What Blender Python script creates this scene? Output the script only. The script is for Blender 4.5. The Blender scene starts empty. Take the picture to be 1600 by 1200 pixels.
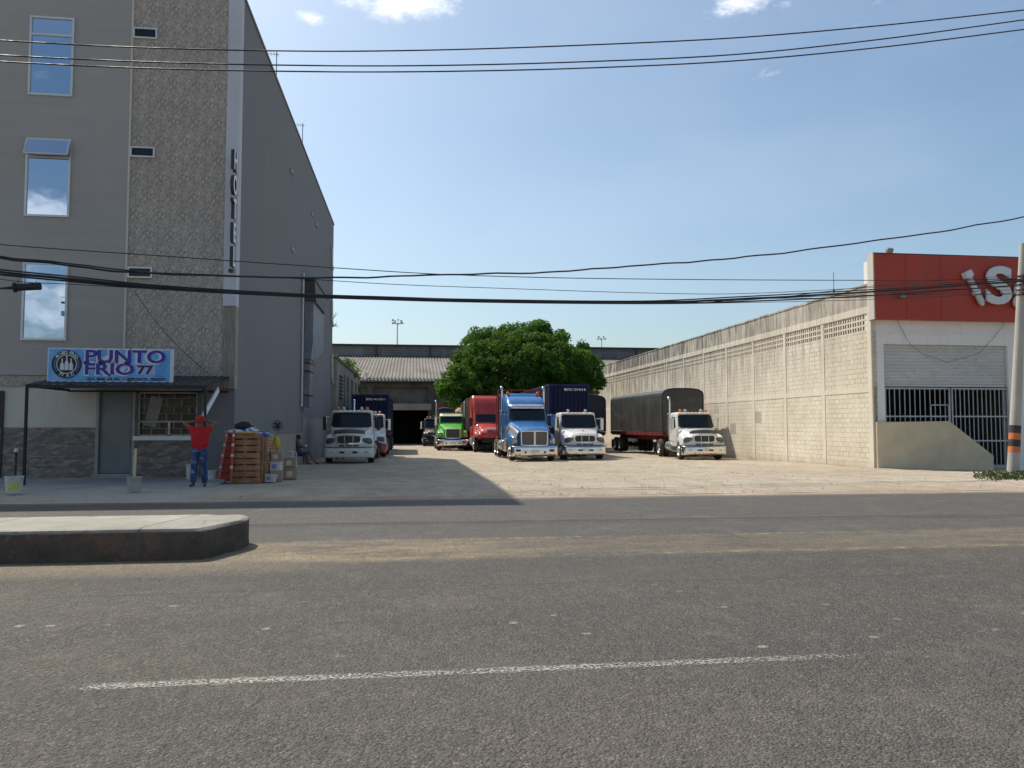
import bpy, math, random
from mathutils import Vector, Matrix, noise
R = math.radians
random.seed(7)
scn = bpy.context.scene
COL = scn.collection
# ------------------------------------------------------------------ camera, sky, sun
CAMZ = 1.6
YAW, PITCH, F = R(7.36), math.atan(64/1200), 1200.0
cam_d = bpy.data.cameras.new("camera"); cam = bpy.data.objects.new("camera", cam_d); COL.objects.link(cam)
cam.location = (0, 0, CAMZ); cam.rotation_euler = (R(90)+PITCH, 0, -YAW)
cam_d.sensor_width = 36; cam_d.lens = 36*F/1600; cam_d.clip_end = 3000; cam_d.clip_start = .05
scn.camera = cam
scn.view_settings.view_transform = 'Standard'; scn.view_settings.look = 'None'
scn.view_settings.gamma = 1; scn.view_settings.exposure = EXPOSURE = 0.2
LIGHT = Vector((7.45, -8.45, -14.9)).normalized()
SUN_EL = math.asin(-LIGHT.z); SUN_AZ = math.atan2(-LIGHT.x, -LIGHT.y)      # azimuth from +Y towards +X
world = bpy.data.worlds.new("World"); scn.world = world; world.use_nodes = True
nt = world.node_tree; nt.nodes.clear()
def N(t, k, **kw):
    n = t.nodes.new(k)
    for a, b in kw.items(): setattr(n, a, b)
    return n
sky = N(nt, 'ShaderNodeTexSky', sky_type='NISHITA', sun_disc=False, sun_elevation=SUN_EL, sun_rotation=SUN_AZ,
        air_density=1.0, dust_density=2.4, ozone_density=1.4, altitude=0)
bg = N(nt, 'ShaderNodeBackground'); wo = N(nt, 'ShaderNodeOutputWorld'); bg.inputs[1].default_value = 0.134
tc = N(nt, 'ShaderNodeTexCoord')
def wdir(px, py):
    v = Vector(((px-800)/F, (600-py)/F, -1)); return (cam.rotation_euler.to_matrix() @ v).normalized()
sm = None                                                           # small fair-weather clouds in the sky, by direction
for (x, y, rad, st) in [(640, 5, .10, 1), (478, 26, .045, .6), (560, 2, .05, .8), (1150, 8, .07, .8), (1225, 8, .03, .6), (1345, 40, .06, .3),
                        (1192, 118, .035, .5), (1390, 3, .05, .4), (60, -500, .5, .9), (1500, -700, .4, .7), (900, -900, .5, .6), (-75, 345, .16, 1.15), (-70, 480, .22, .85), (-60, 130, .10, .35), (-700, 300, .3, .8)]:
    d = wdir(abs(x), y)
    if x < 0: d.y = -d.y                                             # clouds behind the camera, mirrored in the hotel windows
    vm = N(nt, 'ShaderNodeVectorMath', operation='SUBTRACT'); vm.inputs[1].default_value = d
    nt.links.new(tc.outputs['Generated'], vm.inputs[0])
    sc_ = N(nt, 'ShaderNodeVectorMath', operation='MULTIPLY'); sc_.inputs[1].default_value = (1, 1, 2.6)
    nt.links.new(vm.outputs[0], sc_.inputs[0])
    ln = N(nt, 'ShaderNodeVectorMath', operation='LENGTH'); nt.links.new(sc_.outputs[0], ln.inputs[0])
    mr = N(nt, 'ShaderNodeMapRange', interpolation_type='SMOOTHSTEP'); mr.inputs['From Min'].default_value = rad; mr.inputs['From Max'].default_value = 0
    mr.inputs['To Max'].default_value = st; nt.links.new(ln.outputs['Value'], mr.inputs['Value'])
    if sm is None: sm = mr.outputs[0]
    else:
        mx = N(nt, 'ShaderNodeMath', operation='MAXIMUM'); nt.links.new(sm, mx.inputs[0]); nt.links.new(mr.outputs[0], mx.inputs[1]); sm = mx.outputs[0]
cn = N(nt, 'ShaderNodeTexNoise'); cn.inputs['Scale'].default_value = 19; cn.inputs['Detail'].default_value = 10; cn.inputs['Roughness'].default_value = .72
mpn = N(nt, 'ShaderNodeMapping'); mpn.inputs['Scale'].default_value = (1, 1, 2.2)
nt.links.new(tc.outputs['Generated'], mpn.inputs[0]); nt.links.new(mpn.outputs[0], cn.inputs['Vector'])
ad = N(nt, 'ShaderNodeMath', operation='ADD'); nt.links.new(cn.outputs[0], ad.inputs[0])
mm = N(nt, 'ShaderNodeMath', operation='MULTIPLY'); mm.inputs[1].default_value = .5; nt.links.new(sm, mm.inputs[0]); nt.links.new(mm.outputs[0], ad.inputs[1])
cr = N(nt, 'ShaderNodeMapRange', interpolation_type='SMOOTHSTEP'); cr.inputs['From Min'].default_value = .66; cr.inputs['From Max'].default_value = 1.12
nt.links.new(ad.outputs[0], cr.inputs['Value'])
mul = N(nt, 'ShaderNodeMath', operation='MULTIPLY'); mul.inputs[1].default_value = .9; nt.links.new(cr.outputs[0], mul.inputs[0])
wm = N(nt, 'ShaderNodeMix', data_type='RGBA'); nt.links.new(mul.outputs[0], wm.inputs[0]); tn = N(nt, 'ShaderNodeMix', data_type='RGBA', blend_type='MULTIPLY'); tn.inputs[0].default_value = 1; tn.inputs[7].default_value = (.89, .975, .96, 1); nt.links.new(sky.outputs[0], tn.inputs[6])
vn = N(nt, 'ShaderNodeTexNoise'); vn.inputs['Scale'].default_value = 2.4; vn.inputs['Detail'].default_value = 5; vn.inputs['Roughness'].default_value = .5; vmp = N(nt, 'ShaderNodeMapping'); vmp.inputs['Scale'].default_value = (1, 1, 2.5); vmp.inputs['Location'].default_value = (.4, .1, .7)
nt.links.new(tc.outputs['Generated'], vmp.inputs[0]); nt.links.new(vmp.outputs[0], vn.inputs['Vector'])
vr = N(nt, 'ShaderNodeMapRange', interpolation_type='SMOOTHSTEP'); vr.inputs['From Min'].default_value = .42; vr.inputs['From Max'].default_value = .75; vr.inputs['To Max'].default_value = .16; nt.links.new(vn.outputs[0], vr.inputs['Value'])
veil = N(nt, 'ShaderNodeMix', data_type='RGBA'); nt.links.new(vr.outputs[0], veil.inputs[0]); nt.links.new(tn.outputs[2], veil.inputs[6]); veil.inputs[7].default_value = (4.9, 5.6, 6.5, 1)      # thin high haze
nt.links.new(veil.outputs[2], wm.inputs[6]); wm.inputs[7].default_value = (9.2, 9.3, 9.6, 1)
nt.links.new(wm.outputs[2], bg.inputs[0]); nt.links.new(bg.outputs[0], wo.inputs[0])
sd = bpy.data.lights.new("sun", 'SUN'); sun = bpy.data.objects.new("sun", sd); COL.objects.link(sun)
sd.energy = 3.8; sd.angle = R(.53); sd.color = (1, .93, .82)
sun.rotation_euler = LIGHT.to_track_quat('-Z', 'Y').to_euler(); sun.location = (-40, 40, 60)

CR = cam.rotation_euler.to_matrix()
def ray(x, y): return CR @ Vector(((x-800)/F, (600-y)/F, -1))
def at(x, y, Y):
    d = ray(x, y); return Vector((0, 0, CAMZ)) + d*(Y/d.y)
def atx(x, y, X):
    d = ray(x, y); return Vector((0, 0, CAMZ)) + d*(X/d.x)
def atp(x, y, A, B):                                               # on the vertical plane through A and B (xy)
    d = ray(x, y); ax, ay = A; ux, uy = B[0]-A[0], B[1]-A[1]
    t = (ax*uy - ay*ux)/(d.x*uy - d.y*ux); return Vector((0, 0, CAMZ)) + d*t
def lerp(a, b, t): return a+(b-a)*t
def sstep(a, b, x):
    t = min(1, max(0, (x-a)/(b-a))); return t*t*(3-2*t)
def interp(tab, x):
    if x <= tab[0][0]: return tab[0][1]
    for (a, u), (b, v) in zip(tab, tab[1:]):
        if x <= b: return lerp(u, v, (x-a)/(b-a))
    return tab[-1][1]
def gz(X, Y):                                                       # height of the yard
    z = interp([(16.7, -.03), (17.05, .03), (19, .05), (28.5, -.1), (40, -.29), (55, -.37), (400, -.4)], Y)
    if 17 < Y < 200: z -= .022*max(0, min(12, X-17))*sstep(17, 24, Y)
    return z
def gnd(x, y):
    p = at(x, y, 30)
    Y = 20
    d = ray(x, y)
    for _ in range(30):
        t = (gz(d.x*Y/d.y, Y)-CAMZ)/d.z; Y = lerp(Y, t*d.y, .7)
    return Vector((d.x*Y/d.y, Y, gz(d.x*Y/d.y, Y)))

# ------------------------------------------------------------------ materials
MATS = {}
def ramp(t, src, stops):
    r = N(t, 'ShaderNodeValToRGB'); e = r.color_ramp.elements
    while len(e) < len(stops): e.new(.5)
    for k, (p, c) in enumerate(stops):
        e[k].position = p; e[k].color = (c, c, c, 1) if not isinstance(c, tuple) else (*c, 1)
    t.links.new(src, r.inputs[0]); return r.outputs[0]
def tnoise(t, vec, scale, detail=4, rough=.55, stretch=None):
    if stretch:
        m = N(t, 'ShaderNodeMapping'); m.inputs['Scale'].default_value = stretch; t.links.new(vec, m.inputs[0]); vec = m.outputs[0]
    n = N(t, 'ShaderNodeTexNoise'); n.inputs['Scale'].default_value = scale; n.inputs['Detail'].default_value = detail; n.inputs['Roughness'].default_value = rough
    t.links.new(vec, n.inputs['Vector']); return n.outputs[0]
def tmix(t, fac, a, b, mode='MIX'):
    m = N(t, 'ShaderNodeMix', data_type='RGBA', blend_type=mode)
    for sock, v in ((m.inputs[0], fac), (m.inputs[6], a), (m.inputs[7], b)):
        if hasattr(v, 'links'): t.links.new(v, sock)
        elif isinstance(v, tuple): sock.default_value = (*v, 1)
        else: sock.default_value = v
    return m.outputs[2]
def tmath(t, op, a, b=0.0, c=None):
    m = N(t, 'ShaderNodeMath', operation=op)
    for k, v in enumerate((a, b) if c is None else (a, b, c)):
        if hasattr(v, 'links'): t.links.new(v, m.inputs[k])
        else: m.inputs[k].default_value = v
    return m.outputs[0]
def tbump(t, h, strength, dist, bsdf, prev=None):
    b = N(t, 'ShaderNodeBump'); b.inputs['Strength'].default_value = strength; b.inputs['Distance'].default_value = dist
    t.links.new(h, b.inputs['Height'])
    if prev: t.links.new(prev, b.inputs['Normal'])
    t.links.new(b.outputs[0], bsdf.inputs['Normal']); return b.outputs[0]
def newmat(name):
    m = bpy.data.materials.new(name); m.use_nodes = True; t = m.node_tree
    b = t.nodes['Principled BSDF']; g = N(t, 'ShaderNodeNewGeometry'); MATS[name] = m
    return m, t, b, g.outputs['Position'], g
def mat(name, col, rough=.6, metal=0, var=.18, vs=2.5, bump=.15, bs=40, dirt=0, dcol=(.22, .18, .13), coat=0, local=False, spec=.5, stretch=None):
    if name in MATS: return MATS[name]
    m, t, b, pos, g = newmat(name)
    if local:
        tcx = N(t, 'ShaderNodeTexCoord'); pos = tcx.outputs['Object']
    n = tnoise(t, pos, vs, 5, .6, stretch)
    f = ramp(t, n, [(.3, 1-var), (.7, 1+var*.6)])
    c = tmix(t, 1.0, tuple(col), f, 'MULTIPLY')
    if dirt:
        d = ramp(t, tnoise(t, pos, vs*2.3, 8, .7), [(.45, 0.0), (.75, dirt)])
        c = tmix(t, d, c, dcol)
    t.links.new(c, b.inputs['Base Color'])
    b.inputs['Metallic'].default_value = metal; b.inputs['Specular IOR Level'].default_value = spec
    if coat: b.inputs['Coat Weight'].default_value = coat; b.inputs['Coat Roughness'].default_value = .06
    rr = ramp(t, tnoise(t, pos, vs*4, 4), [(.3, max(.02, rough*.8)), (.7, min(1, rough*1.2))]); t.links.new(rr, b.inputs['Roughness'])
    if bump: tbump(t, tnoise(t, pos, bs, 4), bump, .01, b)
    return m

# ------------------------------------------------------------------ mesh builder
class MB:
    def __init__(s, off=None): s.v = []; s.f = []; s.m = []; s.off = Vector(off) if off is not None else Vector(); s.mi = 0; s.T = None
    def V(s, p):
        p = Vector(p)
        if s.T is not None: p = s.T @ p
        s.v.append(p - s.off); return len(s.v)-1
    def F(s, idx): s.f.append(tuple(idx)); s.m.append(s.mi)
    def poly(s, pts): s.F([s.V(p) for p in pts])
    def box(s, c, d, rot=None, taper=1):
        c = Vector(c); h = Vector(d)/2; ids = []
        for z in (-1, 1):
            for x, y in ((-1, -1), (1, -1), (1, 1), (-1, 1)):
                k = taper if z > 0 else 1
                p = Vector((x*h.x*k, y*h.y*k, z*h.z))
                if rot is not None: p = rot @ p
                ids.append(s.V(c+p))
        a = ids
        for q in ((3, 2, 1, 0), (4, 5, 6, 7), (0, 1, 5, 4), (1, 2, 6, 5), (2, 3, 7, 6), (3, 0, 4, 7)): s.F([a[i] for i in q])
        return s
    def bb(s, x0, x1, y0, y1, z0, z1): return s.box(((x0+x1)/2, (y0+y1)/2, (z0+z1)/2), (abs(x1-x0), abs(y1-y0), abs(z1-z0)))
    def frame(s, ax, n=12):
        ax = ax.normalized(); u = ax.orthogonal().normalized(); return u, ax.cross(u)
    def cyl(s, a, b, r0, r1=None, n=12, caps=True):
        a, b = Vector(a), Vector(b); r1 = r0 if r1 is None else r1; u, w = s.frame(b-a)
        A = [s.V(a+(u*math.cos(q)+w*math.sin(q))*r0) for q in [2*math.pi*k/n for k in range(n)]]
        B = [s.V(b+(u*math.cos(q)+w*math.sin(q))*r1) for q in [2*math.pi*k/n for k in range(n)]]
        for k in range(n): s.F((A[k], A[(k+1) % n], B[(k+1) % n], B[k]))
        if caps: s.F(A[::-1]); s.F(B)
        return s
    def tube(s, pts, r, n=8, caps=True):
        pts = [Vector(p) for p in pts]; rs = r if isinstance(r, (list, tuple)) else [r]*len(pts); rings = []; u = None
        for k, p in enumerate(pts):
            d = (pts[min(k+1, len(pts)-1)]-pts[max(k-1, 0)]).normalized()
            u = d.orthogonal().normalized() if u is None else (u-d*u.dot(d)).normalized()
            w = d.cross(u)
            rings.append([s.V(p+(u*math.cos(q)+w*math.sin(q))*rs[k]) for q in [2*math.pi*j/n for j in range(n)]])
        for A, B in zip(rings, rings[1:]):
            for j in range(n): s.F((A[j], A[(j+1) % n], B[(j+1) % n], B[j]))
        if caps: s.F(rings[0][::-1]); s.F(rings[-1])
        return s
    def lathe(s, prof, o=(0, 0, 0), ax=(0, 0, 1), n=24):
        o = Vector(o); ax = Vector(ax).normalized(); u, w = s.frame(ax); rings = []
        for (r, h) in prof:
            rings.append([s.V(o+ax*h+(u*math.cos(q)+w*math.sin(q))*max(r, 1e-4)) for q in [2*math.pi*j/n for j in range(n)]])
        for A, B in zip(rings, rings[1:]):
            for j in range(n): s.F((A[j], A[(j+1) % n], B[(j+1) % n], B[j]))
        return s
    def grid(s, fn, nu, nv, flip=False):
        ids = [[s.V(fn(i/nu, j/nv)) for j in range(nv+1)] for i in range(nu+1)]
        for i in range(nu):
            for j in range(nv):
                q = (ids[i][j], ids[i+1][j], ids[i+1][j+1], ids[i][j+1]); s.F(q[::-1] if flip else q)
        return ids
    def prism(s, pts, d):                                            # polygon pts (3D) extruded by vector d
        d = Vector(d); A = [s.V(p) for p in pts]; B = [s.V(Vector(p)+d) for p in pts]; n = len(pts)
        s.F(A[::-1]); s.F(B)
        for k in range(n): s.F((A[k], A[(k+1) % n], B[(k+1) % n], B[k]))
        return s
    def build(s, name, mats, parent=None, smooth=0, bevel=0, solid=0, recalc=True, bseg=2, sub=0):
        me = bpy.data.meshes.new(name); me.from_pydata([tuple(v) for v in s.v], [], s.f)
        mats = mats if isinstance(mats, (list, tuple)) else [mats]
        for m in mats: me.materials.append(MATS[m] if isinstance(m, str) else m)
        if len(mats) > 1: me.polygons.foreach_set('material_index', s.m)
        if recalc:
            import bmesh
            bm = bmesh.new(); bm.from_mesh(me); bmesh.ops.recalc_face_normals(bm, faces=bm.faces); bm.to_mesh(me); bm.free()
        if smooth:
            me.polygons.foreach_set('use_smooth', [True]*len(me.polygons)); me.set_sharp_from_angle(angle=R(smooth))
        me.update()
        o = bpy.data.objects.new(name, me); COL.objects.link(o)
        if parent is not None: o.parent = parent
        elif s.off.length: o.location = s.off
        if solid:
            md = o.modifiers.new('solid', 'SOLIDIFY'); md.thickness = solid; md.offset = -1
        if sub:
            md = o.modifiers.new('sub', 'SUBSURF'); md.levels = md.render_levels = sub
        if bevel:
            md = o.modifiers.new('bev', 'BEVEL'); md.width = bevel; md.segments = bseg; md.limit_method = 'ANGLE'; md.angle_limit = R(40)
        return o
def tag(o, label=None, cat=None, group=None, kind=None):
    if label: o['label'] = label
    if cat: o['category'] = cat
    if group: o['group'] = group
    if kind: o['kind'] = kind
    return o
def thing(name, label, cat, loc=(0, 0, 0), rz=0, group=None):
    o = bpy.data.objects.new(name, None); COL.objects.link(o); o.location = loc; o.rotation_euler = (0, 0, rz)
    o.empty_display_size = .3
    return tag(o, label, cat, group)
def copy_tree(o, parent=None):
    c = o.copy(); COL.objects.link(c)
    if parent is not None: c.parent = parent
    for ch in list(o.children): copy_tree(ch, c)
    return c
def text_mesh(mb, body, M, size=1, ext=.02, sx=1, off=0, align='CENTER', space=1):
    cu = bpy.data.curves.new('lettering', 'FONT'); cu.body = body; cu.size = size; cu.extrude = ext; cu.align_x = align; cu.align_y = 'CENTER'; cu.offset = off; cu.space_character = space
    cu.resolution_u = 4
    ob = bpy.data.objects.new('lettering', cu); COL.objects.link(ob)
    dg = bpy.context.evaluated_depsgraph_get(); me = ob.evaluated_get(dg).to_mesh()
    base = len(mb.v)
    S = M @ Matrix.Diagonal((sx, 1, 1, 1))
    for v in me.vertices: mb.V(S @ v.co)
    for p in me.polygons: mb.F([base+i for i in p.vertices])
    ob.evaluated_get(dg).to_mesh_clear(); bpy.data.objects.remove(ob); bpy.data.curves.remove(cu)
FRONT = Matrix(((1, 0, 0, 0), (0, 0, -1, 0), (0, 1, 0, 0), (0, 0, 0, 1)))   # text standing, facing -Y

# basic materials
mat('chrome', (.78, .78, .78), .16, 1, .1, 3, 0, dirt=.35, dcol=(.4, .35, .28))
mat('black_plastic', (.022, .022, .024), .5, var=.2)
mat('rubber', (.035, .033, .032), .85, var=.25, dirt=.5, dcol=(.16, .13, .1), vs=5)
mat('steel_grey', (.28, .28, .28), .5, .6, dirt=.4)
mat('dark_steel', (.05, .048, .045), .65, .3, dirt=.5)
mat('amber', (.75, .2, .02), .25, var=.05, bump=0)
mat('red_lens', (.55, .03, .02), .25, var=.05, bump=0)
mat('clear_lens', (.55, .56, .57), .12, .35, var=.3, vs=20, bump=.3, bs=60)
mat('plate', (.75, .72, .6), .5)
def glassmat(name, col, rough=.05, metal=0, ior=.9):
    m, t, b, pos, g = newmat(name)
    b.inputs['Base Color'].default_value = (*col, 1); b.inputs['Metallic'].default_value = metal; b.inputs['Specular IOR Level'].default_value = ior
    n = ramp(t, tnoise(t, pos, 3, 4), [(.3, rough*.6), (.75, rough*2)]); t.links.new(n, b.inputs['Roughness'])
    tbump(t, tnoise(t, pos, 1.1, 2), .06, .05, b)
    return m
glassmat('truck_glass', (.010, .012, .016), .07, 0, .45)
glassmat('mirror_glass', (.42, .50, .60), .02, 1)
glassmat('dark_window', (.016, .018, .021), .10, 0, .3)
# ------------------------------------------------------------------ ground, road, median
def ground_mats():
    # bare earth yard
    m, t, b, pos, g = newmat('yard_earth')
    big = tnoise(t, pos, .22, 6, .6); mid = tnoise(t, pos, 1.6, 8, .65, (1, .45, 1)); fine = tnoise(t, pos, 26, 6, .7)
    c = ramp(t, big, [(.3, (.44, .37, .27)), (.5, (.52, .445, .335)), (.7, (.59, .515, .40))])
    c = tmix(t, ramp(t, mid, [(.4, 0.0), (.7, .65)]), c, (.30, .245, .185))
    c = tmix(t, ramp(t, tnoise(t, pos, 3.5, 9, .75, (1, .5, 1)), [(.55, 0.0), (.62, .5)]), c, (.6, .54, .45))
    c = tmix(t, ramp(t, fine, [(.35, .55), (.6, 0.0)]), c, (.22, .175, .13))
    # tyre tracks running in and out of the yard
    sx = N(t, 'ShaderNodeSeparateXYZ'); t.links.new(pos, sx.inputs[0])
    wav = tmath(t, 'ADD', sx.outputs[0], tmath(t, 'MULTIPLY', tnoise(t, pos, .06, 2), 9.0))
    wav = tmath(t, 'ADD', wav, tmath(t, 'MULTIPLY', sx.outputs[1], .22))
    tr = tmath(t, 'SINE', tmath(t, 'MULTIPLY', wav, 2.6)); tr = ramp(t, tr, [(.75, 0.0), (.97, .45)])
    c = tmix(t, tmath(t, 'MULTIPLY', tr, tnoise(t, pos, .8, 4)), c, (.29, .235, .18))
    # thin tan tyre lines crossing along the road edge
    wx = tmath(t, 'ADD', tmath(t, 'MULTIPLY', sx.outputs[1], 5.0), tmath(t, 'MULTIPLY', tnoise(t, pos, .25, 4), 14.0))
    wx = tmath(t, 'ADD', wx, tmath(t, 'MULTIPLY', sx.outputs[0], .7))
    l2 = ramp(t, tmath(t, 'SINE', wx), [(.86, 0.0), (.99, .5)])
    c = tmix(t, l2, c, (.31, .25, .19))
    # reddish dust and rubble along the road
    rd = N(t, 'ShaderNodeMapRange'); rd.inputs['From Min'].default_value = 18.6; rd.inputs['From Max'].default_value = 17.0; t.links.new(sx.outputs[1], rd.inputs['Value'])
    c = tmix(t, tmath(t, 'MULTIPLY', rd.outputs[0], ramp(t, tnoise(t, pos, 2.2, 6), [(.4, .1), (.65, .8)])), c, (.40, .275, .19))
    # grey screed zone in front of the hotel
    hz = N(t, 'ShaderNodeMapRange', interpolation_type='SMOOTHSTEP'); hz.inputs['From Min'].default_value = -2.6; hz.inputs['From Max'].default_value = -5.2
    t.links.new(tmath(t, 'ADD', sx.outputs[0], tmath(t, 'MULTIPLY', tnoise(t, pos, .9, 4), 1.2)), hz.inputs['Value'])
    hy = N(t, 'ShaderNodeMapRange', interpolation_type='SMOOTHSTEP'); hy.inputs['From Min'].default_value = 32; hy.inputs['From Max'].default_value = 25; t.links.new(sx.outputs[1], hy.inputs['Value'])
    c = tmix(t, tmath(t, 'MULTIPLY', tmath(t, 'MULTIPLY', hz.outputs[0], hy.outputs[0]), .8), c, (.43, .385, .33))
    t.links.new(c, b.inputs['Base Color']); b.inputs['Roughness'].default_value = .95; b.inputs['Specular IOR Level'].default_value = .2
    n1 = tbump(t, mid, .5, .12, b); tbump(t, fine, .7, .03, b, n1)
    # asphalt
    m, t, b, pos, g = newmat('asphalt')
    def asphalt_core(t, b, pos):
        v = N(t, 'ShaderNodeTexVoronoi'); v.inputs['Scale'].default_value = 62; t.links.new(pos, v.inputs['Vector'])
        v2 = N(t, 'ShaderNodeTexVoronoi'); v2.inputs['Scale'].default_value = 30; v2.inputs['Randomness'].default_value = 1; t.links.new(pos, v2.inputs['Vector'])
        sc1 = N(t, 'ShaderNodeSeparateColor'); t.links.new(v.outputs['Color'], sc1.inputs[0])
        sc2 = N(t, 'ShaderNodeSeparateColor'); t.links.new(v2.outputs['Color'], sc2.inputs[0])
        c = ramp(t, sc1.outputs[0], [(0, (.045, .042, .038)), (.35, (.088, .080, .070)), (.7, (.135, .122, .104)), (.95, (.20, .18, .15)), (1, (.32, .29, .25))])
        c = tmix(t, ramp(t, sc2.outputs[1], [(.84, 0.0), (.9, .55)]), c, (.235, .21, .175))
        c = tmix(t, ramp(t, v.outputs['Distance'], [(.45, 0.0), (.75, .8)]), c, (.035, .034, .033))
        c = tmix(t, ramp(t, tnoise(t, pos, 9, 5, .7), [(.4, .5), (.62, 0.0)]), c, (.07, .067, .064))
        bigp = tnoise(t, pos, .35, 5, .6, (.45, 1, 1))
        c = tmix(t, ramp(t, bigp, [(.35, 0.0), (.7, .42)]), c, (.175, .145, .115))
        c = tmix(t, ramp(t, tnoise(t, pos, .5, 4, .6, (.3, 1.3, 1)), [(.4, .35), (.6, 0.0)]), c, (.07, .07, .072))
        h = tmath(t, 'SUBTRACT', 1.0, v.outputs['Distance'])
        return c, h, v
    c, h, v = asphalt_core(t, b, pos)
    sx = N(t, 'ShaderNodeSeparateXYZ'); t.links.new(pos, sx.inputs[0]); X, Y = sx.outputs[0], sx.outputs[1]
    def band(y0, y1, soft, wob=.5):
        yy = tmath(t, 'ADD', Y, tmath(t, 'MULTIPLY', tmath(t, 'SUBTRACT', tnoise(t, pos, .8, 5), .5), wob))
        a = N(t, 'ShaderNodeMapRange', interpolation_type='SMOOTHSTEP'); a.inputs['From Min'].default_value = y0-soft; a.inputs['From Max'].default_value = y0+soft; t.links.new(yy, a.inputs['Value'])
        e = N(t, 'ShaderNodeMapRange', interpolation_type='SMOOTHSTEP'); e.inputs['From Min'].default_value = y1+soft; e.inputs['From Max'].default_value = y1-soft; t.links.new(yy, e.inputs['Value'])
        return tmath(t, 'MULTIPLY', a.outputs[0], e.outputs[0])
    # far carriageway is newer and smoother
    far = band(11.0, 40, .12, .15)
    c = tmix(t, tmath(t, 'MULTIPLY', far, .45), c, (.082, .078, .074))
    # sand lying between the yellow lines
    sb = band(9.35, 10.8, .26, .8)
    near = N(t, 'ShaderNodeMapRange', interpolation_type='SMOOTHSTEP'); near.inputs['From Min'].default_value = 4.0; near.inputs['From Max'].default_value = -2.0; t.links.new(X, near.inputs['Value'])
    dens = tmath(t, 'ADD', .34, tmath(t, 'MULTIPLY', near.outputs[0], .62))
    sn = ramp(t, tnoise(t, pos, 1.7, 9, .78, (.35, 1, 1)), [(.36, .12), (.62, 1.25)])
    gap = ramp(t, v.outputs['Distance'], [(.3, 1.0), (.8, .55)])
    c = tmix(t, tmath(t, 'MULTIPLY', tmath(t, 'MULTIPLY', sb, dens), tmath(t, 'MULTIPLY', sn, gap)), c, (.42, .335, .215))
    # dust thrown before the median and at the yard edge
    s2 = band(8.75, 9.6, .3); w = N(t, 'ShaderNodeMapRange', interpolation_type='SMOOTHSTEP'); w.inputs['From Min'].default_value = 0; w.inputs['From Max'].default_value = -2.6; t.links.new(X, w.inputs['Value'])
    c = tmix(t, tmath(t, 'MULTIPLY', tmath(t, 'MULTIPLY', s2, w.outputs[0]), .5), c, (.30, .24, .165))
    s3 = band(16.6, 18, .25, .5); c = tmix(t, tmath(t, 'MULTIPLY', s3, .55), c, (.36, .28, .21))
    # pale trodden-in paint spots
    vs = N(t, 'ShaderNodeTexVoronoi'); vs.inputs['Scale'].default_value = 2.6; mp = N(t, 'ShaderNodeMapping'); mp.inputs['Scale'].default_value = (1, 1.2, 1)
    t.links.new(pos, mp.inputs[0]); t.links.new(mp.outputs[0], vs.inputs['Vector'])
    d = tmath(t, 'ADD', vs.outputs['Distance'], tmath(t, 'MULTIPLY', tnoise(t, pos, 12, 4, .7), .09))
    sp = ramp(t, d, [(.125, .75), (.165, 0.0)])
    spb = tmath(t, 'MULTIPLY', sp, tmath(t, 'MULTIPLY', band(5.0, 7.4, .5, 2.0), ramp(t, tnoise(t, pos, .9, 3), [(.46, .1), (.55, 1.0)]))); c = tmix(t, spb, c, (.40, .38, .31))
    # patchy contrast of open-textured chippings
    pit = ramp(t, tnoise(t, pos, 34, 7, .85), [(.36, (.42, .40, .38)), (.5, (1.0, .98, .94)), (.66, (1.42, 1.38, 1.26))])
    c = tmix(t, tmath(t, 'SUBTRACT', 1.0, tmath(t, 'MULTIPLY', far, .2)), c, tmix(t, 1.0, c, pit, 'MULTIPLY'))
    c = tmix(t, 1.0, c, ramp(t, tnoise(t, pos, 13, 5, .8, (1, .35, 1)), [(.34, .76), (.5, 1.0), (.66, 1.22)]), 'MULTIPLY')
    c = tmix(t, ramp(t, tnoise(t, pos, .16, 4, .5, (.25, 1, 1)), [(.42, 0.0), (.6, .3)]), c, (.06, .058, .054))
    c = tmix(t, ramp(t, tnoise(t, pos, 1.1, 7, .7), [(.52, 0.0), (.72, .28)]), c, (.22, .185, .145))
    # long faint dark lines: painted wire shadows on the far lane, tar seam nearer
    wv = tmath(t, 'ADD', Y, tmath(t, 'MULTIPLY', tnoise(t, pos, .3, 3), .35))
    for y0 in (12.45, 14.9, 7.9):
        ln = tmath(t, 'ABSOLUTE', tmath(t, 'SUBTRACT', wv, y0)); c = tmix(t, ramp(t, ln, [(.012, .5), (.03, 0.0)]), c, (.05, .05, .05))
    t.links.new(c, b.inputs['Base Color']); b.inputs['Roughness'].default_value = .82; b.inputs['Specular IOR Level'].default_value = .35
    hh = tmath(t, 'MULTIPLY', h, tmath(t, 'SUBTRACT', 1.15, far))
    n1 = tbump(t, hh, .85, .012, b); tbump(t, tnoise(t, pos, 7, 5, .7), .35, .02, b, n1)
    # worn road paint
    for nm, colr, lo, hi, sc in (('white_road_paint', (.46, .445, .395), .44, .60, 45), ('yellow_road_paint', (.47, .40, .23), .42, .70, 4.5)):
        m, t, b, pos, g = newmat(nm)
        b.inputs['Base Color'].default_value = (*colr, 1); b.inputs['Roughness'].default_value = .8
        v = N(t, 'ShaderNodeTexVoronoi'); v.inputs['Scale'].default_value = 62; t.links.new(pos, v.inputs['Vector'])
        s_ = tmath(t, 'ADD', tmath(t, 'MULTIPLY', tnoise(t, pos, sc, 5, .75), .75), tmath(t, 'MULTIPLY', tnoise(t, pos, 1.3, 6, .7, (.35, 1, 1)), .25))
        s_ = tmath(t, 'SUBTRACT', s_, tmath(t, 'MULTIPLY', v.outputs['Distance'], .12))
        s_ = ramp(t, s_, [(lo-.02, 0.0), (hi-.08, .92)])
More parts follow.
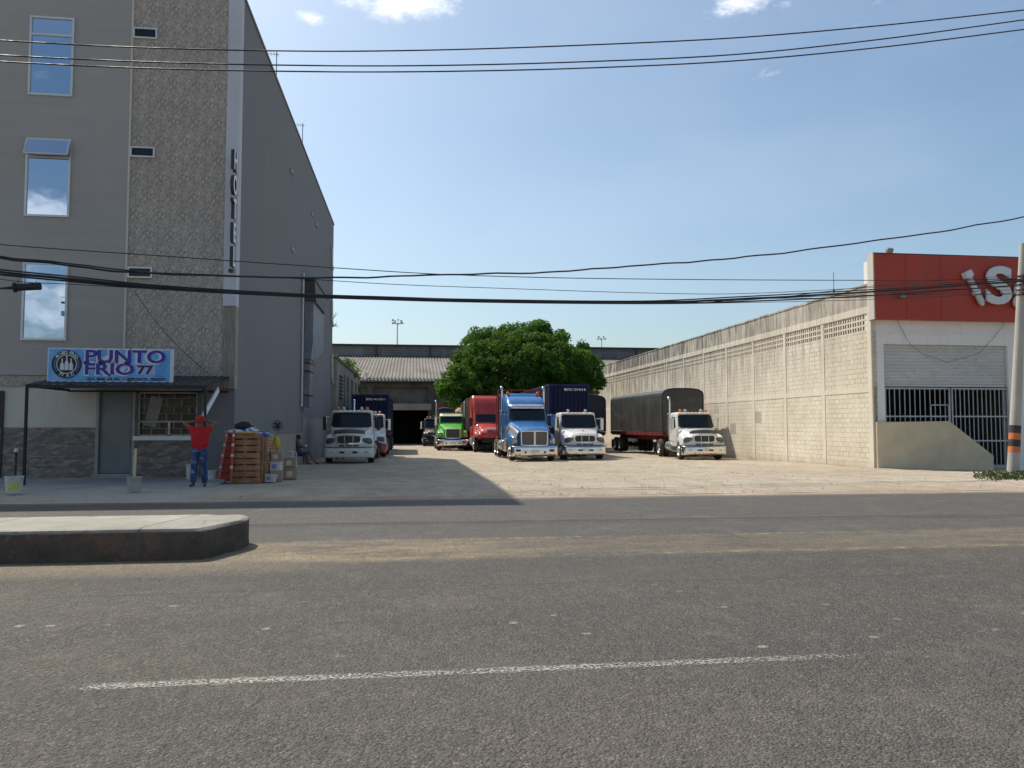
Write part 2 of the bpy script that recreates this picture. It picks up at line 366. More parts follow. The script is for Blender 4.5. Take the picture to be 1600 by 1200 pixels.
        uvn = N(t, 'ShaderNodeTexCoord'); sp = N(t, 'ShaderNodeSeparateXYZ'); t.links.new(uvn.outputs['Generated'], sp.inputs[0])
        ed = tmath(t, 'MULTIPLY', tmath(t, 'MULTIPLY', sp.outputs[1], tmath(t, 'SUBTRACT', 1.0, sp.outputs[1])), 4.0)
        ed = ramp(t, tmath(t, 'ADD', ed, tmath(t, 'MULTIPLY', tmath(t, 'SUBTRACT', tnoise(t, pos, 30, 4, .7), .5), .9)), [(.3, 0.0), (.75, 1.0)])
        t.links.new(tmath(t, 'MULTIPLY', tmath(t, 'MULTIPLY', s_, ed), .6 if nm.startswith('y') else .95), b.inputs['Alpha'])
ground_mats()
def ground():
    xs = [-900, -400, -200, -100, -60, -40, -25] + [-20+.5*k for k in range(0, 101)] + [35, 45, 60, 100, 200, 400, 900]
    ys = [-900, -300, -100, -30, -8, 5, 12, 16, 16.6] + [16.75+.12*k for k in range(5)] + [17.4+.35*k for k in range(100)] + [52.4+1.0*k for k in range(1, 50)] + [120, 160, 250, 500, 1000, 1600]
    mb = MB(); ids = []
    for x in xs:
        col = []
        for y in ys:
            z = gz(x, y)
            if y > 17.3 and -25 < x < 35 and y < 105:
                z += .035*noise.noise(Vector((x*.5, y*.35, 0))) + .02*noise.noise(Vector((x*1.6, y*1.2, 3)))
                if x < -5.2 and y < 25: z = min(z, gz(x, y)) - .006
            yy = y
            if 16.6 < y < 17.4: yy = y + .10*noise.noise(Vector((x*.7, 0, 5))) + .06*noise.noise(Vector((x*2.3, 0, 9)))
            col.append(mb.V((x, yy, z)))
        ids.append(col)
    for i in range(len(xs)-1):
        for j in range(len(ys)-1): mb.F((ids[i][j], ids[i+1][j], ids[i+1][j+1], ids[i][j+1]))
    tag(mb.build('ground', 'yard_earth', smooth=60, recalc=False), 'sandy beige bare earth of the truck yard', 'ground', kind='structure')
    mb = MB(); mb.grid(lambda u, v: (lerp(-400, 400, u), lerp(-9, 16.98, v), 0), 40, 4)
    # frayed far edge of the asphalt
    n = 200; A = [(lerp(-30, 40, k/n)) for k in range(n+1)]
    mb2 = [mb.V((x, 16.98, .0)) for x in A]; mb3 = [mb.V((x, 17.03+.08*noise.noise(Vector((x*1.3, 1, 1)))+.05*noise.noise(Vector((x*4, 1, 1))), .028)) for x in A]
    for k in range(n): mb.F((mb2[k], mb2[k+1], mb3[k+1], mb3[k]))
    tag(mb.build('road', 'asphalt', smooth=60), 'worn grey asphalt road with dusty middle', 'road', kind='structure')
    def marking(nm, x0, x1, y0, y1, m, lab, z=.004):
        mb = MB(); mb.grid(lambda u, v: (lerp(x0, x1, u), lerp(y0, y1, v)+.0, z), 30, 1)
        tag(mb.build(nm, m), lab, 'road marking', kind='structure')
    a, b_ = at(155, 1060, 5.1), at(1330, 1021, 5.1)
    marking('lane_marking', -1.99, 3.1, 4.99, 5.15, 'white_road_paint', 'white broken lane line worn thin')
    marking('lane_marking', -9.6, -5.6, 4.99, 5.15, 'white_road_paint', 'white broken lane line to the left'); marking('lane_marking', 7.3, 12.3, 4.99, 5.15, 'white_road_paint', 'white broken lane line to the right')
    marking('centre_line', -1.3, 60, 9.25, 9.52, 'yellow_road_paint', 'near faded yellow centre line'); marking('centre_line', -1.6, 60, 10.70, 10.98, 'yellow_road_paint', 'far faded yellow centre line')
ground()
# pavement slab before the hotel
m, t, b, pos, g = newmat('old_concrete')
c = ramp(t, tnoise(t, pos, .9, 8, .65), [(.3, (.27, .255, .235)), (.7, (.42, .40, .37))]); c = tmix(t, ramp(t, tnoise(t, pos, 6, 8, .75), [(.5, 0.0), (.7, .5)]), c, (.2, .18, .155))
t.links.new(c, b.inputs['Base Color']); b.inputs['Roughness'].default_value = .9; tbump(t, tnoise(t, pos, 30, 6), .4, .01, b)
mb = MB()
n = 40; Y0 = lambda x: 20.1+.25*noise.noise(Vector((x*.8, 2, 2)))+.12*noise.noise(Vector((x*3, 2, 2)))
top = [(lerp(-22, -5.15, k/n)) for k in range(n+1)]
A = [mb.V((x, Y0(x), .055)) for x in top]; B = [mb.V((x, 23.9, .075)) for x in top]; Cc = [mb.V((x, Y0(x)-.05, -.02)) for x in top]
for k in range(n): mb.F((A[k], A[k+1], B[k+1], B[k])); mb.F((Cc[k], Cc[k+1], A[k+1], A[k]))
mb.F((A[n], mb.V((-5.1, 20.2, -.03)), mb.V((-5.1, 23.9, -.03)), B[n]))
tag(mb.build('pavement', 'old_concrete'), 'grey concrete pavement in front of the hotel', 'pavement', kind='structure')
# median
def median():
    m, t, b, pos, g = newmat('median_concrete')
    sx = N(t, 'ShaderNodeSeparateXYZ'); t.links.new(pos, sx.inputs[0])
    c = ramp(t, tnoise(t, pos, 1.5, 8, .6), [(.3, (.28, .25, .21)), (.7, (.40, .37, .315))])
    side = N(t, 'ShaderNodeMapRange'); side.inputs['From Min'].default_value = .35; side.inputs['From Max'].default_value = .325
    t.links.new(tmath(t, 'ADD', sx.outputs[2], tmath(t, 'MULTIPLY', tmath(t, 'SUBTRACT', tnoise(t, pos, 5, 5, .7), .5), .03)), side.inputs['Value'])
    grime = ramp(t, tnoise(t, pos, 2.4, 7, .7), [(.3, (.055, .042, .034)), (.55, (.10, .076, .058)), (.75, (.18, .11, .07))])
    c = tmix(t, side.outputs[0], c, grime)
    # cast joints across the top
    for x0 in (-3.05, -3.5-1.7, -7.2, -8.9, -11):
        a = tmath(t, 'ABSOLUTE', tmath(t, 'SUBTRACT', tmath(t, 'ADD', sx.outputs[0], tmath(t, 'MULTIPLY', tmath(t, 'SUBTRACT', sx.outputs[1], 10.2), -.25)), x0))
        c = tmix(t, ramp(t, a, [(.01, .7), (.03, 0.0)]), c, (.12, .10, .08))
    c = tmix(t, ramp(t, tnoise(t, pos, 9, 8, .7), [(.56, 0.0), (.66, .5)]), c, (.17, .145, .115))
    t.links.new(c, b.inputs['Base Color']); b.inputs['Roughness'].default_value = .92
    n1 = tbump(t, tnoise(t, pos, 14, 8, .7), .5, .02, b)
    H = .385
    path = [(-40, 9.62), (-12, 9.62), (-8, 9.61), (-5, 9.61), (-3.4, 9.61), (-2.62, 9.61), (-2.50, 9.64), (-2.43, 9.75), (-2.20, 10.38), (-2.16, 10.55), (-2.18, 10.85), (-2.26, 10.98), (-2.45, 11.03), (-2.9, 11.04), (-5, 11.03), (-12, 11.03), (-40, 11.03)]
    # densify
    P = []
    for (a, b2) in zip(path, path[1:]):
        L = math.dist(a, b2); k = max(1, int(min(L, 12)/.12))
        for j in range(k): P.append((lerp(a[0], b2[0], j/k), lerp(a[1], b2[1], j/k)))
    P.append(path[-1])
    mb = MB(); rings = []
    for lvl, (z, ins) in enumerate([(-.02, 0), (.1, .0), (.22, .0), (.33, .004), (.368, .02), (H, .06)]):
        ring = []
        for k, (x, y) in enumerate(P):
            nx = noise.noise(Vector((x*4, y*4, z*7)))*.014 + noise.noise(Vector((x*14, y*14, z*17)))*.006
            crumble = max(.12, 1-abs(x+2.35)/.6) if lvl >= 4 else 0
            cx, cy = min(x, -3.2), 10.32
            d = Vector((cx-x, cy-y)); 
            if x < -3.2: d = Vector((0, cy-y))
            d = d.normalized() if d.length else d
            q = ins+nx+crumble*.085*abs(noise.noise(Vector((x*5, y*5, 1))))
            ring.append(mb.V((x+d.x*q, y+d.y*q, z - (crumble*.09*abs(noise.noise(Vector((x*6, y*6, 2)))) if lvl == 5 else 0))))
        rings.append(ring)
    for A, B in zip(rings, rings[1:]):
        for k in range(len(P)-1): mb.F((A[k], A[k+1], B[k+1], B[k]))
    top = rings[-1]; half = len(top)//2
    mid = [mb.V((min(P[k][0], -2.6), 10.32, H+.004)) for k in range(len(P))]
    for k in range(len(P)-1): mb.F((top[k], top[k+1], mid[k+1], mid[k]))
    tag(mb.build('median', 'median_concrete', smooth=35), 'raised concrete median with grimy kerb face', 'median', kind='structure')
median()
# ------------------------------------------------------------------ stucco and stone
def stucco(name, col, patch, ps=.5, st=(5, 5, .35), sa=.22):
    m, t, b, pos, g = newmat(name)
    c = tmix(t, ramp(t, tnoise(t, pos, ps, 6, .6), [(.35, 0.0), (.7, .6)]), col, patch)
    c = tmix(t, ramp(t, tnoise(t, pos, .9, 6, .7, st), [(.45, 0.0), (.75, sa)]), c, tuple(x*.55 for x in col))
    c = tmix(t, ramp(t, tnoise(t, pos, .7, 8, .75, (2.2, 2.2, .3)), [(.58, 0.0), (.72, .16)]), c, tuple(x*.5 for x in col))
    t.links.new(c, b.inputs['Base Color']); b.inputs['Roughness'].default_value = .85; tbump(t, tnoise(t, pos, 45, 5, .7), .25, .01, b)
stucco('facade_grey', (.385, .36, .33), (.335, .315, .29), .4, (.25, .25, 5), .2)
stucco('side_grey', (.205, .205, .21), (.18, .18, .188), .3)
stucco('cream_white', (.60, .56, .48), (.52, .48, .42))
stucco('white_paint', (.82, .81, .78), (.74, .73, .70), .5, (5, 5, .35), .12)
stucco('light_plaster', (.58, .58, .62), (.48, .48, .52))
stucco('plain_concrete', (.34, .305, .26), (.25, .225, .195), .8)
stucco('warm_render', (.70, .58, .39), (.52, .43, .30), 1.4, (2, 2, 1), .22)
stucco('beige_lintel', (.42, .38, .31), (.3, .27, .22), .9)
def stone(name, cols, stretch, scale, bumpd=.06):
    m, t, b, pos, g = newmat(name)
    mp = N(t, 'ShaderNodeMapping'); mp.inputs['Scale'].default_value = stretch; t.links.new(pos, mp.inputs[0])
    wr = N(t, 'ShaderNodeVectorMath', operation='WRAP'); wr.inputs[1].default_value = (.66, 99, .46 if name == 'stone_panel' else 99); wr.inputs[2].default_value = (0, -99, 0 if name == 'stone_panel' else -99)
    if name == 'stone_panel':                                        # cladding sheets repeat a cast motif
        sxs = N(t, 'ShaderNodeSeparateXYZ'); t.links.new(mp.outputs[0], sxs.inputs[0]); row = tmath(t, 'FLOOR', tmath(t, 'DIVIDE', sxs.outputs[2], .46)); shx = tmath(t, 'ADD', sxs.outputs[0], tmath(t, 'MULTIPLY', row, .33))
        cbx = N(t, 'ShaderNodeCombineXYZ'); t.links.new(shx, cbx.inputs[0]); t.links.new(sxs.outputs[1], cbx.inputs[1]); t.links.new(sxs.outputs[2], cbx.inputs[2]); t.links.new(cbx.outputs[0], wr.inputs[0]); mp = wr
    wn = tnoise(t, mp.outputs[0], scale*.7, 3); vec = N(t, 'ShaderNodeVectorMath', operation='ADD'); t.links.new(mp.outputs[0], vec.inputs[0])
    wv = N(t, 'ShaderNodeVectorMath', operation='SCALE'); wv.inputs['Scale'].default_value = .35
    cmb = N(t, 'ShaderNodeCombineXYZ'); t.links.new(wn, cmb.inputs[0]); t.links.new(wn, cmb.inputs[2]); t.links.new(cmb.outputs[0], wv.inputs[0]); t.links.new(wv.outputs[0], vec.inputs[1])
    n1 = tnoise(t, vec.outputs[0], scale, 7, .65); 
    v = N(t, 'ShaderNodeTexVoronoi'); v.inputs['Scale'].default_value = scale*1.2; t.links.new(vec.outputs[0], v.inputs['Vector'])
    c = ramp(t, n1, [(.3, cols[0]), (.5, cols[1]), (.68, cols[2])])
    c = tmix(t, ramp(t, v.outputs['Distance'], [(.45, 0.0), (.8, .6)]), c, cols[0]); c = tmix(t, ramp(t, tnoise(t, pos, 1.1, 5, .6), [(.35, .25), (.65, 0.0)]), c, cols[0])
    t.links.new(c, b.inputs['Base Color']); b.inputs['Roughness'].default_value = .7
    q = tbump(t, n1, 1.0, bumpd, b); tbump(t, v.outputs['Distance'], .7, bumpd*.6, b, q)
stone('stone_panel', ((.29, .235, .19), (.52, .45, .385), (.72, .65, .58)), (1, 1, .8), 13, .05)
stone('stone_wainscot', ((.13, .10, .085), (.27, .22, .19), (.45, .39, .35)), (.4, 1, 1), 9, .05)
stone('stone_strip', ((.22, .19, .15), (.34, .30, .24), (.46, .41, .34)), (6, 1, .3), 7, .03)
# ------------------------------------------------------------------ hotel
HX, HY, HB, HT = -5.30, 23.9, 51.6, 14.9
hotel = thing('hotel_building', 'tall grey hotel block with stone-clad front strip and bare side wall', 'building', (-9, HY, 0))
HO = hotel.location.copy()
def X_at(px_, Y=HY): return at(px_, 600, Y).x
def Z_at(px_, py_, Y=HY): return at(px_, py_, Y).z
def build_hotel():
    FY = HY                                                          # face of the ground floor
    UY = HY-.10                                                      # upper front, a little proud
    zb = Z_at(60, 586, UY)
    xs0, xs1, xw = X_at(192, UY), X_at(346, UY), X_at(375, UY)
    xw = HX
    def B(): return MB(HO)
    # side wall with paint boundary
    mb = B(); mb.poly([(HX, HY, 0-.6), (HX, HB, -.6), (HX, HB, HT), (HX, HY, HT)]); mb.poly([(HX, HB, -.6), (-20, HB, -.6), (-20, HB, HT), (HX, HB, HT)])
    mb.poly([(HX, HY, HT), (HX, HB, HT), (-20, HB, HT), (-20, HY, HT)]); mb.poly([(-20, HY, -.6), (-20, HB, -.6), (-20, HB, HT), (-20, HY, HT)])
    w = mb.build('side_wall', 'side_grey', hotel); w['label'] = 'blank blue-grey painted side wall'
    mb = B(); zq = atx(450, 678, HX).z; y0, y1, y2 = atx(372, 700, HX).y, atx(472, 700, HX).y, atx(503, 700, HX).y
    zq2 = atx(480, 653, HX).z
    yy = HY+3.2
    mb.bb(HX-.05, HX+.03, yy, y1, -.5, zq); mb.bb(HX-.05, HX+.031, y1, HB+.03, -.5, zq2)
    o = mb.build('bare_base', 'plain_concrete', hotel); o['label'] = 'unpainted concrete foot of the side wall'
    # top coping
    mb = B(); mb.bb(HX-.15, HX+.04, HY-.1, HB+.04, HT-.02, HT+.07); mb.build('coping', 'side_grey', hotel)
    # upper front grey
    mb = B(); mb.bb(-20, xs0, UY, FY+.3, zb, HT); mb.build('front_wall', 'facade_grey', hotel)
    mb = B(); mb.bb(xs0-.02, xs0+.035, UY-.02, UY+.1, zb, HT); mb.build('trim_strip', 'cream_white', hotel)
    # stone panel
    z_s = 3.02
    mb = B(); mb.bb(xs0+.037, xs1, UY+.03, FY+.3, z_s-.35, HT); mb.build('stone_cladding', 'stone_panel', hotel)
    # white strip, bare below
    zs = Z_at(362, 478, UY); zs2 = Z_at(362, 607, UY)
    mb = B(); mb.bb(xs1+.002, xw+.004, UY-.03, FY+.3, zs, HT); mb.build('sign_strip', 'light_plaster', hotel)
    mb = B(); mb.bb(xs1+.002, xw+.004, UY-.0, FY+.3, zs2, zs-.002); mb.build('strip_cladding', 'stone_strip', hotel)
    mb = B(); mb.bb(X_at(315), HX+.002, FY-.012, FY+.3, -.3, zs2-.003); mb.build('corner_wall', 'side_grey', hotel)
    # ground floor front
    xl, xd0, xd1, xr = X_at(7), X_at(152), X_at(210), X_at(309)
    z0 = .05; zw = Z_at(80, 668); zt = 3.0; zh = Z_at(190, 611)
    mb = B(); mb.bb(-20, xd0, FY, FY+.3, zw, zt); mb.bb(xd0, X_at(315), FY, FY+.3, zh+.03, zt); mb.build('ground_floor_wall', 'cream_white', hotel)
    mb = B(); mb.bb(-20, X_at(75), FY-.05, FY, Z_at(60, 604), zb-.01); mb.build('stone_band', 'stone_panel', hotel)
    mb = B(); mb.bb(-20, xd0, FY-.03, FY+.3, -.2, zw-.003); mb.bb(xd1+.05, X_at(315)-.002, FY-.03, FY+.3, -.2, Z_at(260, 684)); mb.build('wainscot', 'stone_wainscot', hotel)
    # door
    mb = B(); mb.bb(xd0+.09, xd1-.02, FY+.06, FY+.10, z0+.14, zh-.03)
    for k in range(1, 2): mb.bb(xd0+.14, xd1-.07, FY+.05, FY+.058, z0+.25, zh-.12)
    d = mb.build('door', mat('door_grey', (.17, .19, .20), .45, .2, .2, 1.2, .1, dirt=.3), hotel, bevel=.004)
    mb = B(); mb.box((xd1-.12, FY+.03, 1.05), (.03, .05, .14)); mb.build('handle', 'steel_grey', d)
    mb = B(); mb.bb(xd0, xd0+.085, FY-.04, FY+.12, z0, zh+.05); mb.bb(xd1-.015, xd1+.05, FY-.04, FY+.12, z0, zh+.05); mb.bb(xd0+.085, xd1-.015, FY-.04, FY+.12, zh-.02, zh+.05); mb.bb(xd0, xd1+.05, FY-.2, FY+.1, z0-.05, z0+.13)
    mb.build('door_frame', mat('frame_grey', (.30, .30, .29), .5, .2), d)
    # barred window
    zs_ = Z_at(260, 682)
    mb = B(); mb.bb(xd1+.05, xr, FY+.22, FY+.24, zs_, zh+.03); wnd = mb.build('window', 'dark_window', hotel)
    wnd['label'] = 'barred ground floor window'
    mb = B()
    for (a, c2, d2, e) in ((xd1+.05, xr, zh-.06, zh+.03), (xd1+.05, xr, zs_, zs_+.05), (xd1+.05, xd1+.13, zs_, zh), (xr-.07, xr, zs_, zh), (xd1+.05, xr, zs_+.42, zs_+.47), (lerp(xd1, xr, .52), lerp(xd1, xr, .52)+.06, zs_, zs_+.42)):
        mb.bb(a, c2, FY+.14, FY+.2, d2, e)
    mb.build('frame', mat('alu', (.45, .45, .44), .4, .5), wnd)
    mb = B()
    rows = [lerp(zs_+.02, zh, k/6) for k in range(7)]
    for k, z in enumerate(rows): mb.cyl((xd1+.05, FY+.03, z), (xr, FY+.03, z), .009, n=6)
    nx = 4
    for k in range(6):
        for j in range(nx+1):
            x = lerp(xd1+.07, xr-.03, (j+(.5 if k % 2 else 0))/nx)
            if x < xr: mb.cyl((x, FY+.03, rows[k]), (x, FY+.03, rows[k+1]), .009, n=6)
    mb.build('bars', mat('bar_grey', (.33, .33, .32), .5, .4), wnd)
    mb = B(); mb.bb(xd1+.03, xr+.02, FY-.12, FY+.2, Z_at(260, 688), Z_at(260, 681)); mb.build('sill', 'white_paint', wnd, bevel=.01)
    mb = B(); mb.box((xd1+.5, FY+.19, lerp(zs_, zh, .55)), (.35, .02, .9), Matrix.Rotation(R(12), 3, 'Y')); mb.build('curtain', mat('curtain', (.35, .33, .3), .9), wnd)
    mb = B(); mb.bb(xr, X_at(315)+.01, FY-.014, FY+.3, Z_at(260, 684), zh+.03); mb.build('jamb', mat('jamb_dark', (.12, .12, .125), .6), hotel)
    # far-left grille opening
    mb = B(); xa = X_at(-40); mb.bb(xa, X_at(6), FY-.02, FY-.01, Z_at(0, 690), Z_at(0, 612)); w2 = mb.build('window', 'dark_window', hotel); w2['label'] = 'dark window at the left end of the ground floor'
    mb = B()
    for z in (Z_at(0, 690), Z_at(0, 612)): mb.bb(xa, X_at(6), FY-.05, FY-.01, z-.03, z+.03)
    mb.bb(X_at(5), X_at(7)+.02, FY-.06, FY-.01, .1, Z_at(0, 611)); mb.build('frame', 'black_plastic', w2)
    # tall windows
    frm = mat('window_alu', (.62, .62, .60), .4, .3, .08)
    tall = [((50, 27), (112, 150), 50), ((44, 217), (107, 339), 243), ((38, 410), (103, 532), 410)]
    def win(x0, x1, z0, z1, split=None, tilt=False, fw=.06):
        g_ = MB(HO); g_.bb(x0+fw*.5, x1-fw*.5, UY-.012, UY-.004, z0+fw*.5, z1-fw*.5); wo_ = g_.build('window', 'mirror_glass', hotel)
        f_ = MB(HO)
        f_.bb(x0, x0+fw, UY-.05, UY, z0, z1); f_.bb(x1-fw, x1, UY-.05, UY, z0, z1); f_.bb(x0+fw, x1-fw, UY-.05, UY, z1-fw, z1); f_.bb(x0+fw, x1-fw, UY-.05, UY, z0, z0+fw)
        if split: f_.bb(x0+fw, x1-fw, UY-.045, UY, split-fw*.5, split+fw*.5)
        f_.build('frame', frm, wo_)
        if tilt:
            t_ = MB(HO); ln = z1-split-fw; a = R(19)
            rot = Matrix.Rotation(-a, 3, 'X'); c0 = Vector(((x0+x1)/2, UY-.05, z1-fw))
            t_.box(c0+rot @ Vector((0, -.01, -ln/2)), (x1-x0-fw, .03, ln), rot); sash = t_.build('sash', 'mirror_glass', wo_)
            t_ = MB(HO)
            for sx_ in (-1, 1): t_.box(c0+rot @ Vector((sx_*(x1-x0-fw)/2, -.01, -ln/2)), (.04, .05, ln), rot)
            t_.box(c0+rot @ Vector((0, -.01, -ln)), (x1-x0-fw, .05, .04), rot); t_.build('sash_frame', frm, wo_)
        return wo_
    for k, ((a, b_), (c2, d), sp) in enumerate(tall):
        z1, z0_ = Z_at(a+30, b_, UY), Z_at(a+30, d, UY)
        xa, xb = X_at((a+c2)/2-31, UY), X_at((a+c2)/2+31, UY)
        xc = at((a+c2)/2, (b_+d)/2, UY).x
        win(xc-.62, xc+.62, z0_, z1, z1-.55 if k < 2 else None, k == 1)['label'] = ['top tall mirror-glass window', 'middle tall window with its vent flap tilted open', 'lowest tall mirror-glass window'][k]
    for k, ((a, b_), (c2, d)) in enumerate([((209, 43), (246, 62)), ((204, 229), (242, 247)), ((200, 417), (238, 435))]):
        p, q = at(a, b_, UY), at(c2, d, UY)
        g_ = MB(HO); g_.bb(p.x+.02, q.x-.02, UY-.012, UY+.02, q.z+.02, p.z-.02); w_ = g_.build('window', 'dark_window', hotel); w_['label'] = ['top', 'middle', 'lowest'][k]+' small bathroom window'
        f_ = MB(HO); fw = .045; x0, x1, z0_, z1 = p.x, q.x, q.z, p.z
        f_.bb(x0, x0+fw, UY-.05, UY+.03, z0_, z1); f_.bb(x1-fw, x1, UY-.05, UY+.03, z0_, z1); f_.bb(x0+fw, x1-fw, UY-.05, UY+.03, z1-fw, z1); f_.bb(x0+fw, x1-fw, UY-.05, UY+.03, z0_, z0_+fw); f_.build('frame', frm, w_)
    # vents and brackets on the side wall
    for (x, y, s_) in ((455, 268, 14), (487, 335, 10), (494, 351, 12), (456, 390, 13)):
        p = atx(x, y, HX); h = s_*.0105*p.y/23.9*.8
        f_ = MB(HO); f_.box(p+Vector((.03, 0, 0)), (.05, .5, h*1.2)); f_.box(p+Vector((.06, .1, -h*.3)), (.08, .2, h*.5)); f_.build('vent_cover', mat('vent_grey', (.35, .36, .38), .6), hotel, bevel=.02)
    # extraction duct and hood
    def dp(x, y, o=.25): p = atx(x, y, HX); p.x += o; return p
    yA, yB = atx(470, 500, HX).y, atx(492, 500, HX).y
    zt_, zm, zk, zbm = atx(480, 447, HX).z, atx(480, 540, HX).z, atx(478, 556, HX).z, atx(473, 636, HX).z
    f_ = MB(HO); f_.bb(HX+.03, HX+.45, yA+1.0, yB+.2, zm, zt_)
    f_.prism([(HX+.03, yA+1.0, zm), (HX+.03, yB+.2, zm), (HX+.03, yA+1.7, zk-.3), (HX+.03, yA+.3, zk-.3)], (.42, 0, 0))
    f_.bb(HX+.03, HX+.40, yA+.4, yA+1.55, zbm, zk-.3)
    dct = f_.build('extraction_duct', mat('galv', (.22, .23, .26), .55, .25, .25, 2), hotel)
    f_ = MB(HO); f_.bb(HX+.02, HX+.62, yA+.2, yB+.9, zt_, zt_+.12); f_.prism([(HX+.02, yA+.4, zt_-.02), (HX+.02, yB+.6, zt_-.02), (HX+.02, yB-.1, zt_-.95), (HX+.02, yA+1.0, zt_-.95)], (.55, 0, 0)); f_.build('duct_hood', mat('hood_dark', (.10, .10, .105), .6, .3), dct)
    f_ = MB(HO)
    for z in (zk-.5, lerp(zk, zbm, .35), lerp(zk, zbm, .8)): f_ = MB(HO); f_.bb(HX+.02, HX+.43, yA+.35, yA+1.6, z, z+.06); f_.build('duct_clamp', 'dark_steel', dct)
    f_ = MB(HO); f_.cyl((HX+.08, yA+.1, zbm), (HX+.08, yA+.1, zt_+.3), .05); f_.build('drain_pipe', mat('pipe_white', (.6, .6, .6), .5), hotel); f_ = MB(HO); f_.cyl((HX+.1, yB+.4, zm-.1), (HX+.1, yB+.4, zt_-.3), .07); f_.build('drain_pipe', mat('pipe_white', (.6, .6, .6), .5), hotel)
    f_ = MB(HO)
    for (xa, ya, yb) in ((517, 385, 412), (517, 470, 500), (517, 553, 590)):
        f_ = MB(HO); a, b_ = atx(xa, ya, HX), atx(xa, yb, HX); f_.tube([a+Vector((.08, 0, 0)), b_+Vector((.08, 0, 0)), b_+Vector((.08, .5, -.3))], .07); f_.build('drain_pipe', 'pipe_white', hotel)
    f_ = MB(HO); p = atx(491, 537, HX)+Vector((.25, 0, 0)); f_.box(p, (.2, .25, .3), Matrix.Rotation(R(30), 3, 'X')); f_.cyl(p, p-Vector((.25, 0, -.1)), .02); f_.build('floodlight', 'steel_grey', hotel, bevel=.02)
build_hotel()
# rooftop aerials
for (x, y0, y1, lab) in ((433, 165, 132, 'thin television aerial on the hotel roof edge, higher up in view'), (474, 262, 230, 'thin television aerial on the hotel roof edge, further back')):
    p = atx(x-2, y0, HX-.1); z = HT+.05
    o = thing('roof_aerial', lab, 'aerial', (p.x, p.y, z)); mb = MB(); mb.cyl((0, 0, 0), (0, 0, 1.3), .018, n=6); mb.build('mast', 'dark_steel', o)
    mb = MB(); mb.cyl((-.5, 0, 1.2), (.1, 0, 1.2), .01, n=5)
    for k in range(5): mb.cyl((-.45+.12*k, -.2, 1.2), (-.45+.12*k, .2, 1.2), .007, n=5)
    mb.build('antenna', 'dark_steel', o)
# HOTEL letters
so = thing('hotel_sign', 'vertical HOTEL sign of raised white letters down the hotel corner strip', 'sign', (-5.62, 23.6, Z_at(362, 420)))
mat('letter_dark', (.035, .034, .036), .5)
for ch, y in zip('HOTEL', (253, 291, 328, 365.5, 403)):
    lx = at(365, 320, 23.45).x-.02; p = at(363.5, y, 23.5)
    Mx = Matrix.Translation((lx, 23.5, p.z)) @ Matrix.Rotation(R(90), 4, 'Z') @ Matrix.Rotation(R(90), 4, 'X')
    mb = MB(so.location); text_mesh(mb, ch, Mx, .80, .05, .72, .02); lt = mb.build('letter', 'letter_dark', so, recalc=False)
    mb = MB(so.location); text_mesh(mb, ch, Matrix.Translation((.056, 0, 0)) @ Mx, .80, .004, .72, .02); mb.build('face', mat('letter_white', (.75, .75, .75), .4), lt, recalc=False)
mb = MB(so.location); z0, z1 = at(363, 424, 23.6).z, at(363, 240, 23.6).z
mb.bb(lx+.02, lx+.035, 23.60, 23.615, z0, z1)
mb.build('mounting_rail', 'dark_steel', so)
mb = MB(so.location); p = at(361, 423, 23.5); mb.box(p, (.12, .16, .1)); mb.cyl(p, p+Vector((0, .3, .05)), .015); mb.build('spotlight', 'dark_steel', so)
# ------------------------------------------------------------------ awning and banner
AX0, AX1, AY, AZ = -9.95, -5.45, 21.3, 2.56
aw = thing('awning', 'black steel awning on a thin post over the hotel pavement', 'awning', (AX0, AY, .05))
AO = aw.location.copy(); bk = mat('black_steel', (.015, .015, .016), .5, .2)
mb = MB(AO); mb.bb(AX0, AX1, AY, AY+.05, AZ, AZ+.09); mb.bb(AX0, AX0+.05, AY, HY-.1, AZ+.02, AZ+.09)
for k in range(6):
    x = lerp(AX0, AX1-.04, k/5); mb.box(((x+.02), (AY+HY-.1)/2, AZ+.05+.2), (.04, HY-.1-AY, .05), Matrix.Rotation(math.atan2(.38, HY-.1-AY), 3, 'X'))
mb.bb(AX0, AX1, HY-.15, HY-.1, AZ+.40, AZ+.46); mb.bb(AX0, AX1, HY-.13, HY-.1, AZ+.0, AZ+.05)
mb.build('frame', bk, aw)
mb = MB(AO); mb.grid(lambda u, v: (lerp(AX0+.02, AX1, u), lerp(AY+.02, HY-.12, v), lerp(AZ+.10, AZ+.49, v)+.012*math.sin(u*140)), 160, 1); mb.build('roof_sheet', mat('dark_sheet', (.03, .03, .032), .5), aw, solid=.006)
for x in (AX0+.03, AX1-.03):
    mb = MB(AO); mb.bb(x-.03, x+.03, AY, AY+.06, .03, AZ); mb.bb(x-.07, x+.07, AY-.04, AY+.1, .05, .062); mb.build('post', bk, aw)
m, t, b, pos, g = newmat('banner_blue')
c = ramp(t, tnoise(t, pos, 1.6, 5, .6), [(.3, (.09, .25, .62)), (.5, (.12, .42, .78)), (.7, (.30, .50, .85))]); t.links.new(c, b.inputs['Base Color']); b.inputs['Roughness'].default_value = .5
tbump(t, tnoise(t, pos, 2.0, 3), .3, .05, b)
BY = 22.0
p0, p1 = at(74, 545, BY), at(271, 597, BY)
bx0, bx1 = at(74, 570, BY).x, at(271, 570, BY).x; bz1, bz0 = at(170, 544.5, BY).z, at(170, 597, BY).z
bn = thing('shop_banner', 'blue PUNTO FRIO 77 banner with round bottle emblem above the awning', 'sign', (bx0, BY, bz0))
BO = bn.location.copy(); W, H = bx1-bx0, bz1-bz0
mat('banner_white', (.66, .68, .72), .5, var=.05); mat('banner_navy', (.035, .03, .30), .5, var=.05); mat('banner_black', (.012, .014, .03), .5, var=.05)
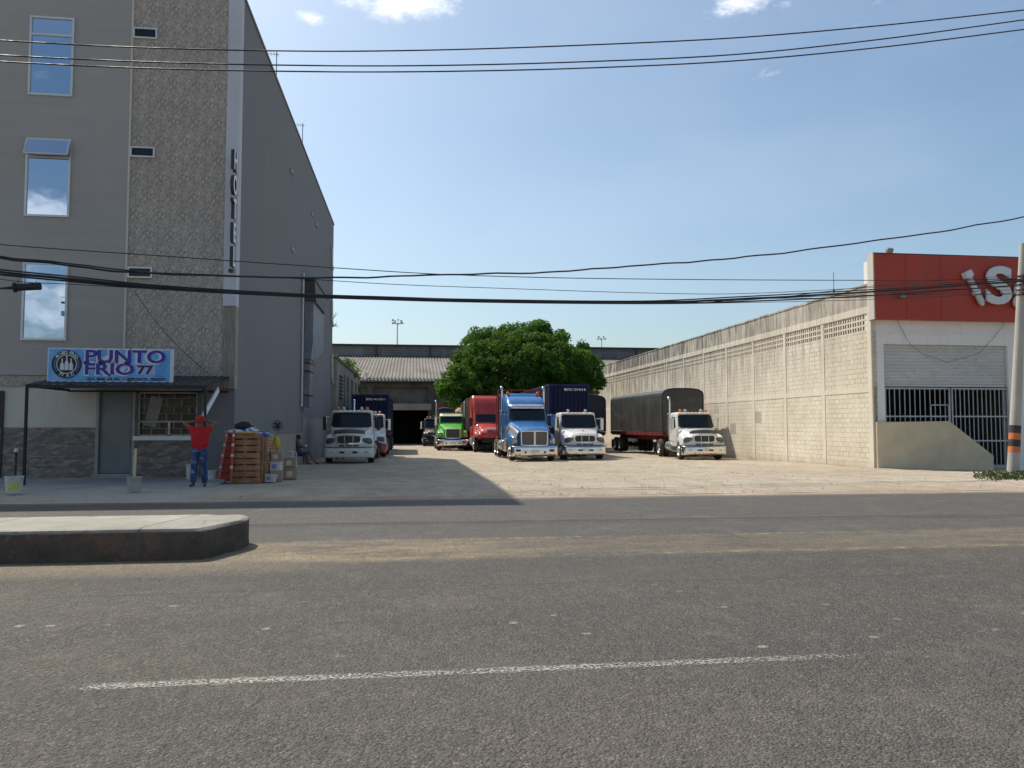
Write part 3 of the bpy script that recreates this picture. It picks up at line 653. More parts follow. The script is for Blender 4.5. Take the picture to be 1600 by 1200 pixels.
mb = MB(); mb.bb(0, W, 0, .05, 0, H); mb.build('frame', 'banner_white', bn, bevel=.005)
mb = MB(); mb.grid(lambda u, v: (lerp(.03, W-.09, u), -.004-.008*math.sin(u*9)*math.sin(v*3.14), lerp(.03, H-.03, v)), 30, 4); mb.build('panel', 'banner_blue', bn)
def btext(s, x, z, size, m, sx=1.35, off=.0, y=-.02, align='LEFT', name='lettering', sp=1, ext=.002):
    mb = MB(); text_mesh(mb, s, Matrix.Translation((x, y, z)) @ FRONT, size, ext, sx, off, align, sp); return mb.build(name, m, bn, recalc=False)
def bpx(x, z): return ((x-100)/(1462-100)*W, (455-z)/(455-95)*H)     # on the zoomed banner
def fit(s, xa, xb, zc, hh, m, off=.012, y=-.02, name='lettering', halo=None):
    cu = bpy.data.curves.new('t', 'FONT'); cu.body = s; cu.size = 1; cu.offset = off; ob = bpy.data.objects.new('t', cu); COL.objects.link(ob)
    bpy.context.view_layer.update(); w, h = ob.dimensions.x, ob.dimensions.y; bpy.data.objects.remove(ob)
    x0, z = bpx(xa, zc); x1, _ = bpx(xb, zc); h_ = hh/(455-95)*H; sz = h_/(.72)
    return btext(s, x0, z, sz, m, (x1-x0)/(w*sz), off*sz, y, name=name)
fit('PUNTO', 492, 1365, 188, 150, 'banner_white', .07, -.0155); fit('PUNTO', 495, 1365, 188, 135, 'banner_navy', .028)
fit('FRIO', 488, 1025, 322, 138, 'banner_white', .07, -.0155); fit('FRIO', 492, 1022, 322, 120, 'banner_navy', .028)
mb = MB(); a, c2 = bpx(1050, 378), bpx(1265, 278); mb.bb(a[0], c2[0], -.017, -.012, a[1], c2[1]); mb.build('number_patch', mat('pale_blue', (.45, .5, .8), .5), bn)
fit('77', 1068, 1240, 327, 90, 'banner_black', .03, -.021); fit('321 808 28 05', 525, 875, 424, 30, 'banner_black', .02); fit('@PUNTO_FRIO77', 960, 1375, 424, 30, 'banner_black', .02)
for (x, m_) in ((493, mat('wa_green', (.1, .6, .2), .5)), (920, mat('ig_red', (.7, .15, .2), .5))):
    mb = MB(); a = bpx(x, 420); mb.cyl((a[0], -.012, a[1]), (a[0], -.017, a[1]), .035, n=16); mb.build('icon', m_, bn)
cx, cz = bpx(307, 268); rr = 150/(455-95)*H
def disc(r, y, m_, name, hole=0):
    mb = MB(); n = 40
    if hole:
        A = [mb.V((cx+hole*math.cos(q), y, cz+hole*math.sin(q))) for q in [2*math.pi*k/n for k in range(n)]]; B = [mb.V((cx+r*math.cos(q), y, cz+r*math.sin(q))) for q in [2*math.pi*k/n for k in range(n)]]
        for k in range(n): mb.F((A[k], A[(k+1) % n], B[(k+1) % n], B[k]))
    else: mb.cyl((cx, -.01, cz), (cx, y, cz), r, n=40)
    return mb.build(name, m_, bn)
em = disc(rr, -.016, 'banner_black', 'emblem')
for (r, h) in ((rr*.68, rr*.63),): disc(r, -.0175, 'banner_white', 'emblem_ring', h)
for s_, a0, a1, k in (('PUNTO FRIO', 140, 40, 1), ('77 A.C', -120, -60, -1)):
    for j, ch in enumerate(s_):
        if ch == ' ': continue
        a = R(lerp(a0, a1, j/(len(s_)-1))); r = rr*.82; mb = MB()
        Mx = Matrix.Translation((cx+r*math.cos(a), -.019, cz+r*math.sin(a))) @ Matrix.Rotation(-(a-math.pi/2) if k > 0 else -(a+math.pi/2), 4, 'Y') @ FRONT
        text_mesh(mb, ch, Mx, rr*.3, .001, 1, .004); mb.build('emblem_letter', 'banner_white', bn, recalc=False)
for sgn in (-1, 1):
    mb = MB()
    for j in range(9):
        a = R(lerp(-35, 35, j/8)); a = a if sgn > 0 else math.pi-a; r = rr*.8
        mb.box((cx+r*math.cos(a), -.018, cz+r*math.sin(a)), (rr*.13, .003, rr*.05), Matrix.Rotation(-a, 3, 'Y'))
    mb.build('emblem_marks', mat('dull_blue', (.2, .28, .5), .5), bn)
for dx, s_ in ((-.3, .8), (0, 1), (.3, .8)):
    mb = MB(); x = cx+dx*rr; b0 = cz-rr*.42; w = rr*.13
    prof = [(w, 0), (w, .45), (w*.8, .55), (w*.33, .7), (w*.3, .95), (w*.38, .96), (w*.38, 1.02)]
    pts = [(x+a, -.0185, b0+h*rr*s_) for a, h in prof] + [(x-a, -.0185, b0+h*rr*s_) for a, h in prof[::-1]]
    mb.poly(pts); mb.build('bottle_emblem', 'banner_white', bn)
# leaning white board beside the awning
a, b_ = at(341, 608, 23.2), at(314, 657, 22.0)
mb = MB((b_+a)/2); d = a-b_; q = d.to_track_quat('Z', 'X').to_matrix(); mb.T = None
mb.box((a+b_)/2, (.16, .05, d.length), q)
tag(mb.build('white_strut', mat('strut_white', (.8, .85, .9), .5), bevel=.006), 'slanting white metal strut under the right end of the awning', 'strut')
# ------------------------------------------------------------------ long block wall on the right
WX, WY0, WY1 = 18.45, 28.9, 77.5
def wall_mats():
    for nm, base_, hi, grey in (('block_wall_mat', (.64, .57, .45), (.75, .69, .57), (.29, .255, .21)), ('wall_band', (.66, .59, .47), (.74, .68, .56), (.46, .42, .35)), ('parapet_mat', (.42, .38, .32), (.60, .54, .45), (.12, .11, .095))):
        m, t, b, pos, g = newmat(nm)
        sx = N(t, 'ShaderNodeSeparateXYZ'); t.links.new(pos, sx.inputs[0])
        cm = N(t, 'ShaderNodeCombineXYZ'); t.links.new(tmath(t, 'ADD', sx.outputs[1], sx.outputs[0]), cm.inputs[0]); t.links.new(tmath(t, 'ADD', sx.outputs[2], 2.0), cm.inputs[1])
        c = tmix(t, ramp(t, tnoise(t, pos, .35, 7, .65), [(.35, 0.0), (.65, 1.0)]), base_, hi)
        # weather: greyer high up and further back
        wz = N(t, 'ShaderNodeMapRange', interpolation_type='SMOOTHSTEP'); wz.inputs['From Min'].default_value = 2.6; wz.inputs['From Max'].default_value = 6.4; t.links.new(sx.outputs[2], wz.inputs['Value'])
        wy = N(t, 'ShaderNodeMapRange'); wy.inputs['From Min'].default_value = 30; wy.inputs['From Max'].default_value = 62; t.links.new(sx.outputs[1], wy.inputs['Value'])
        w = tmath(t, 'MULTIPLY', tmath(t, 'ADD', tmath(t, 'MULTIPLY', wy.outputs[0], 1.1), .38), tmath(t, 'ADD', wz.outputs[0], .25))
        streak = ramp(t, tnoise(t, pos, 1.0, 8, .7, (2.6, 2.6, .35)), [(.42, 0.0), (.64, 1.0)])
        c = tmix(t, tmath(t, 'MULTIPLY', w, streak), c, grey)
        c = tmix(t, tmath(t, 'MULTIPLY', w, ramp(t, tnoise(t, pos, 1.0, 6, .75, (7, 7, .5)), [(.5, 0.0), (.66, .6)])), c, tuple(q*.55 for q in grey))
        h = None
        if nm == 'block_wall_mat':
            br = N(t, 'ShaderNodeTexBrick'); br.inputs['Scale'].default_value = 1; br.inputs['Brick Width'].default_value = .41; br.inputs['Row Height'].default_value = .205; br.inputs['Mortar Size'].default_value = .011; br.inputs['Mortar Smooth'].default_value = .2
            br.inputs['Color1'].default_value = (.88, .88, .87, 1); br.inputs['Color2'].default_value = (1.05, 1.04, 1.02, 1); br.inputs['Mortar'].default_value = (.50, .46, .41, 1); br.inputs['Bias'].default_value = .2
            t.links.new(cm.outputs[0], br.inputs['Vector'])
            mo = ramp(t, tnoise(t, pos, 1.3, 7, .7), [(.38, .12), (.62, 1.0)])
            c = tmix(t, mo, c, tmix(t, 1.0, c, br.outputs[0], 'MULTIPLY'))
            # a few repaired grey patches
            sn = N(t, 'ShaderNodeVectorMath', operation='SNAP'); sn.inputs[1].default_value = (.82, .615, 1); t.links.new(cm.outputs[0], sn.inputs[0])
            wn = N(t, 'ShaderNodeTexWhiteNoise', noise_dimensions='3D'); t.links.new(sn.outputs[0], wn.inputs[0])
            lowz = N(t, 'ShaderNodeMapRange'); lowz.inputs['From Min'].default_value = 3.0; lowz.inputs['From Max'].default_value = 2.4; t.links.new(sx.outputs[2], lowz.inputs['Value'])
            c = tmix(t, tmath(t, 'MULTIPLY', ramp(t, wn.outputs[0], [(.955, 0.0), (.965, .6)]), lowz.outputs[0]), c, (.30, .265, .215))
            c = tmix(t, ramp(t, tnoise(t, pos, 1.4, 6, .7), [(.64, 0.0), (.7, .6)]), c, (.62, .57, .49))
            h = br.outputs['Fac']
        else:
            c = tmix(t, ramp(t, tnoise(t, pos, 2.2, 8, .75, (1.6, 1.6, .5)), [(.5, 0.0), (.7, .65 if nm == 'parapet_mat' else .3)]), c, grey)
        c = tmix(t, ramp(t, tnoise(t, pos, 5, 8, .8), [(.55, 0.0), (.7, .35)]), c, (.25, .22, .18))
        zlo = N(t, 'ShaderNodeMapRange'); zlo.inputs['From Min'].default_value = .5; zlo.inputs['From Max'].default_value = -.1; t.links.new(tmath(t, 'ADD', sx.outputs[2], tmath(t, 'MULTIPLY', tnoise(t, pos, 2, 5), .6)), zlo.inputs['Value'])
        c = tmix(t, tmath(t, 'MULTIPLY', zlo.outputs[0], .6), c, (.33, .27, .2))
        t.links.new(c, b.inputs['Base Color']); b.inputs['Roughness'].default_value = .92
        n1 = tbump(t, tnoise(t, pos, 9, 8, .7), .45, .03, b)
        if h: 
            bb_ = N(t, 'ShaderNodeBump', invert=True); bb_.inputs['Strength'].default_value = .8; bb_.inputs['Distance'].default_value = .02; t.links.new(h, bb_.inputs['Height']); t.links.new(n1, bb_.inputs['Normal']); t.links.new(bb_.outputs[0], b.inputs['Normal'])
wall_mats()
mat('hole_shade', (.022, .018, .016), .9)
def right_wall():
    w = thing('block_wall', 'long cream concrete-block wall with columns and pierced vents along the right of the yard', 'wall', (WX, WY0, -.3)); O = w.location.copy()
    zb1, zb2, zl1, zl2, zv0, zp = 2.93, 3.16, 6.17, 6.45, 5.46, 7.37
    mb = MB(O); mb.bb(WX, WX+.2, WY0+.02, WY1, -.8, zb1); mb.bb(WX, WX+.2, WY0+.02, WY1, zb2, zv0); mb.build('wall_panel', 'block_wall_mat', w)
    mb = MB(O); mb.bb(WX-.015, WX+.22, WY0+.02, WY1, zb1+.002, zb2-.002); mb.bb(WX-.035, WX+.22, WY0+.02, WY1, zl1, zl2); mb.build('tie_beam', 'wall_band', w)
    mb = MB(O); n = 160
    mb.grid(lambda u, v: (WX-.012+.012*noise.noise(Vector((u*90, v*3, 0))), lerp(WY0, WY1, u), lerp(zl2, zp, v) + (.05*noise.noise(Vector((u*60, 0, 4))) if v == 1 else 0)), n, 5)
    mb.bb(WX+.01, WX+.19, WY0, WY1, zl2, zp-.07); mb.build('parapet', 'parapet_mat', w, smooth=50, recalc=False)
    mb = MB(O)
    for k in range(97):
        y = WY0+k*.5; mb.box((WX+.09, y+.25, zp-.02+.03*noise.noise(Vector((y*.9, 0, 0)))), (.26, .5, .08))
    mb.build('capping', 'parapet_mat', w)
    ys = [WY0+.15+3.6*k for k in range(14)]
    for k, y in enumerate(ys):
        mb = MB(O); mb.bb(WX-.022, WX+.2, y-.13, y+.13, -.7, zl1-.003); mb.build('column', 'wall_band', w, bevel=.015)
        if k == len(ys)-1: break
        a, b_ = y+.13, y+3.6-.13
        mb = MB(O)
        cols, rows = 9, 3
        cw, rh = (b_-a)/cols, (zl1-zv0)/rows
        for r in range(rows+1): mb.bb(WX+.0, WX+.14, a, b_, zv0+r*rh-.035, zv0+r*rh+.035)
        for c in range(cols*2+1):
            y_ = a+c*cw/2; mb.bb(WX+.002, WX+.138, y_-.03 if c % 2 else y_-.045, y_+.03 if c % 2 else y_+.045, zv0, zl1)
        mb.build('vent_block', 'wall_band', w)
        mb = MB(O); mb.bb(WX+.15, WX+.2, a-.1, b_+.1, zv0, zl1); mb.build('vent_shade_sheet', 'hole_shade', w)  # near-black sheet added so the holes get their shade from colour
right_wall()
# ------------------------------------------------------------------ hardware store
FY2 = 28.95
st = thing('store_building', 'white-fronted hardware store with roll-up shutter and barred gate', 'building', (22, FY2, -.2)); SO = st.location.copy()
def SX(x, Y=FY2): return at(x, 600, Y).x
def SZ(x, y, Y=FY2): return at(x, y, Y).z
def build_store():
    x0, x1, x2, x3 = WX+.01, SX(1382), SX(1576), 34
    zt, zo, zs, zg = SZ(1400, 505), SZ(1480, 539), SZ(1480, 601), SZ(1480, 607)
    mb = MB(SO)
    mb.bb(x0, x1, FY2, FY2+.4, -.8, 8.3); mb.bb(x2, x3, FY2, FY2+.4, -.8, 8.3); mb.bb(x1, x2, FY2, FY2+.4, zo, 8.3); mb.build('front_wall', 'white_paint', st)
    mb = MB(SO); mb.bb(x0+.8, x3, FY2-.03, FY2, SZ(1450, 524), SZ(1450, 520)); mb.build('lintel_moulding', 'white_paint', st)
    mb = MB(SO); mb.bb(WX-.06, WX+.02, FY2-.1, FY2+.12, -.6, 7.3); mb.build('corner_pier', 'wall_band', st, bevel=.02)
    mb = MB(SO); mb.bb(x0, x3, FY2+.4, 60, 7.1, 7.2); mb.bb(x3, x3+.2, FY2, 60, -.5, 7.2); mb.build('roof', 'parapet_mat', st)
    mb = MB(SO)
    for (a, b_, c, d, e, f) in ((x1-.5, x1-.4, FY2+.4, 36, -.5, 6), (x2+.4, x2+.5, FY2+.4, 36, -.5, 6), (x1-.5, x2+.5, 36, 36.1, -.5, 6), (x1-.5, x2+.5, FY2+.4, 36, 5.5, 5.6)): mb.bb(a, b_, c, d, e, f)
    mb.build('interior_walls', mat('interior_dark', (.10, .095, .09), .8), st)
    mb = MB(SO); mb.bb(x1-.4, x2+.4, FY2+.1, 36, -.3, -.05); mb.build('interior_floor', 'old_concrete', st)
    for k in range(3):
        mb = MB(SO); X = x1+1+k*1.7; 
        for z in (.5, 1.1, 1.7): mb.bb(X, X+1.2, 32, 32.5, z, z+.04)
        mb.bb(X, X+.05, 32, 32.5, -.1, 1.8); mb.bb(X+1.15, X+1.2, 32, 32.5, -.1, 1.8); mb.build('shelf_unit', 'dark_steel', st)
    # shutter
    mb = MB(SO); n = 12
    mb.grid(lambda u, v: (lerp(x1+.02, x2-.02, u), FY2+.16-.04*abs(math.sin(v*n*math.pi)), lerp(zs, zo, v)), 2, n*8); mb.bb(x1+.02, x2-.1, FY2+.1, FY2+.17, zs-.08, zs)
    m, t, b, pos, g = newmat('shutter_metal')
    c = ramp(t, tnoise(t, pos, 1.2, 7, .65, (.5, 1, 2)), [(.35, (.50, .49, .47)), (.65, (.60, .59, .57))]); c = tmix(t, ramp(t, tnoise(t, pos, 4, 8, .75), [(.55, 0.0), (.7, .5)]), c, (.22, .18, .14))
    t.links.new(c, b.inputs['Base Color']); b.inputs['Roughness'].default_value = .5; b.inputs['Metallic'].default_value = .0
    mb.build('roller_shutter', 'shutter_metal', st, smooth=40)
    mb = MB(SO); mb.bb(x1, x2, FY2+.1, FY2+.3, zs-.22, zs-.1); mb.build('shutter_beam', 'dark_steel', st)
    # gate
    gm = mat('gate_grey', (.42, .44, .46), .45, .4, .15, dirt=.3); xm = SX(1484, FY2+.1)
    for (a, b_) in ((x1+.03, xm-.03), (xm+.03, x2+.0)):
        mb = MB(SO); Y = FY2+.08; zb_ = -.1
        for z in (zg, 1.95, .95, zb_): mb.bb(a, b_, Y-.02, Y+.02, z-.03, z+.03)
        mb.bb(a, a+.06, Y-.025, Y+.025, zb_, zg); mb.bb(b_-.06, b_, Y-.025, Y+.025, zb_, zg)
        gp = mb.build('gate_leaf', gm, st)
        nb = 13
        mb = MB(SO)
        for k in range(1, nb): x = lerp(a, b_, k/nb); mb.cyl((x, Y, zb_), (x, Y, zg), .022, n=6)
        mb.build('bars', gm, gp)
        if a < x1+1:
            mb = MB(SO); xa, xb, za, zc = SX(1453), SX(1483), SZ(1468, 668), SZ(1468, 632)
            for (p, q, r, s_) in ((xa, xb, zc-.04, zc), (xa, xa+.05, 0, zc), (xb-.05, xb, 0, zc)): mb.bb(p, q, Y-.06, Y-.025, r, s_)
            mb.build('wicket_door', gm, gp)
    # solid ramp parapet in front
    Yr = 28.72; P = [at(1369, 740, Yr), at(1369, 659.5, Yr), at(1484, 658, Yr), at(1545, 706, Yr), at(1553, 712, Yr), at(1553, 747, Yr)]
    mb = MB(SO); P[0].z = -.8; P[-1].z = -.8; P[0].x = WX+.02; P[1].x = WX+.02
    mb.prism([(p.x, Yr, p.z) for p in P], (0, .2, 0)); mb.build('ramp_parapet', 'warm_render', st, bevel=.02)
    mb = MB(SO); xe = P[-1].x; mb.bb(xe+.005, xe+.02+2.5, Yr+.25, FY2+.4, -.8, -.12); mb.build('step', 'old_concrete', st)
build_store()
sg = thing('store_sign', 'wide red fascia sign with raised white letters and a bolt over the store', 'sign', (24, 28.6, 5.87)); GO = sg.location.copy()
mat('sign_red', (.40, .042, .018), .5, 0, .12, .6, .05, dirt=.15, dcol=(.2, .05, .03))
def build_sign():
    z0, z1 = 5.87, 8.52; xa = SX(1369.5, 28.55)
    mb = MB(GO); mb.bb(xa+.02, 34, 28.56, 28.94, z0, z1); mb.build('panel', 'sign_red', sg)
    mb = MB(GO); mb.bb(xa-.03, xa+.018, 28.54, 28.93, z0-.02, z1+.05); mb.build('end_cap', 'cream_white', sg)
    mb = MB(GO); mb.bb(xa, 34, 28.6, 29.0, z1+.002, z1+.05); mb.build('top_trim', 'dark_steel', sg)
    for x in (1420, 1475): 
        mb = MB(GO); X = SX(x, 28.55); mb.bb(X-.006, X+.006, 28.552, 28.56, z0, z1); mb.build('panel_joint', mat('joint', (.3, .03, .015), .5), sg)
    lw = mat('letter_grey_white', (.62, .64, .66), .5, var=.06)
    def letter(ch, x, y, hpx, sx_=1, shear=.0):
        p = at(x, y, 28.4); mb = MB(GO); sh = Matrix(((1, shear, 0, 0), (0, 1, 0, 0), (0, 0, 1, 0), (0, 0, 0, 1)))
        h = hpx*31.4/1200
        text_mesh(mb, ch, Matrix.Translation(p) @ FRONT @ sh, h/.75, .045, sx_, .062, 'CENTER'); return mb.build('letter', lw, sg, recalc=False)
    letter('S', 1560.5, 449, 60, 1.24, .06)
    letter('a', 1602, 455, 62, 1.1, .1)
    # bolt standing in for a letter
    a, b_ = at(1510, 425, 28.42), at(1531, 467, 28.42); d = (b_-a).normalized(); rm = lw
    mb = MB(GO); mb.cyl(a-d*.02, a+d*.24, .22, n=6); mb.cyl(a+d*.24, a+d*.9, .115, n=16)
    for k in range(7): s0 = a+d*(.9+.075*k); mb.cyl(s0, s0+d*.04, .13, .13, 14); mb.cyl(s0+d*.04, s0+d*.075, .10, n=14)
    e = a+d*(.9+.075*7); mb.cyl(e, e+d*.1, .11, .05, 14); bo = mb.build('bolt_emblem', lw, sg)
    mb = MB(GO); mb.cyl(a+d*.86, a+d*1.0, .175, n=6); mb.build('nut', lw, bo)
build_sign()
for (x, y, lab) in ((1387, 393, 'small floodlight on the top edge of the red sign'), (1408, 462, 'small white spotlight fixed to the middle of the red sign')):
    p = at(x, y, 28.45); o = thing('floodlight', lab, 'floodlight', p); mb = MB(); mb.box((0, -.12, .02), (.26, .16, .18), Matrix.Rotation(R(35), 3, 'X')); mb.build('lamp_head', 'steel_grey', o, bevel=.02)
    mb = MB(); mb.cyl((0, -.1, 0), (0, .12, -.05), .02); mb.build('bracket', 'dark_steel', o)
p = atx(1303, 457, WX+.1); o = thing('roof_aerial', 'thin whip aerial standing on the block wall near the red sign', 'aerial', p); mb = MB(); mb.cyl((0, 0, -.3), (0, 0, .9), .012, n=6); mb.cyl((0, 0, 0), (0, 0, .15), .04); mb.build('mast', 'dark_steel', o)
# hanging cable loops on the store front
for pts, lab in (([(1400, 497), (1420, 535), (1440, 552), (1480, 566)], 'thin cable drooping from the left of the red sign across the lintel'), ([(1575, 497), (1555, 525), (1530, 552), (1480, 566.5)], 'thin cable drooping from the right of the red sign across the lintel')):
    mb = MB(at(*pts[0], 28.8)); mb.tube([at(x, y, 28.86) for x, y in pts], .008, 5); tag(mb.build('hanging_cable', 'dark_steel'), lab, 'cable')
# ------------------------------------------------------------------ utility pole
pb = atp(1582, 737, (-12, 19.5), (20.9, 24.5)); pb = Vector((21.0, 24.4, gz(21, 24.4)))
m, t, b, pos, g = newmat('pole_concrete'); c = ramp(t, tnoise(t, pos, 2, 7, .65, (1, 1, .3)), [(.3, (.36, .335, .29)), (.7, (.50, .47, .41))]); t.links.new(c, b.inputs['Base Color']); b.inputs['Roughness'].default_value = .85; tbump(t, tnoise(t, pos, 30, 5), .3, .01, b)
pole = thing('utility_pole', 'tapered concrete utility pole with orange and black bands by the store', 'utility pole', pb)
base, top_ = at(1581.5, 737, 24.4), at(1599, 381, 24.6)
PO = pole.location.copy(); mb = MB(PO); A = Vector(base); A.z = pb.z-.3; B_ = Vector(top_)
mb.cyl(A, B_, .195, .12, 28); mb.build('shaft', 'pole_concrete', pole, smooth=40)
def pz(y): t_ = (at(1583, y, 24.4).z-A.z)/(B_.z-A.z); return A.lerp(B_, t_), lerp(.195, .12, t_)
for (ya, yb, m_) in ((707, 698, 'band_orange'), (698, 687, 'band_black'), (687, 677, 'band_orange'), (677, 665, 'band_black')):
    if m_ not in MATS: mat(m_, (.62, .17, .05) if 'or' in m_ else (.03, .03, .032), .7, dirt=.25)
    (a, ra), (c2, rc) = pz(ya), pz(yb); mb = MB(PO); mb.cyl(a, c2, ra+.004, rc+.004, 28, caps=False); o = mb.build('painted_band', m_, pole, smooth=40, recalc=False); o['label'] = 'orange painted band' if 'or' in m_ else 'black painted band'
mb = MB(PO)
for y in (430, 436, 443, 452, 459): 
    a, ra = pz(y); mb.cyl(a-Vector((0, 0, .02)), a+Vector((0, 0, .02)), ra+.02, n=20)
    mb.box(a+Vector((-.1, -.2, 0)), (.12, .1, .1))
mb.build('cable_clamp', 'dark_steel', pole)
# ------------------------------------------------------------------ wires
PA, PB = (-12, 19.3), (21.0, 24.3)
mat('wire_black', (.018, .019, .024), .6, var=.05, bump=0)
def wire(pts, r, lab, A=PA, B=PB, wob=0, name='overhead_cable', cat='cable', n=6, grp=None):
    # smooth through pixel points, extended past the frame
    xs = [p[0] for p in pts]
    if xs[0] <= 0: d = pts[0], pts[1]; s = (d[1][1]-d[0][1])/(d[1][0]-d[0][0]); pts = [(-180, pts[0][1]-s*180-6*(s != 0))]+list(pts)
    if xs[-1] >= 1600: d = pts[-2], pts[-1]; s = (d[1][1]-d[0][1])/(d[1][0]-d[0][0]); pts = list(pts)+[(1780, pts[-1][1]+s*180)]
    out = []
    P = [pts[0]]+list(pts)+[pts[-1]]
    for k in range(1, len(P)-2):
        p0, p1, p2, p3 = P[k-1:k+3]
        m1 = (p2[1]-p0[1])/max(1e-6, p2[0]-p0[0]); m2 = (p3[1]-p1[1])/max(1e-6, p3[0]-p1[0]); h = p2[0]-p1[0]
        nn = max(2, int(abs(h)/18))
        for j in range(nn):
            t = j/nn; y = (2*t**3-3*t**2+1)*p1[1]+(t**3-2*t**2+t)*h*m1+(-2*t**3+3*t**2)*p2[1]+(t**3-t**2)*h*m2
            x = p1[0]+h*t; out.append((x, y+wob*noise.noise(Vector((x*.02, 0, 0)))))
    out.append(P[-2])
    W_ = [atp(x, y, A, B) for x, y in out]
    mb = MB(W_[0]); mb.tube(W_, r, n); o = mb.build(name, 'wire_black', smooth=60); return tag(o, lab, cat, grp)
UA, UB = (-12, 18.4), (18, 18.8)
wire([(0, 63), (240, 75), (500, 80), (700, 77.6), (925, 70), (1150, 59), (1375, 40), (1600, 15.7)], .017, 'highest of the three power lines crossing the sky', UA, UB)
wire([(0, 86), (240, 97), (500, 102.5), (700, 102), (925, 96), (1150, 85), (1375, 61.5), (1600, 31)], .017, 'middle of the three power lines crossing the sky', UA, UB)
wire([(0, 96), (240, 107), (500, 112), (700, 111.5), (925, 106), (1150, 95), (1375, 74), (1600, 46)], .017, 'lowest of the three power lines crossing the sky', UA, UB)
wire([(0, 382), (240, 399), (546, 420), (700, 429), (925, 435), (1361, 438), (1600, 436)], .012, 'thin cable running straight from the hotel front to the top of the sign')
wire([(0, 403), (100, 414), (200, 425), (350, 431), (520, 434), (700, 429), (869, 424.6), (1037, 411.7), (1167, 401.6), (1319, 382.5), (1487, 359), (1600, 338.6)], .024, 'wavy black cable rising to the right across the sky', wob=2.2)
wire([(0, 400.5), (100, 411), (215, 424)], .018, 'short cable lying along the wavy cable before the lower hotel window', wob=1.5)
wire([(190, 424), (330, 429), (460, 435), (620, 444.5), (800, 451), (1000, 457.5), (1150, 459), (1361, 449), (1600, 433)], .009, 'thin cable between the straight cable and the thick bundle')
wire([(0, 425), (120, 437), (240, 448), (470, 461.5), (620, 466.5), (700, 469), (1000, 472.5), (1120, 469), (1361, 456), (1600, 439)], .032, 'thickest black cable of the low bundle', wob=.6)
wire([(0, 421), (120, 433), (240, 445.5), (470, 459.5), (620, 464.5), (720, 467.5), (1000, 470.5), (1150, 464), (1361, 452.5), (1600, 436)], .02, 'upper strand of the low cable bundle')
wire([(0, 429), (120, 440.5), (240, 451), (470, 463.5), (620, 468.5), (720, 470.5), (1000, 474), (1120, 472.5), (1361, 462), (1600, 445)], .022, 'lower strand of the low cable bundle')
wire([(0, 436), (40, 441), (100, 443.5), (240, 451.5), (480, 464), (700, 471.5), (1000, 475), (1180, 472.5), (1361, 468), (1600, 457)], .009, 'lowest thin cable sagging under the bundle')
for k, (a, b_) in enumerate([(447, 430), (459, 447.5), (464.5, 452), (461, 460)]):
    wire([(1020+30*k, 472.3), (1180, 468-k*.5), (1361, a), (1480, (a+b_)/2-1), (1600, b_)], .008, ['uppermost', 'second', 'third', 'fourth'][k]+' of the thin cables fanning out towards the banded pole', grp=None)
wire([(209, 452), (238, 496), (285, 548), (333, 590)], .010, 'thin service cable slanting down the stone cladding to the awning', (-12, 23.2), (-5, 23.2))
# closure box hung on the cables
a, b_ = atp(20, 449.5, PA, PB), atp(64, 447, PA, PB); o = thing('splice_closure', 'black cable splice box hanging from the wires before the lowest tall window', 'cable box', (a+b_)/2)
mb = MB(o.location); d = (b_-a).normalized(); mb.cyl(a+d*.05, b_, .085, .095, 16); mb.build('case', 'wire_black', o, smooth=40, bevel=.015)
mb = MB(o.location); mb.cyl(a-d*.28, a+d*.05, .02, .05, 10); mb.cyl(a+d*.02, a+d*.07, .12, n=14); mb.tube([a-d*.3, a-d*.6+Vector((0, 0, .02)), a-d*1.4+Vector((0, 0, .09))], .014); mb.build('cable_gland', 'wire_black', o)
mb = MB(o.location); mb.tube([a+d*.12, a+d*.1+Vector((0, 0, .2))], .01); mb.tube([b_-d*.12, b_-d*.1+Vector((0, 0, .13))], .01); mb.build('hanger', 'wire_black', o)
a = atp(672, 468, PA, PB); mb = MB(a); mb.cyl(a-Vector((.22, .03, 0)), a+Vector((.22, .03, 0)), .05, n=10); tag(mb.build('cable_joint', 'wire_black', bevel=.01), 'small joint sleeve on the low bundle above the yard', 'cable joint')
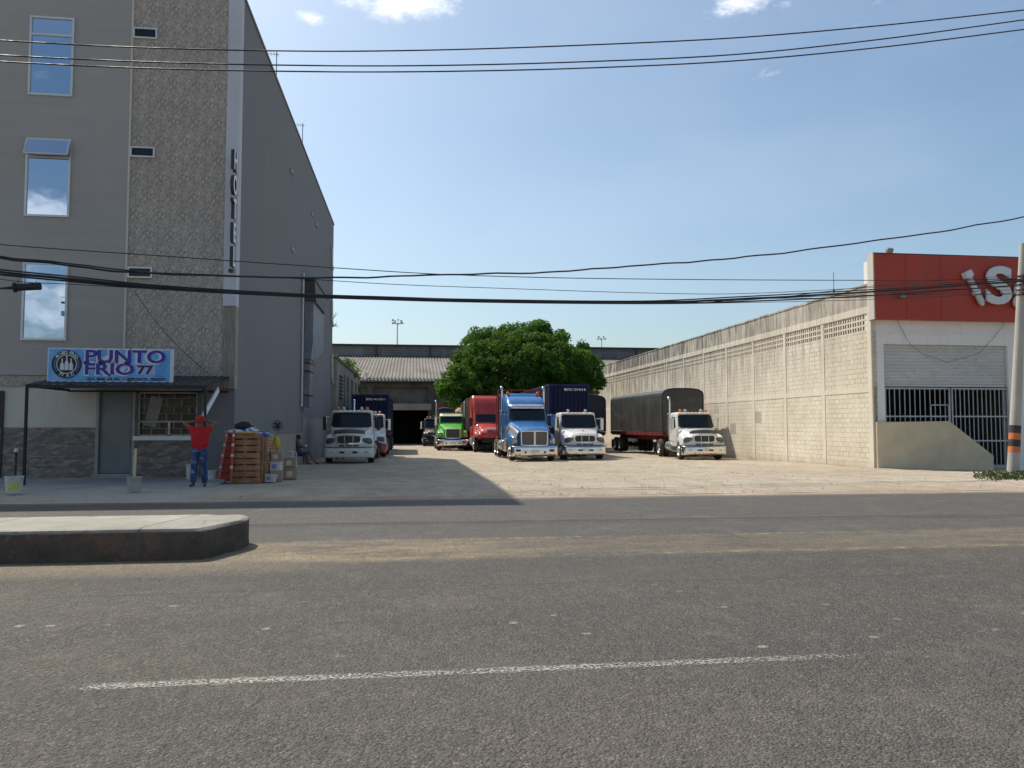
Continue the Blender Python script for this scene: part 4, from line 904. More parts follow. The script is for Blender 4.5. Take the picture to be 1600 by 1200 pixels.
# ------------------------------------------------------------------ annex, warehouse, towers
an = thing('annex_building', 'low concrete annex with louvres and tall openings behind the hotel', 'building', (-5, HB+.2, -.4)); AN = an.location.copy()
def annex():
    X = -5.0; y0, y1, z1 = HB+.05, 74.0, 5.95
    ops = [(HB+5.6, HB+6.9, 1.2, 2.9), (HB+5.6, HB+6.9, 3.3, 5.3), (HB+8, HB+10.3, 1.2, 2.9), (HB+8, HB+10.3, 3.3, 5.3), (HB+12, HB+14.4, 1.2, 2.9), (HB+12, HB+14.4, 3.3, 5.3), (HB+16, HB+18.5, 1.2, 2.9), (HB+16, HB+18.5, 3.3, 5.3)]
    ysp = sorted({y0, y1, *[o[0] for o in ops], *[o[1] for o in ops]}); zsp = [-.6, 1.2, 2.9, 3.3, 5.3, z1]
    mb = MB(AN)
    for a, b_ in zip(ysp, ysp[1:]):
        for c, d in zip(zsp, zsp[1:]):
            if any(o[0] <= a and b_ <= o[1] and o[2] <= c and d <= o[3] for o in ops): continue
            mb.poly([(X, a, c), (X, b_, c), (X, b_, d), (X, a, d)]); mb.poly([(X-.25, a, c), (X-.25, b_, c), (X-.25, b_, d), (X-.25, a, d)])
    mb.bb(X-.25, X-.002, y0, y1, z1, z1+.01)
    mb.poly([(X, y0, -.6), (-14, y0, -.6), (-14, y0, z1), (X, y0, z1)]); mb.build('wall', mat('annex_concrete', (.36, .32, .265), .9, 0, .35, .8, .4, 12, dirt=.5, dcol=(.17, .15, .13)), an, recalc=False)
    mb = MB(AN); mb.bb(X-9, X+.12, y0, y1, z1+.012, z1+.14); mb.build('roof', 'parapet_mat', an)
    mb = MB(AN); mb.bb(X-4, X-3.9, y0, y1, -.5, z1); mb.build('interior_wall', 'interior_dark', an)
    for k in range(7):
        mb = MB(AN); z = 3.5+k*.25; mb.box((X+.04, HB+3.1, z), (.16, 2.6, .05), Matrix.Rotation(R(25), 3, 'Y')); mb.build('louvre', mat('louvre_grey', (.2, .18, .16), .8), an)
    for o in ops[::2]:
        mb = MB(AN); mb.bb(X-.1, X+.06, (o[0]+o[1])/2-.1, (o[0]+o[1])/2+.1, 1.2, 5.3); mb.build('mullion', 'annex_concrete', an)
annex()
wh = thing('warehouse', 'long warehouse with corrugated roof, louvred clerestory and dark doorway at the back of the yard', 'building', (5, 79, -.4)); WO = wh.location.copy()
def warehouse():
    Y, YR = 79.0, 96.0
    ze = at(620, 594, Y-1.2).z; zr = at(620, 557, YR).z; zc = at(620, 541, YR).z; xa, xb = -24, 62
    m, t, b, pos, g = newmat('asbestos_roof')
    sx = N(t, 'ShaderNodeSeparateXYZ'); t.links.new(pos, sx.inputs[0])
    c = ramp(t, tnoise(t, pos, .5, 8, .65, (1, .4, 1)), [(.3, (.135, .118, .10)), (.7, (.255, .228, .195))]); c = tmix(t, ramp(t, tnoise(t, pos, 3, 8, .7, (2, .5, 1)), [(.5, 0.0), (.7, .6)]), c, (.13, .12, .11))
    rows = tmath(t, 'FRACT', tmath(t, 'MULTIPLY', sx.outputs[1], .62)); c = tmix(t, ramp(t, rows, [(.0, .5), (.06, 0.0)]), c, (.1, .09, .08))
    t.links.new(c, b.inputs['Base Color']); b.inputs['Roughness'].default_value = .9
    nw = int((xb-xa)/.36)
    mb = MB(WO); mb.grid(lambda u, v: (lerp(xa, xb, u), lerp(Y-1.2, YR, v), lerp(ze, zr, v)+.055*math.sin(u*nw*2*math.pi)+.03*noise.noise(Vector((u*30, v*4, 0)))), nw*6, 10); mb.build('roof', 'asbestos_roof', wh, smooth=80, solid=.03)
    mb = MB(WO); mb.bb(at(571, 590, Y-1.2).x, at(573.5, 590, Y-1.2).x, Y-1.3, Y-.1, ze+.05, ze+.75); mb.build('loose_sheet', 'white_paint', wh)
    mb = MB(WO); mb.bb(xa, xb, Y-1.25, Y-1.15, ze-.16, ze-.0); mb.build('gutter', 'louvre_grey', wh)
    mb = MB(WO); mb.bb(xa, xb, Y-.6, Y-.1, ze-.65, ze-.2); mb.build('eave_beam', mat('dark_concrete', (.13, .12, .11), .9, 0, .35, 1.5, .3, 12), wh)
    xo0, xo1 = at(598, 660, Y).x, at(669, 660, Y).x; zt = at(640, 641, Y).z; zl = at(640, 631, Y).z
    mb = MB(WO); mb.bb(xa, xo0, Y, Y+.3, -.8, ze); mb.bb(xo1, xb, Y, Y+.3, -.8, ze); mb.bb(xo0, xo1, Y, Y+.3, zl, ze); mb.build('front_wall', mat('wh_wall', (.20, .185, .165), .9, 0, .4, .8, .4, 10, dirt=.4, dcol=(.09, .08, .07)), wh)
    mb = MB(WO); mb.bb(xo0-.4, xo1+.3, Y-.9, Y-.003, zt, zl); mb.build('door_lintel', 'beige_lintel', wh)
    for x in (578, 673, 760, 850): 
        X = at(x, 660, Y).x; mb = MB(WO); mb.bb(X-.3, X+.3, Y-.55, Y-.002, -.8, ze-.66); mb.build('pillar', 'dark_concrete', wh)
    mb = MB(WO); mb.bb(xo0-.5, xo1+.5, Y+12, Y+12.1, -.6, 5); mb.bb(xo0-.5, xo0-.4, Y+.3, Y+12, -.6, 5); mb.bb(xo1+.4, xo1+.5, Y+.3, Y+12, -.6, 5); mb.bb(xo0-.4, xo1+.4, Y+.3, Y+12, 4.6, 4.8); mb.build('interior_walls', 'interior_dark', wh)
    mb = MB(WO); mb.bb(xa, xb, YR, YR+.2, zr-1, zc-.0); mb.build('clerestory_wall', mat('clere_grey', (.22, .22, .225), .7, 0, .2, 1), wh)
    mb = MB(WO); mb.bb(xa, xb, YR-.5, YR+4, zc+.002, zc+.18); mb.build('clerestory_roof', 'dark_steel', wh)
    lm = mat('louvre_light', (.34, .34, .345), .5, .3)
    for k in range(34):
        X = xa+.4+2.5*k; 
        if X < -8 or X > 42: continue
        mb = MB(WO)
        for j in range(4): z = lerp(zr+.12, zc-.16, (j+.5)/4); mb.box((X+1.15, YR-.07, z), (2.2, .14, .05), Matrix.Rotation(R(-35), 3, 'X'))
        mb.build('louvre_panel', lm, wh)
    for k in range(7):
        X = at(588, 548, YR).x+(at(672, 548, YR).x-at(588, 548, YR).x)*(k-1); mb = MB(WO); mb.bb(X-.09, X+.09, YR-.25, YR-.15, zr-.1, zc); mb.build('post', 'dark_steel', wh)
warehouse()
for (x, y, Y, lab) in ((621, 504, 150, 'tall floodlight mast above the warehouse roof, left of the tree'), (940, 529, 190, 'distant floodlight mast just right of the tree')):
    p = at(x, y, Y); o = thing('floodlight_mast', lab, 'floodlight mast', (p.x, Y, 0)); mb = MB(); h = p.z; mb.cyl((0, 0, 0), (0, 0, h), .2, .10, 12); mb.build('mast', mat('mast_grey', (.40, .41, .43), .6, .3), o)
    mb = MB()
    for k in range(5):
        a = k*math.pi/5+.3; L = .75; mb.cyl((-L*math.cos(a), -L*math.sin(a), h-.2), (L*math.cos(a), L*math.sin(a), h-.2), .05, n=6)
    mb.build('arm_ring', 'mast_grey', o)
    for k in range(9):
        a = k*2*math.pi/9; mb = MB(); q = Vector((.95*math.cos(a), .95*math.sin(a), h-.1+.5*(k % 2))); mb.box(q, (.36, .22, .4), Matrix.Rotation(a, 3, 'Z')); mb.build('lamp', 'mast_grey', o, bevel=.05)
# shop row across the road behind the camera, mirrored in the hotel windows
ob = thing('shop_row', 'cream two-storey shop row across the road, seen mirrored in the lowest hotel window', 'building', (-22, -24, 0)); OO = ob.location.copy()
mb = MB(OO); mb.bb(-48, 4, -34, -24, -.3, 7.6); mb.build('wall', 'cream_white', ob)
mb = MB(OO); mb.bb(-48.4, 4.4, -34.4, -23.4, 7.62, 7.9); mb.build('roof', 'plain_concrete', ob)
for k in range(12):
    for z in (1.2, 4.6): mb = MB(OO); x = -46+4.2*k; mb.bb(x, x+1.7, -23.98, -23.9, z, z+1.6); mb.build('window', 'dark_window', ob)
# ------------------------------------------------------------------ trees and plants
m, t, b, pos, g = newmat('leaf')
n = tnoise(t, pos, 1.1, 4, .6); wn = tnoise(t, pos, 9, 2, .5)
c = ramp(t, n, [(.3, (.028, .08, .014)), (.5, (.052, .135, .02)), (.68, (.11, .23, .025))]); c = tmix(t, ramp(t, tnoise(t, pos, .45, 3, .5), [(.38, .6), (.6, 0.0)]), c, (.022, .07, .02)); c = tmix(t, ramp(t, wn, [(.4, 0.0), (.65, .4)]), c, (.14, .25, .035))
t.links.new(c, b.inputs['Base Color']); b.inputs['Roughness'].default_value = .65; b.inputs['Specular IOR Level'].default_value = .2
tl = N(t, 'ShaderNodeBsdfTranslucent'); t.links.new(tmix(t, .5, c, (.17, .34, .02)), tl.inputs[0]); ms = N(t, 'ShaderNodeMixShader'); ms.inputs[0].default_value = .42
t.links.new(b.outputs[0], ms.inputs[1]); t.links.new(tl.outputs[0], ms.inputs[2]); t.links.new(ms.outputs[0], t.nodes['Material Output'].inputs[0])
mat('bark', (.13, .10, .075), .9, 0, .35, 3, .8, 14)
def leaves(mb, c, r, n, size, sq=1.0, rnd=random, shell=.55):
    for _ in range(n):
        d = Vector((rnd.gauss(0, 1), rnd.gauss(0, 1), rnd.gauss(0, 1))).normalized()
        lump = 1+.28*noise.noise(d*2.3+Vector(c)*.37)+.16*noise.noise(d*6+Vector(c))
        k = rnd.random()**.5*(1-shell)+shell
        p = Vector(c)+Vector((d.x, d.y, d.z*sq))*r*k*lump
        nrm = (d+Vector((rnd.gauss(0, .55), rnd.gauss(0, .55), rnd.gauss(0, .55)+.25))).normalized(); u = nrm.orthogonal().normalized(); u = Matrix.Rotation(rnd.random()*6.28, 3, nrm) @ u; w = nrm.cross(u)
        s = size*rnd.uniform(.6, 1.25); q = s*rnd.uniform(.35, .55)
        mb.F([mb.V(p-u*s*.5), mb.V(p+w*q*.5-nrm*s*.06), mb.V(p+u*s*.5), mb.V(p-w*q*.5-nrm*s*.06)])
def big_tree():
    Y = 66; o = thing('tree', 'large rounded leafy green tree behind the parked trucks', 'tree', (9.2, Y, -.4)); TO = o.location.copy()
    rnd = random.Random(3); mb = MB(TO); blobs = []
    spec = [(712, 598, 1.9, -1), (695, 600, 1.0, -2), (740, 590, 2.2, -1.5), (730, 560, 1.7, 0), (752, 530, 1.8, 0), (745, 548, 1.8, -2), (735, 534, 1.1, 1), (775, 520, 1.5, 1), (790, 545, 2.4, -2.5), (785, 580, 2.6, -3), (770, 605, 2.3, -3), (800, 518, 1.6, 0), (828, 513, 1.9, 0),
            (845, 516, 1.7, 1), (860, 530, 2.3, -1), (835, 560, 2.7, -3.5), (820, 598, 2.6, -3.5), (872, 521, 1.4, 1), (893, 530, 1.5, 0), (885, 560, 2.4, -2.5), (905, 545, 1.6, 0), (920, 570, 1.5, -.5), (910, 590, 2.0, -1), (875, 600, 2.5, -2.5), (928, 585, 1.1, 0),
            (810, 540, 2.6, 2.5), (860, 560, 2.8, 3), (770, 565, 2.6, 3), (900, 580, 2.3, 3), (830, 590, 2.8, 3), (720, 580, 1.4, -2), (855, 585, 2.2, -4), (755, 575, 2.0, -3), (815, 525, 1.4, -2), (840, 535, 1.5, -3), (865, 545, 1.4, -3.2), (800, 565, 1.6, -4), (745, 612, 1.7, -2), (725, 617, 1.1, -1), (934, 572, .8, 0), (878, 512, .7, 0), (761, 515, .8, 0), (850, 505, .9, 0)]
    spec = [(812+(x-812)*.97, y+7+(4 if y < 530 else 0), r*(.93 if y < 560 else 1), dy) for x, y, r, dy in spec if (x, y) not in ((893, 530), (872, 521))]
    for (x, y, r, dy) in spec:
        c = at(x, y, Y+dy); blobs.append((c, r)); n = int(700*r*r)
        r *= .9; leaves(mb, c, r*.72, int(110*r*r), .30, .82, rnd, .2)
        thin = x > 850 and y < 555
        for _ in range(int((4.4 if not thin else 3.0)*r+2)):
            d = Vector((rnd.gauss(0, 1), rnd.gauss(0, .9)-.8, rnd.gauss(0, 1)+.35)).normalized(); rr = rnd.uniform(.30, .52)*min(r, 1.7); cc = c+Vector((d.x, d.y, d.z*.82))*r*.86; leaves(mb, cc, rr, int(560*rr*rr), .27, .8, rnd, .72)
        for _ in range(int(5*r)):                                   # outlying sprigs for an uneven outline
            d = Vector((rnd.gauss(0, 1), rnd.gauss(0, 1), rnd.gauss(0, 1)+.4)).normalized(); leaves(mb, c+Vector((d.x, d.y, d.z*.82))*r*1.0, rnd.uniform(.25, .5), 55, .24, .8, rnd, .2)
    mb.build('crown', 'leaf', o, recalc=False)
    mb = MB(TO); base = Vector((9.2, Y, -.5)); fork = Vector((9.3, Y, 2.2)); mb.tube([base, Vector((9.25, Y, .8)), fork], [.55, .42, .38], 12); tr = mb.build('trunk', 'bark', o, smooth=60)
    for (c, r) in blobs[::2]:
        mb = MB(TO); mid = fork.lerp(c, .5)+Vector((rnd.uniform(-.5, .5), rnd.uniform(-.5, .5), .2)); mb.tube([fork, mid, c], [.24, .14, .04], 7); mb.build('limb', 'bark', tr, smooth=60)
big_tree()
def shrub(pts, name, lab, size=.22, stems=True, base=None, cat='shrub'):
    rnd = random.Random(len(lab)); base = Vector(base); o = thing(name, lab, cat, base); mb = MB(base)
    for (c, r) in pts: leaves(mb, c, r, int(160*r*r/ (size*size) *.12)+20, size, .9, rnd, .1)
    mb.build('foliage', 'leaf', o, recalc=False); mb = MB(base)
    for (c, r) in pts: mb.tube([base, base.lerp(c, .5)+Vector((.1, 0, 0)), c], [.04, .03, .01], 5)
    mb.build('stem', 'bark', o)
a = [at(546, 573, 68), at(541, 566, 68), at(552, 582, 67), at(543, 585, 67)]
shrub([(p, r) for p, r in zip(a, (.8, .5, .7, .6))], 'shrub', 'straggly green shrub growing on the annex roof edge', .3, base=at(545, 590, 67.5))
shrub([(at(553, 612, 72), .7), (at(560, 607, 72), .5)], 'shrub', 'small yellow-green shrub below the warehouse eave by the annex', .3, base=(at(553, 612, 72).x, 72, -.3))
shrub([(at(522, 557, 55), .35)], 'shrub', 'tiny green tuft at the hotel end of the annex roof', .2, base=at(521, 562, 55))
o = thing('bare_tree', 'leafless twigs poking out past the rear hotel corner', 'tree', (-6.2, 57, 5)); mb = MB(o.location); rnd = random.Random(2)
s0 = Vector((-6.2, 57, 5)); mid = at(515, 512, 57); mb.tube([s0, mid], [.12, .07], 6)
for (x, y) in ((525, 487), (528, 508), (519, 490), (530, 511)):
    e = at(x, y, 57); m_ = mid.lerp(e, .5)+Vector((.05, 0, .1)); mb.tube([mid, m_, e], [.04, .025, .008], 5)
    for _ in range(3): mb.tube([m_, m_+Vector((rnd.uniform(-.1, .35), 0, rnd.uniform(0, .5)))], [.014, .005], 4)
mb.build('branch', 'bark', o)
# weeds by the pole
mb = MB(at(1570, 745, 24)); rnd = random.Random(5)
for _ in range(1900):
    x, y = rnd.gauss(1575, 24), rnd.gauss(745, 2.6)
    if not (1524 < x < 1650 and 738 < y < 756): continue
    p = gnd(x, y); h = rnd.uniform(.03, .17)*(1+.8*noise.noise(p*2)); a = rnd.random()*6.28; d = Vector((math.cos(a), math.sin(a), 0)); w = Vector((-d.y, d.x, 0))*rnd.uniform(.015, .04)
    mb.F([mb.V(p-w*.4), mb.V(p+w*.4), mb.V(p+d*h*.5+w+Vector((0, 0, h*.7))), mb.V(p+d*h*.9+Vector((0, 0, h*rnd.uniform(.5, 1)))), mb.V(p+d*h*.5-w+Vector((0, 0, h*.7)))])
tag(mb.build('weeds', mat('weed_green', (.13, .15, .05), .7, 0, .5, 5, 0), recalc=False), 'low green weeds round the foot of the banded pole', 'weeds', kind='stuff')
# loose stones over the yard
m, t, b, pos, g = newmat('stone_chip'); c = ramp(t, tnoise(t, pos, 3, 3), [(.35, (.26, .21, .16)), (.65, (.5, .44, .36))]); t.links.new(c, b.inputs['Base Color']); b.inputs['Roughness'].default_value = .9
mb = MB(); rnd = random.Random(11)
for k in range(5200):
    Y = 17.1+abs(rnd.gauss(0, 1))*(.8 if k < 900 else 12); X = rnd.uniform(-12, 22) if k < 900 or Y < 24 else rnd.uniform(-4.6, 17.5)
    if Y > 60 or (X > 18 and Y > 28) or (X < -5.2 and Y > 19.8): continue
    s = rnd.uniform(.008, .024)*(1.8 if rnd.random() < .05 else 1); p = Vector((X, Y, gz(X, Y)+.012+s*.2)); 
    vs = [mb.V(p+Vector((math.cos(a)*s*rnd.uniform(.7, 1.3), math.sin(a)*s*rnd.uniform(.7, 1.3), rnd.uniform(-.3, .1)*s))) for a in (0, 1.3, 2.5, 3.8, 5.0)]; tp = mb.V(p+Vector((rnd.uniform(-.3, .3)*s, 0, s*rnd.uniform(.4, .8))))
    for j in range(5): mb.F((vs[j], vs[(j+1) % 5], tp))
tag(mb.build('gravel', 'stone_chip', recalc=False), 'loose stones scattered over the bare earth', 'gravel', kind='stuff')
# ------------------------------------------------------------------ trucks (local frame: x across, y backwards from the bumper, z up)
def paint(name, col, dirt=.12, metal=0): return mat(name, col, .36, metal, .10, 1.5, 0, dirt=dirt+.12, dcol=(.33, .28, .22), coat=.35, local=True)
paint('truck_white', (.72, .72, .69)); paint('truck_blue', (.010, .15, .42), .05, .25); paint('truck_green', (.10, .50, .055), .05); paint('truck_red', (.50, .032, .022), .22); paint('truck_silver', (.42, .40, .36), .15, .3)
paint('truck_black', (.02, .02, .022)); mat('olive_shield', (.10, .10, .075), .4); mat('frame_red', (.13, .012, .010), .6, 0, .3, dirt=.3, dcol=(.1, .05, .04)); mat('chassis_black', (.03, .028, .026), .75, dirt=.5, dcol=(.14, .115, .09))
mat('chassis_dusty', (.30, .27, .23), .8, dirt=.4)
paint('mirror_blue', (.010, .15, .42)); mat('alloy', (.62, .61, .59), .3, .85, .15, dirt=.4, dcol=(.3, .25, .2))
MESHC = {}
def tyre_mesh(kind):
    if kind in MESHC: return MESHC[kind]
    r, w = .51, (.29 if kind == 'front' else .58)
    prof = [(.29, -w/2+.01), (.40, -w/2-.012), (.47, -w/2+.004), (r-.012, -w/2+.03), (r, -w/2+.06)]
    if kind == 'front':
        for g_ in (-.075, -.025, .025, .075): prof += [(r, g_-.012), (r-.014, g_-.008), (r-.014, g_+.008), (r, g_+.012)]
    else:
        prof += [(r, -.06), (r-.05, -.035), (.38, -.01), (.38, .01), (r-.05, .035), (r, .06)]
    prof += [(r, w/2-.06), (r-.012, w/2-.03), (.47, w/2-.004), (.40, w/2+.012), (.29, w/2-.01)]
    mb = MB(); mb.lathe(prof, (0, 0, 0), (1, 0, 0), 36)
    o = mb.build('tyre', 'rubber', smooth=35); MESHC[kind] = o.data; bpy.data.objects.remove(o); return MESHC[kind]
def rim_mesh(kind, side):
    key = ('rim', kind, side)
    if key in MESHC: return MESHC[key]
    w = .29 if kind == 'front' else .58; s = side; e = w/2
    if kind == 'front': prof = [(.295, -e+.02), (.295, e-.01), (.285, e-.02), (.26, e-.05), (.20, e-.045), (.17, e+.01), (.11, e+.035), (.10, e+.07), (.05, e+.085), (0, e+.088)]
    else: prof = [(.295, -e+.02), (.295, e-.01), (.28, e-.03), (.265, e-.13), (.20, e-.15), (.13, e-.14), (.12, e-.02), (.09, e+.0), (0, e+.005)]
    mb = MB(); mb.lathe([(r, h*s) for r, h in prof], (0, 0, 0), (1, 0, 0), 24)
    for k in range(10):
        a = k*math.pi/5; rr_ = .145 if kind == 'front' else .165; h = (e+.015 if kind == 'front' else e-.13)*s
        mb.cyl((h, rr_*math.cos(a), rr_*math.sin(a)), (h+.035*s, rr_*math.cos(a), rr_*math.sin(a)), .014, n=6)
    o = mb.build('wheel', 'alloy', smooth=35); MESHC[key] = o.data; bpy.data.objects.remove(o); return MESHC[key]
def wheel(root, x, y, kind='front', z=.51):
    side = -1 if x < 0 else 1
    w = bpy.data.objects.new('wheel', rim_mesh(kind, side)); COL.objects.link(w); w.parent = root; w.location = (x, y, z); w.rotation_euler = (random.random()*6.28, 0, 0)
    t_ = bpy.data.objects.new('tyre', tyre_mesh(kind)); COL.objects.link(t_); t_.parent = w
def supe(v, n): return max(0, 1-min(1, abs(v))**n)**(1/n)
class Cab:
    """Body of stacked rounded-rectangle rings: list of (z, y_front, y_back, half_width)."""
    def __init__(s, st, n=6): s.st = st; s.n = n
    def at(s, z):
        st = s.st
        return tuple(interp([(q[0], q[k]) for q in st], z) for k in (1, 2, 3))
    def front(s, x, z, off=0):
        yf, yb, hw = s.at(z); yc, hl = (yf+yb)/2, (yb-yf)/2
        return Vector((x, yc-hl*supe(x/hw, s.n)-off, z))
    def side(s, y, z, sd, off=0):
        yf, yb, hw = s.at(z); yc, hl = (yf+yb)/2, (yb-yf)/2
        return Vector((sd*(hw*supe((y-yc)/hl, s.n)+off), y, z))
    def shell(s, name, m, root, n=56):
        mb = MB(); rings = []
        for (z, yf, yb, hw) in s.st:
            yc, hl = (yf+yb)/2, (yb-yf)/2; r = []
            for k in range(n):
                a = 2*math.pi*k/n; ca, sa = math.cos(a), math.sin(a); e = 2/s.n
                r.append(mb.V((hw*math.copysign(abs(ca)**e, ca), yc+hl*math.copysign(abs(sa)**e, sa), z)))
            rings.append(r)
        for A, B in zip(rings, rings[1:]):
            for k in range(n): mb.F((A[k], A[(k+1) % n], B[(k+1) % n], B[k]))
        mb.F(rings[0][::-1]); mb.F(rings[-1]); return mb.build(name, m, root, smooth=32)
    def glass(s, root, hw0, hw1, z0, z1, name='windshield', off=.012, rim=.045, nu=14, nv=6, shade='truck_glass'):
        def fn(h0, h1, a, b_, o): return lambda u, v: s.front(lerp(-1, 1, u)*lerp(h0, h1, v), lerp(a, b_, v), o)
        mb = MB(); mb.grid(fn(hw0+rim, hw1+rim, z0-rim, z1+rim, off*.5), nu, nv); mb.build(name+'_seal', 'black_plastic', root, smooth=60)
        mb = MB(); mb.grid(fn(hw0, hw1, z0, z1, off), nu, nv); g_ = mb.build(name, shade, root, smooth=60); return g_
    def sideglass(s, root, y0, y1, z0, z1, slope=.0):
        for sd in (-1, 1):
            mb = MB(); mb.grid(lambda u, v: s.side(lerp(y0+slope*v, y1, u), lerp(z0, z1, v), sd, .012), 5, 4); mb.build('side_window', 'truck_glass', root, smooth=60)
def hood(root, m, c):
    """Loft of bonnet and wings. c: L, wc0, wc1, zc0, zc1, wf, zf0, zf1, zb, k, yw, nose(y setback of wings)"""
    L, yw = c['L'], c['yw']; k = c.get('k', .22); n = 20; setb = c.get('set', .0)
    def fend(y):                                                     # wing top
        a = sstep(0, .18, y/L+.05); t = y/L
        return interp([(0, c['zf0']), (.3, lerp(c['zf0'], c['zf1'], .8)), (.55, c['zf1']), (.8, lerp(c['zf1'], c['zc1'], .1)), (1, c['zf1'])], t)
    def wid(y): t = y/L; return interp([(0, c['wf']-.06), (.08, c['wf']), (.62, c['wf']), (.85, c['wf']-.06), (1, c['hwc'])], t)
    def bot(y):
        d = abs(y-yw); r = .60
        return max(c['zb'], .51+math.sqrt(max(0, r*r-d*d))) if d < r else c['zb']
    def yfront(x): return k*x*x + setb*sstep(c['wc0']-.02, c['wc0']+.12, abs(x))
    mb = MB(); rows = []; ns = 22
    ts = [0, .02, .06, .12, .2, .3, .4, .5, .6, .7, .8, .9, 1]
    xs = [j/ns for j in range(-ns, ns+1)]
    for t in ts:
        y = t*L; W = wid(y); wc = lerp(c['wc0'], c['wc1'], t); zc = lerp(c['zc0'], c['zc1'], t**.75) ; rnd_ = 1-.0*t
        drop = (1-sstep(0, .1, t))*c.get('rnd', .09); zf = fend(y)-drop*.8; row = [mb.V((-W, y+yfront(W)*(1-t), bot(y)))]
        for q in xs:
            x = q*W; ax = abs(x)
            top = zc-drop-.10*(ax/wc)**2*1.0 if ax < wc else -9
            cen = zc-drop-.07*(min(ax, wc*1.02)/wc)**2 - 3.2*max(0, ax-wc)
            fe = zf - (.16 if W-ax < 1e-6 else 0) - .16*max(0, (ax-(W-.13))/.13)**2
            kk = .06; a_, b_ = cen, fe; h_ = max(0, min(1, .5+.5*(a_-b_)/kk)); z = b_*(1-h_)+a_*h_+kk*h_*(1-h_)
            z = max(z, bot(y)+.0)
            row.append(mb.V((x, y+yfront(x)*(1-t), z)))
        row.append(mb.V((W, y+yfront(W)*(1-t), bot(y)))); rows.append(row)
    for A, B in zip(rows, rows[1:]):
        for j in range(len(A)-1): mb.F((A[j], B[j], B[j+1], A[j+1]))
    zb = c['zb']; A = rows[0]; Bt = [mb.V((mb.v[i].x, mb.v[i].y+.01, min(zb, mb.v[i].z))) for i in A]
    for j in range(len(A)-1): mb.F((A[j], A[j+1], Bt[j+1], Bt[j]))
    o = mb.build('hood', m, root, smooth=48)
    return o, yfront
def fpatch(yf, outline, off, y0=0): return [(x, y0+yf(x)-off, z) for x, z in outline]
def headlight(par, yf, cx, cz, w, h, sd, shape='tear', y0=0, m='clear_lens'):
    mb = MB(); n = 14; pts = []
    for k in range(n):
        a = 2*math.pi*k/n; ca, sa = math.cos(a), math.sin(a)
        if shape == 'tear': x = cx+w*(abs(ca)**.8*math.copysign(1, ca)); z = cz+h*(abs(sa)**.8*math.copysign(1, sa))*(1-.35*ca*-1)+.05*ca*-1
        else: e = .35; x = cx+w*math.copysign(abs(ca)**e, ca); z = cz+h*math.copysign(abs(sa)**e, sa)
        pts.append((sd*x, z))
    c0 = mb.V((sd*cx, y0+yf(cx)-.075, cz)); R1 = [mb.V((x, y0+yf(x)-.03, z)) for x, z in pts]; R0 = [mb.V((lerp(sd*cx, x, .6), y0+yf(lerp(cx, abs(x), .6))-.066, lerp(cz, z, .6))) for x, z in pts]; R2 = [mb.V((x, y0+yf(x)+.06, z)) for x, z in pts]
    for k in range(n): j = (k+1) % n; mb.F((c0, R0[k], R0[j])); mb.F((R0[k], R1[k], R1[j], R0[j])); mb.F((R1[k], R2[k], R2[j], R1[j]))
    hl = mb.build('headlight', m, par, smooth=50)
    mb = MB(); mb.mi = 0
    for k in range(n): 
        j = (k+1) % n; s_ = 1.10
        q = lambda p, f_, o_: (lerp(sd*cx, p[0], f_), y0+yf(abs(p[0]))-o_, lerp(cz, p[1], f_))
        mb.poly([q(pts[k], 1.0, .034), q(pts[j], 1.0, .034), q(pts[j], s_, .014), q(pts[k], s_, .014)])
    mb.build('bezel', 'black_plastic', hl, smooth=50); return hl
def bumper(root, hw, z0, z1, k, y0, m='chrome', th=.10, wrap=.25, name='bumper'):
    mb = MB()
    def fn(u, v):
        q = lerp(-1, 1, u); x = q*hw; z = lerp(z0, z1, v); y = y0+k*x*x+.10*max(0, (abs(q)-.88)/.12)**2 - .045*(1-(2*v-1)**4)
        return (x, y, z)
    mb.grid(fn, 26, 8)
    for sd in (-1, 1):
        a = Vector(fn(1 if sd > 0 else 0, 0)); 
        mb.grid(lambda u, v: (sd*(hw+.0), y0+k*hw*hw+.10-.0+u*wrap, lerp(z0, z1, v)) if u > 0 else fn(1 if sd > 0 else 0, v), 1, 8)
    return mb.build(name, m, root, smooth=50, solid=.03, recalc=True)
def pbox(root, name, m, x0, x1, y0, y1, z0, z1, bevel=.01):
    mb = MB(); mb.bb(x0, x1, y0, y1, z0, z1); return mb.build(name, m, root, bevel=bevel)
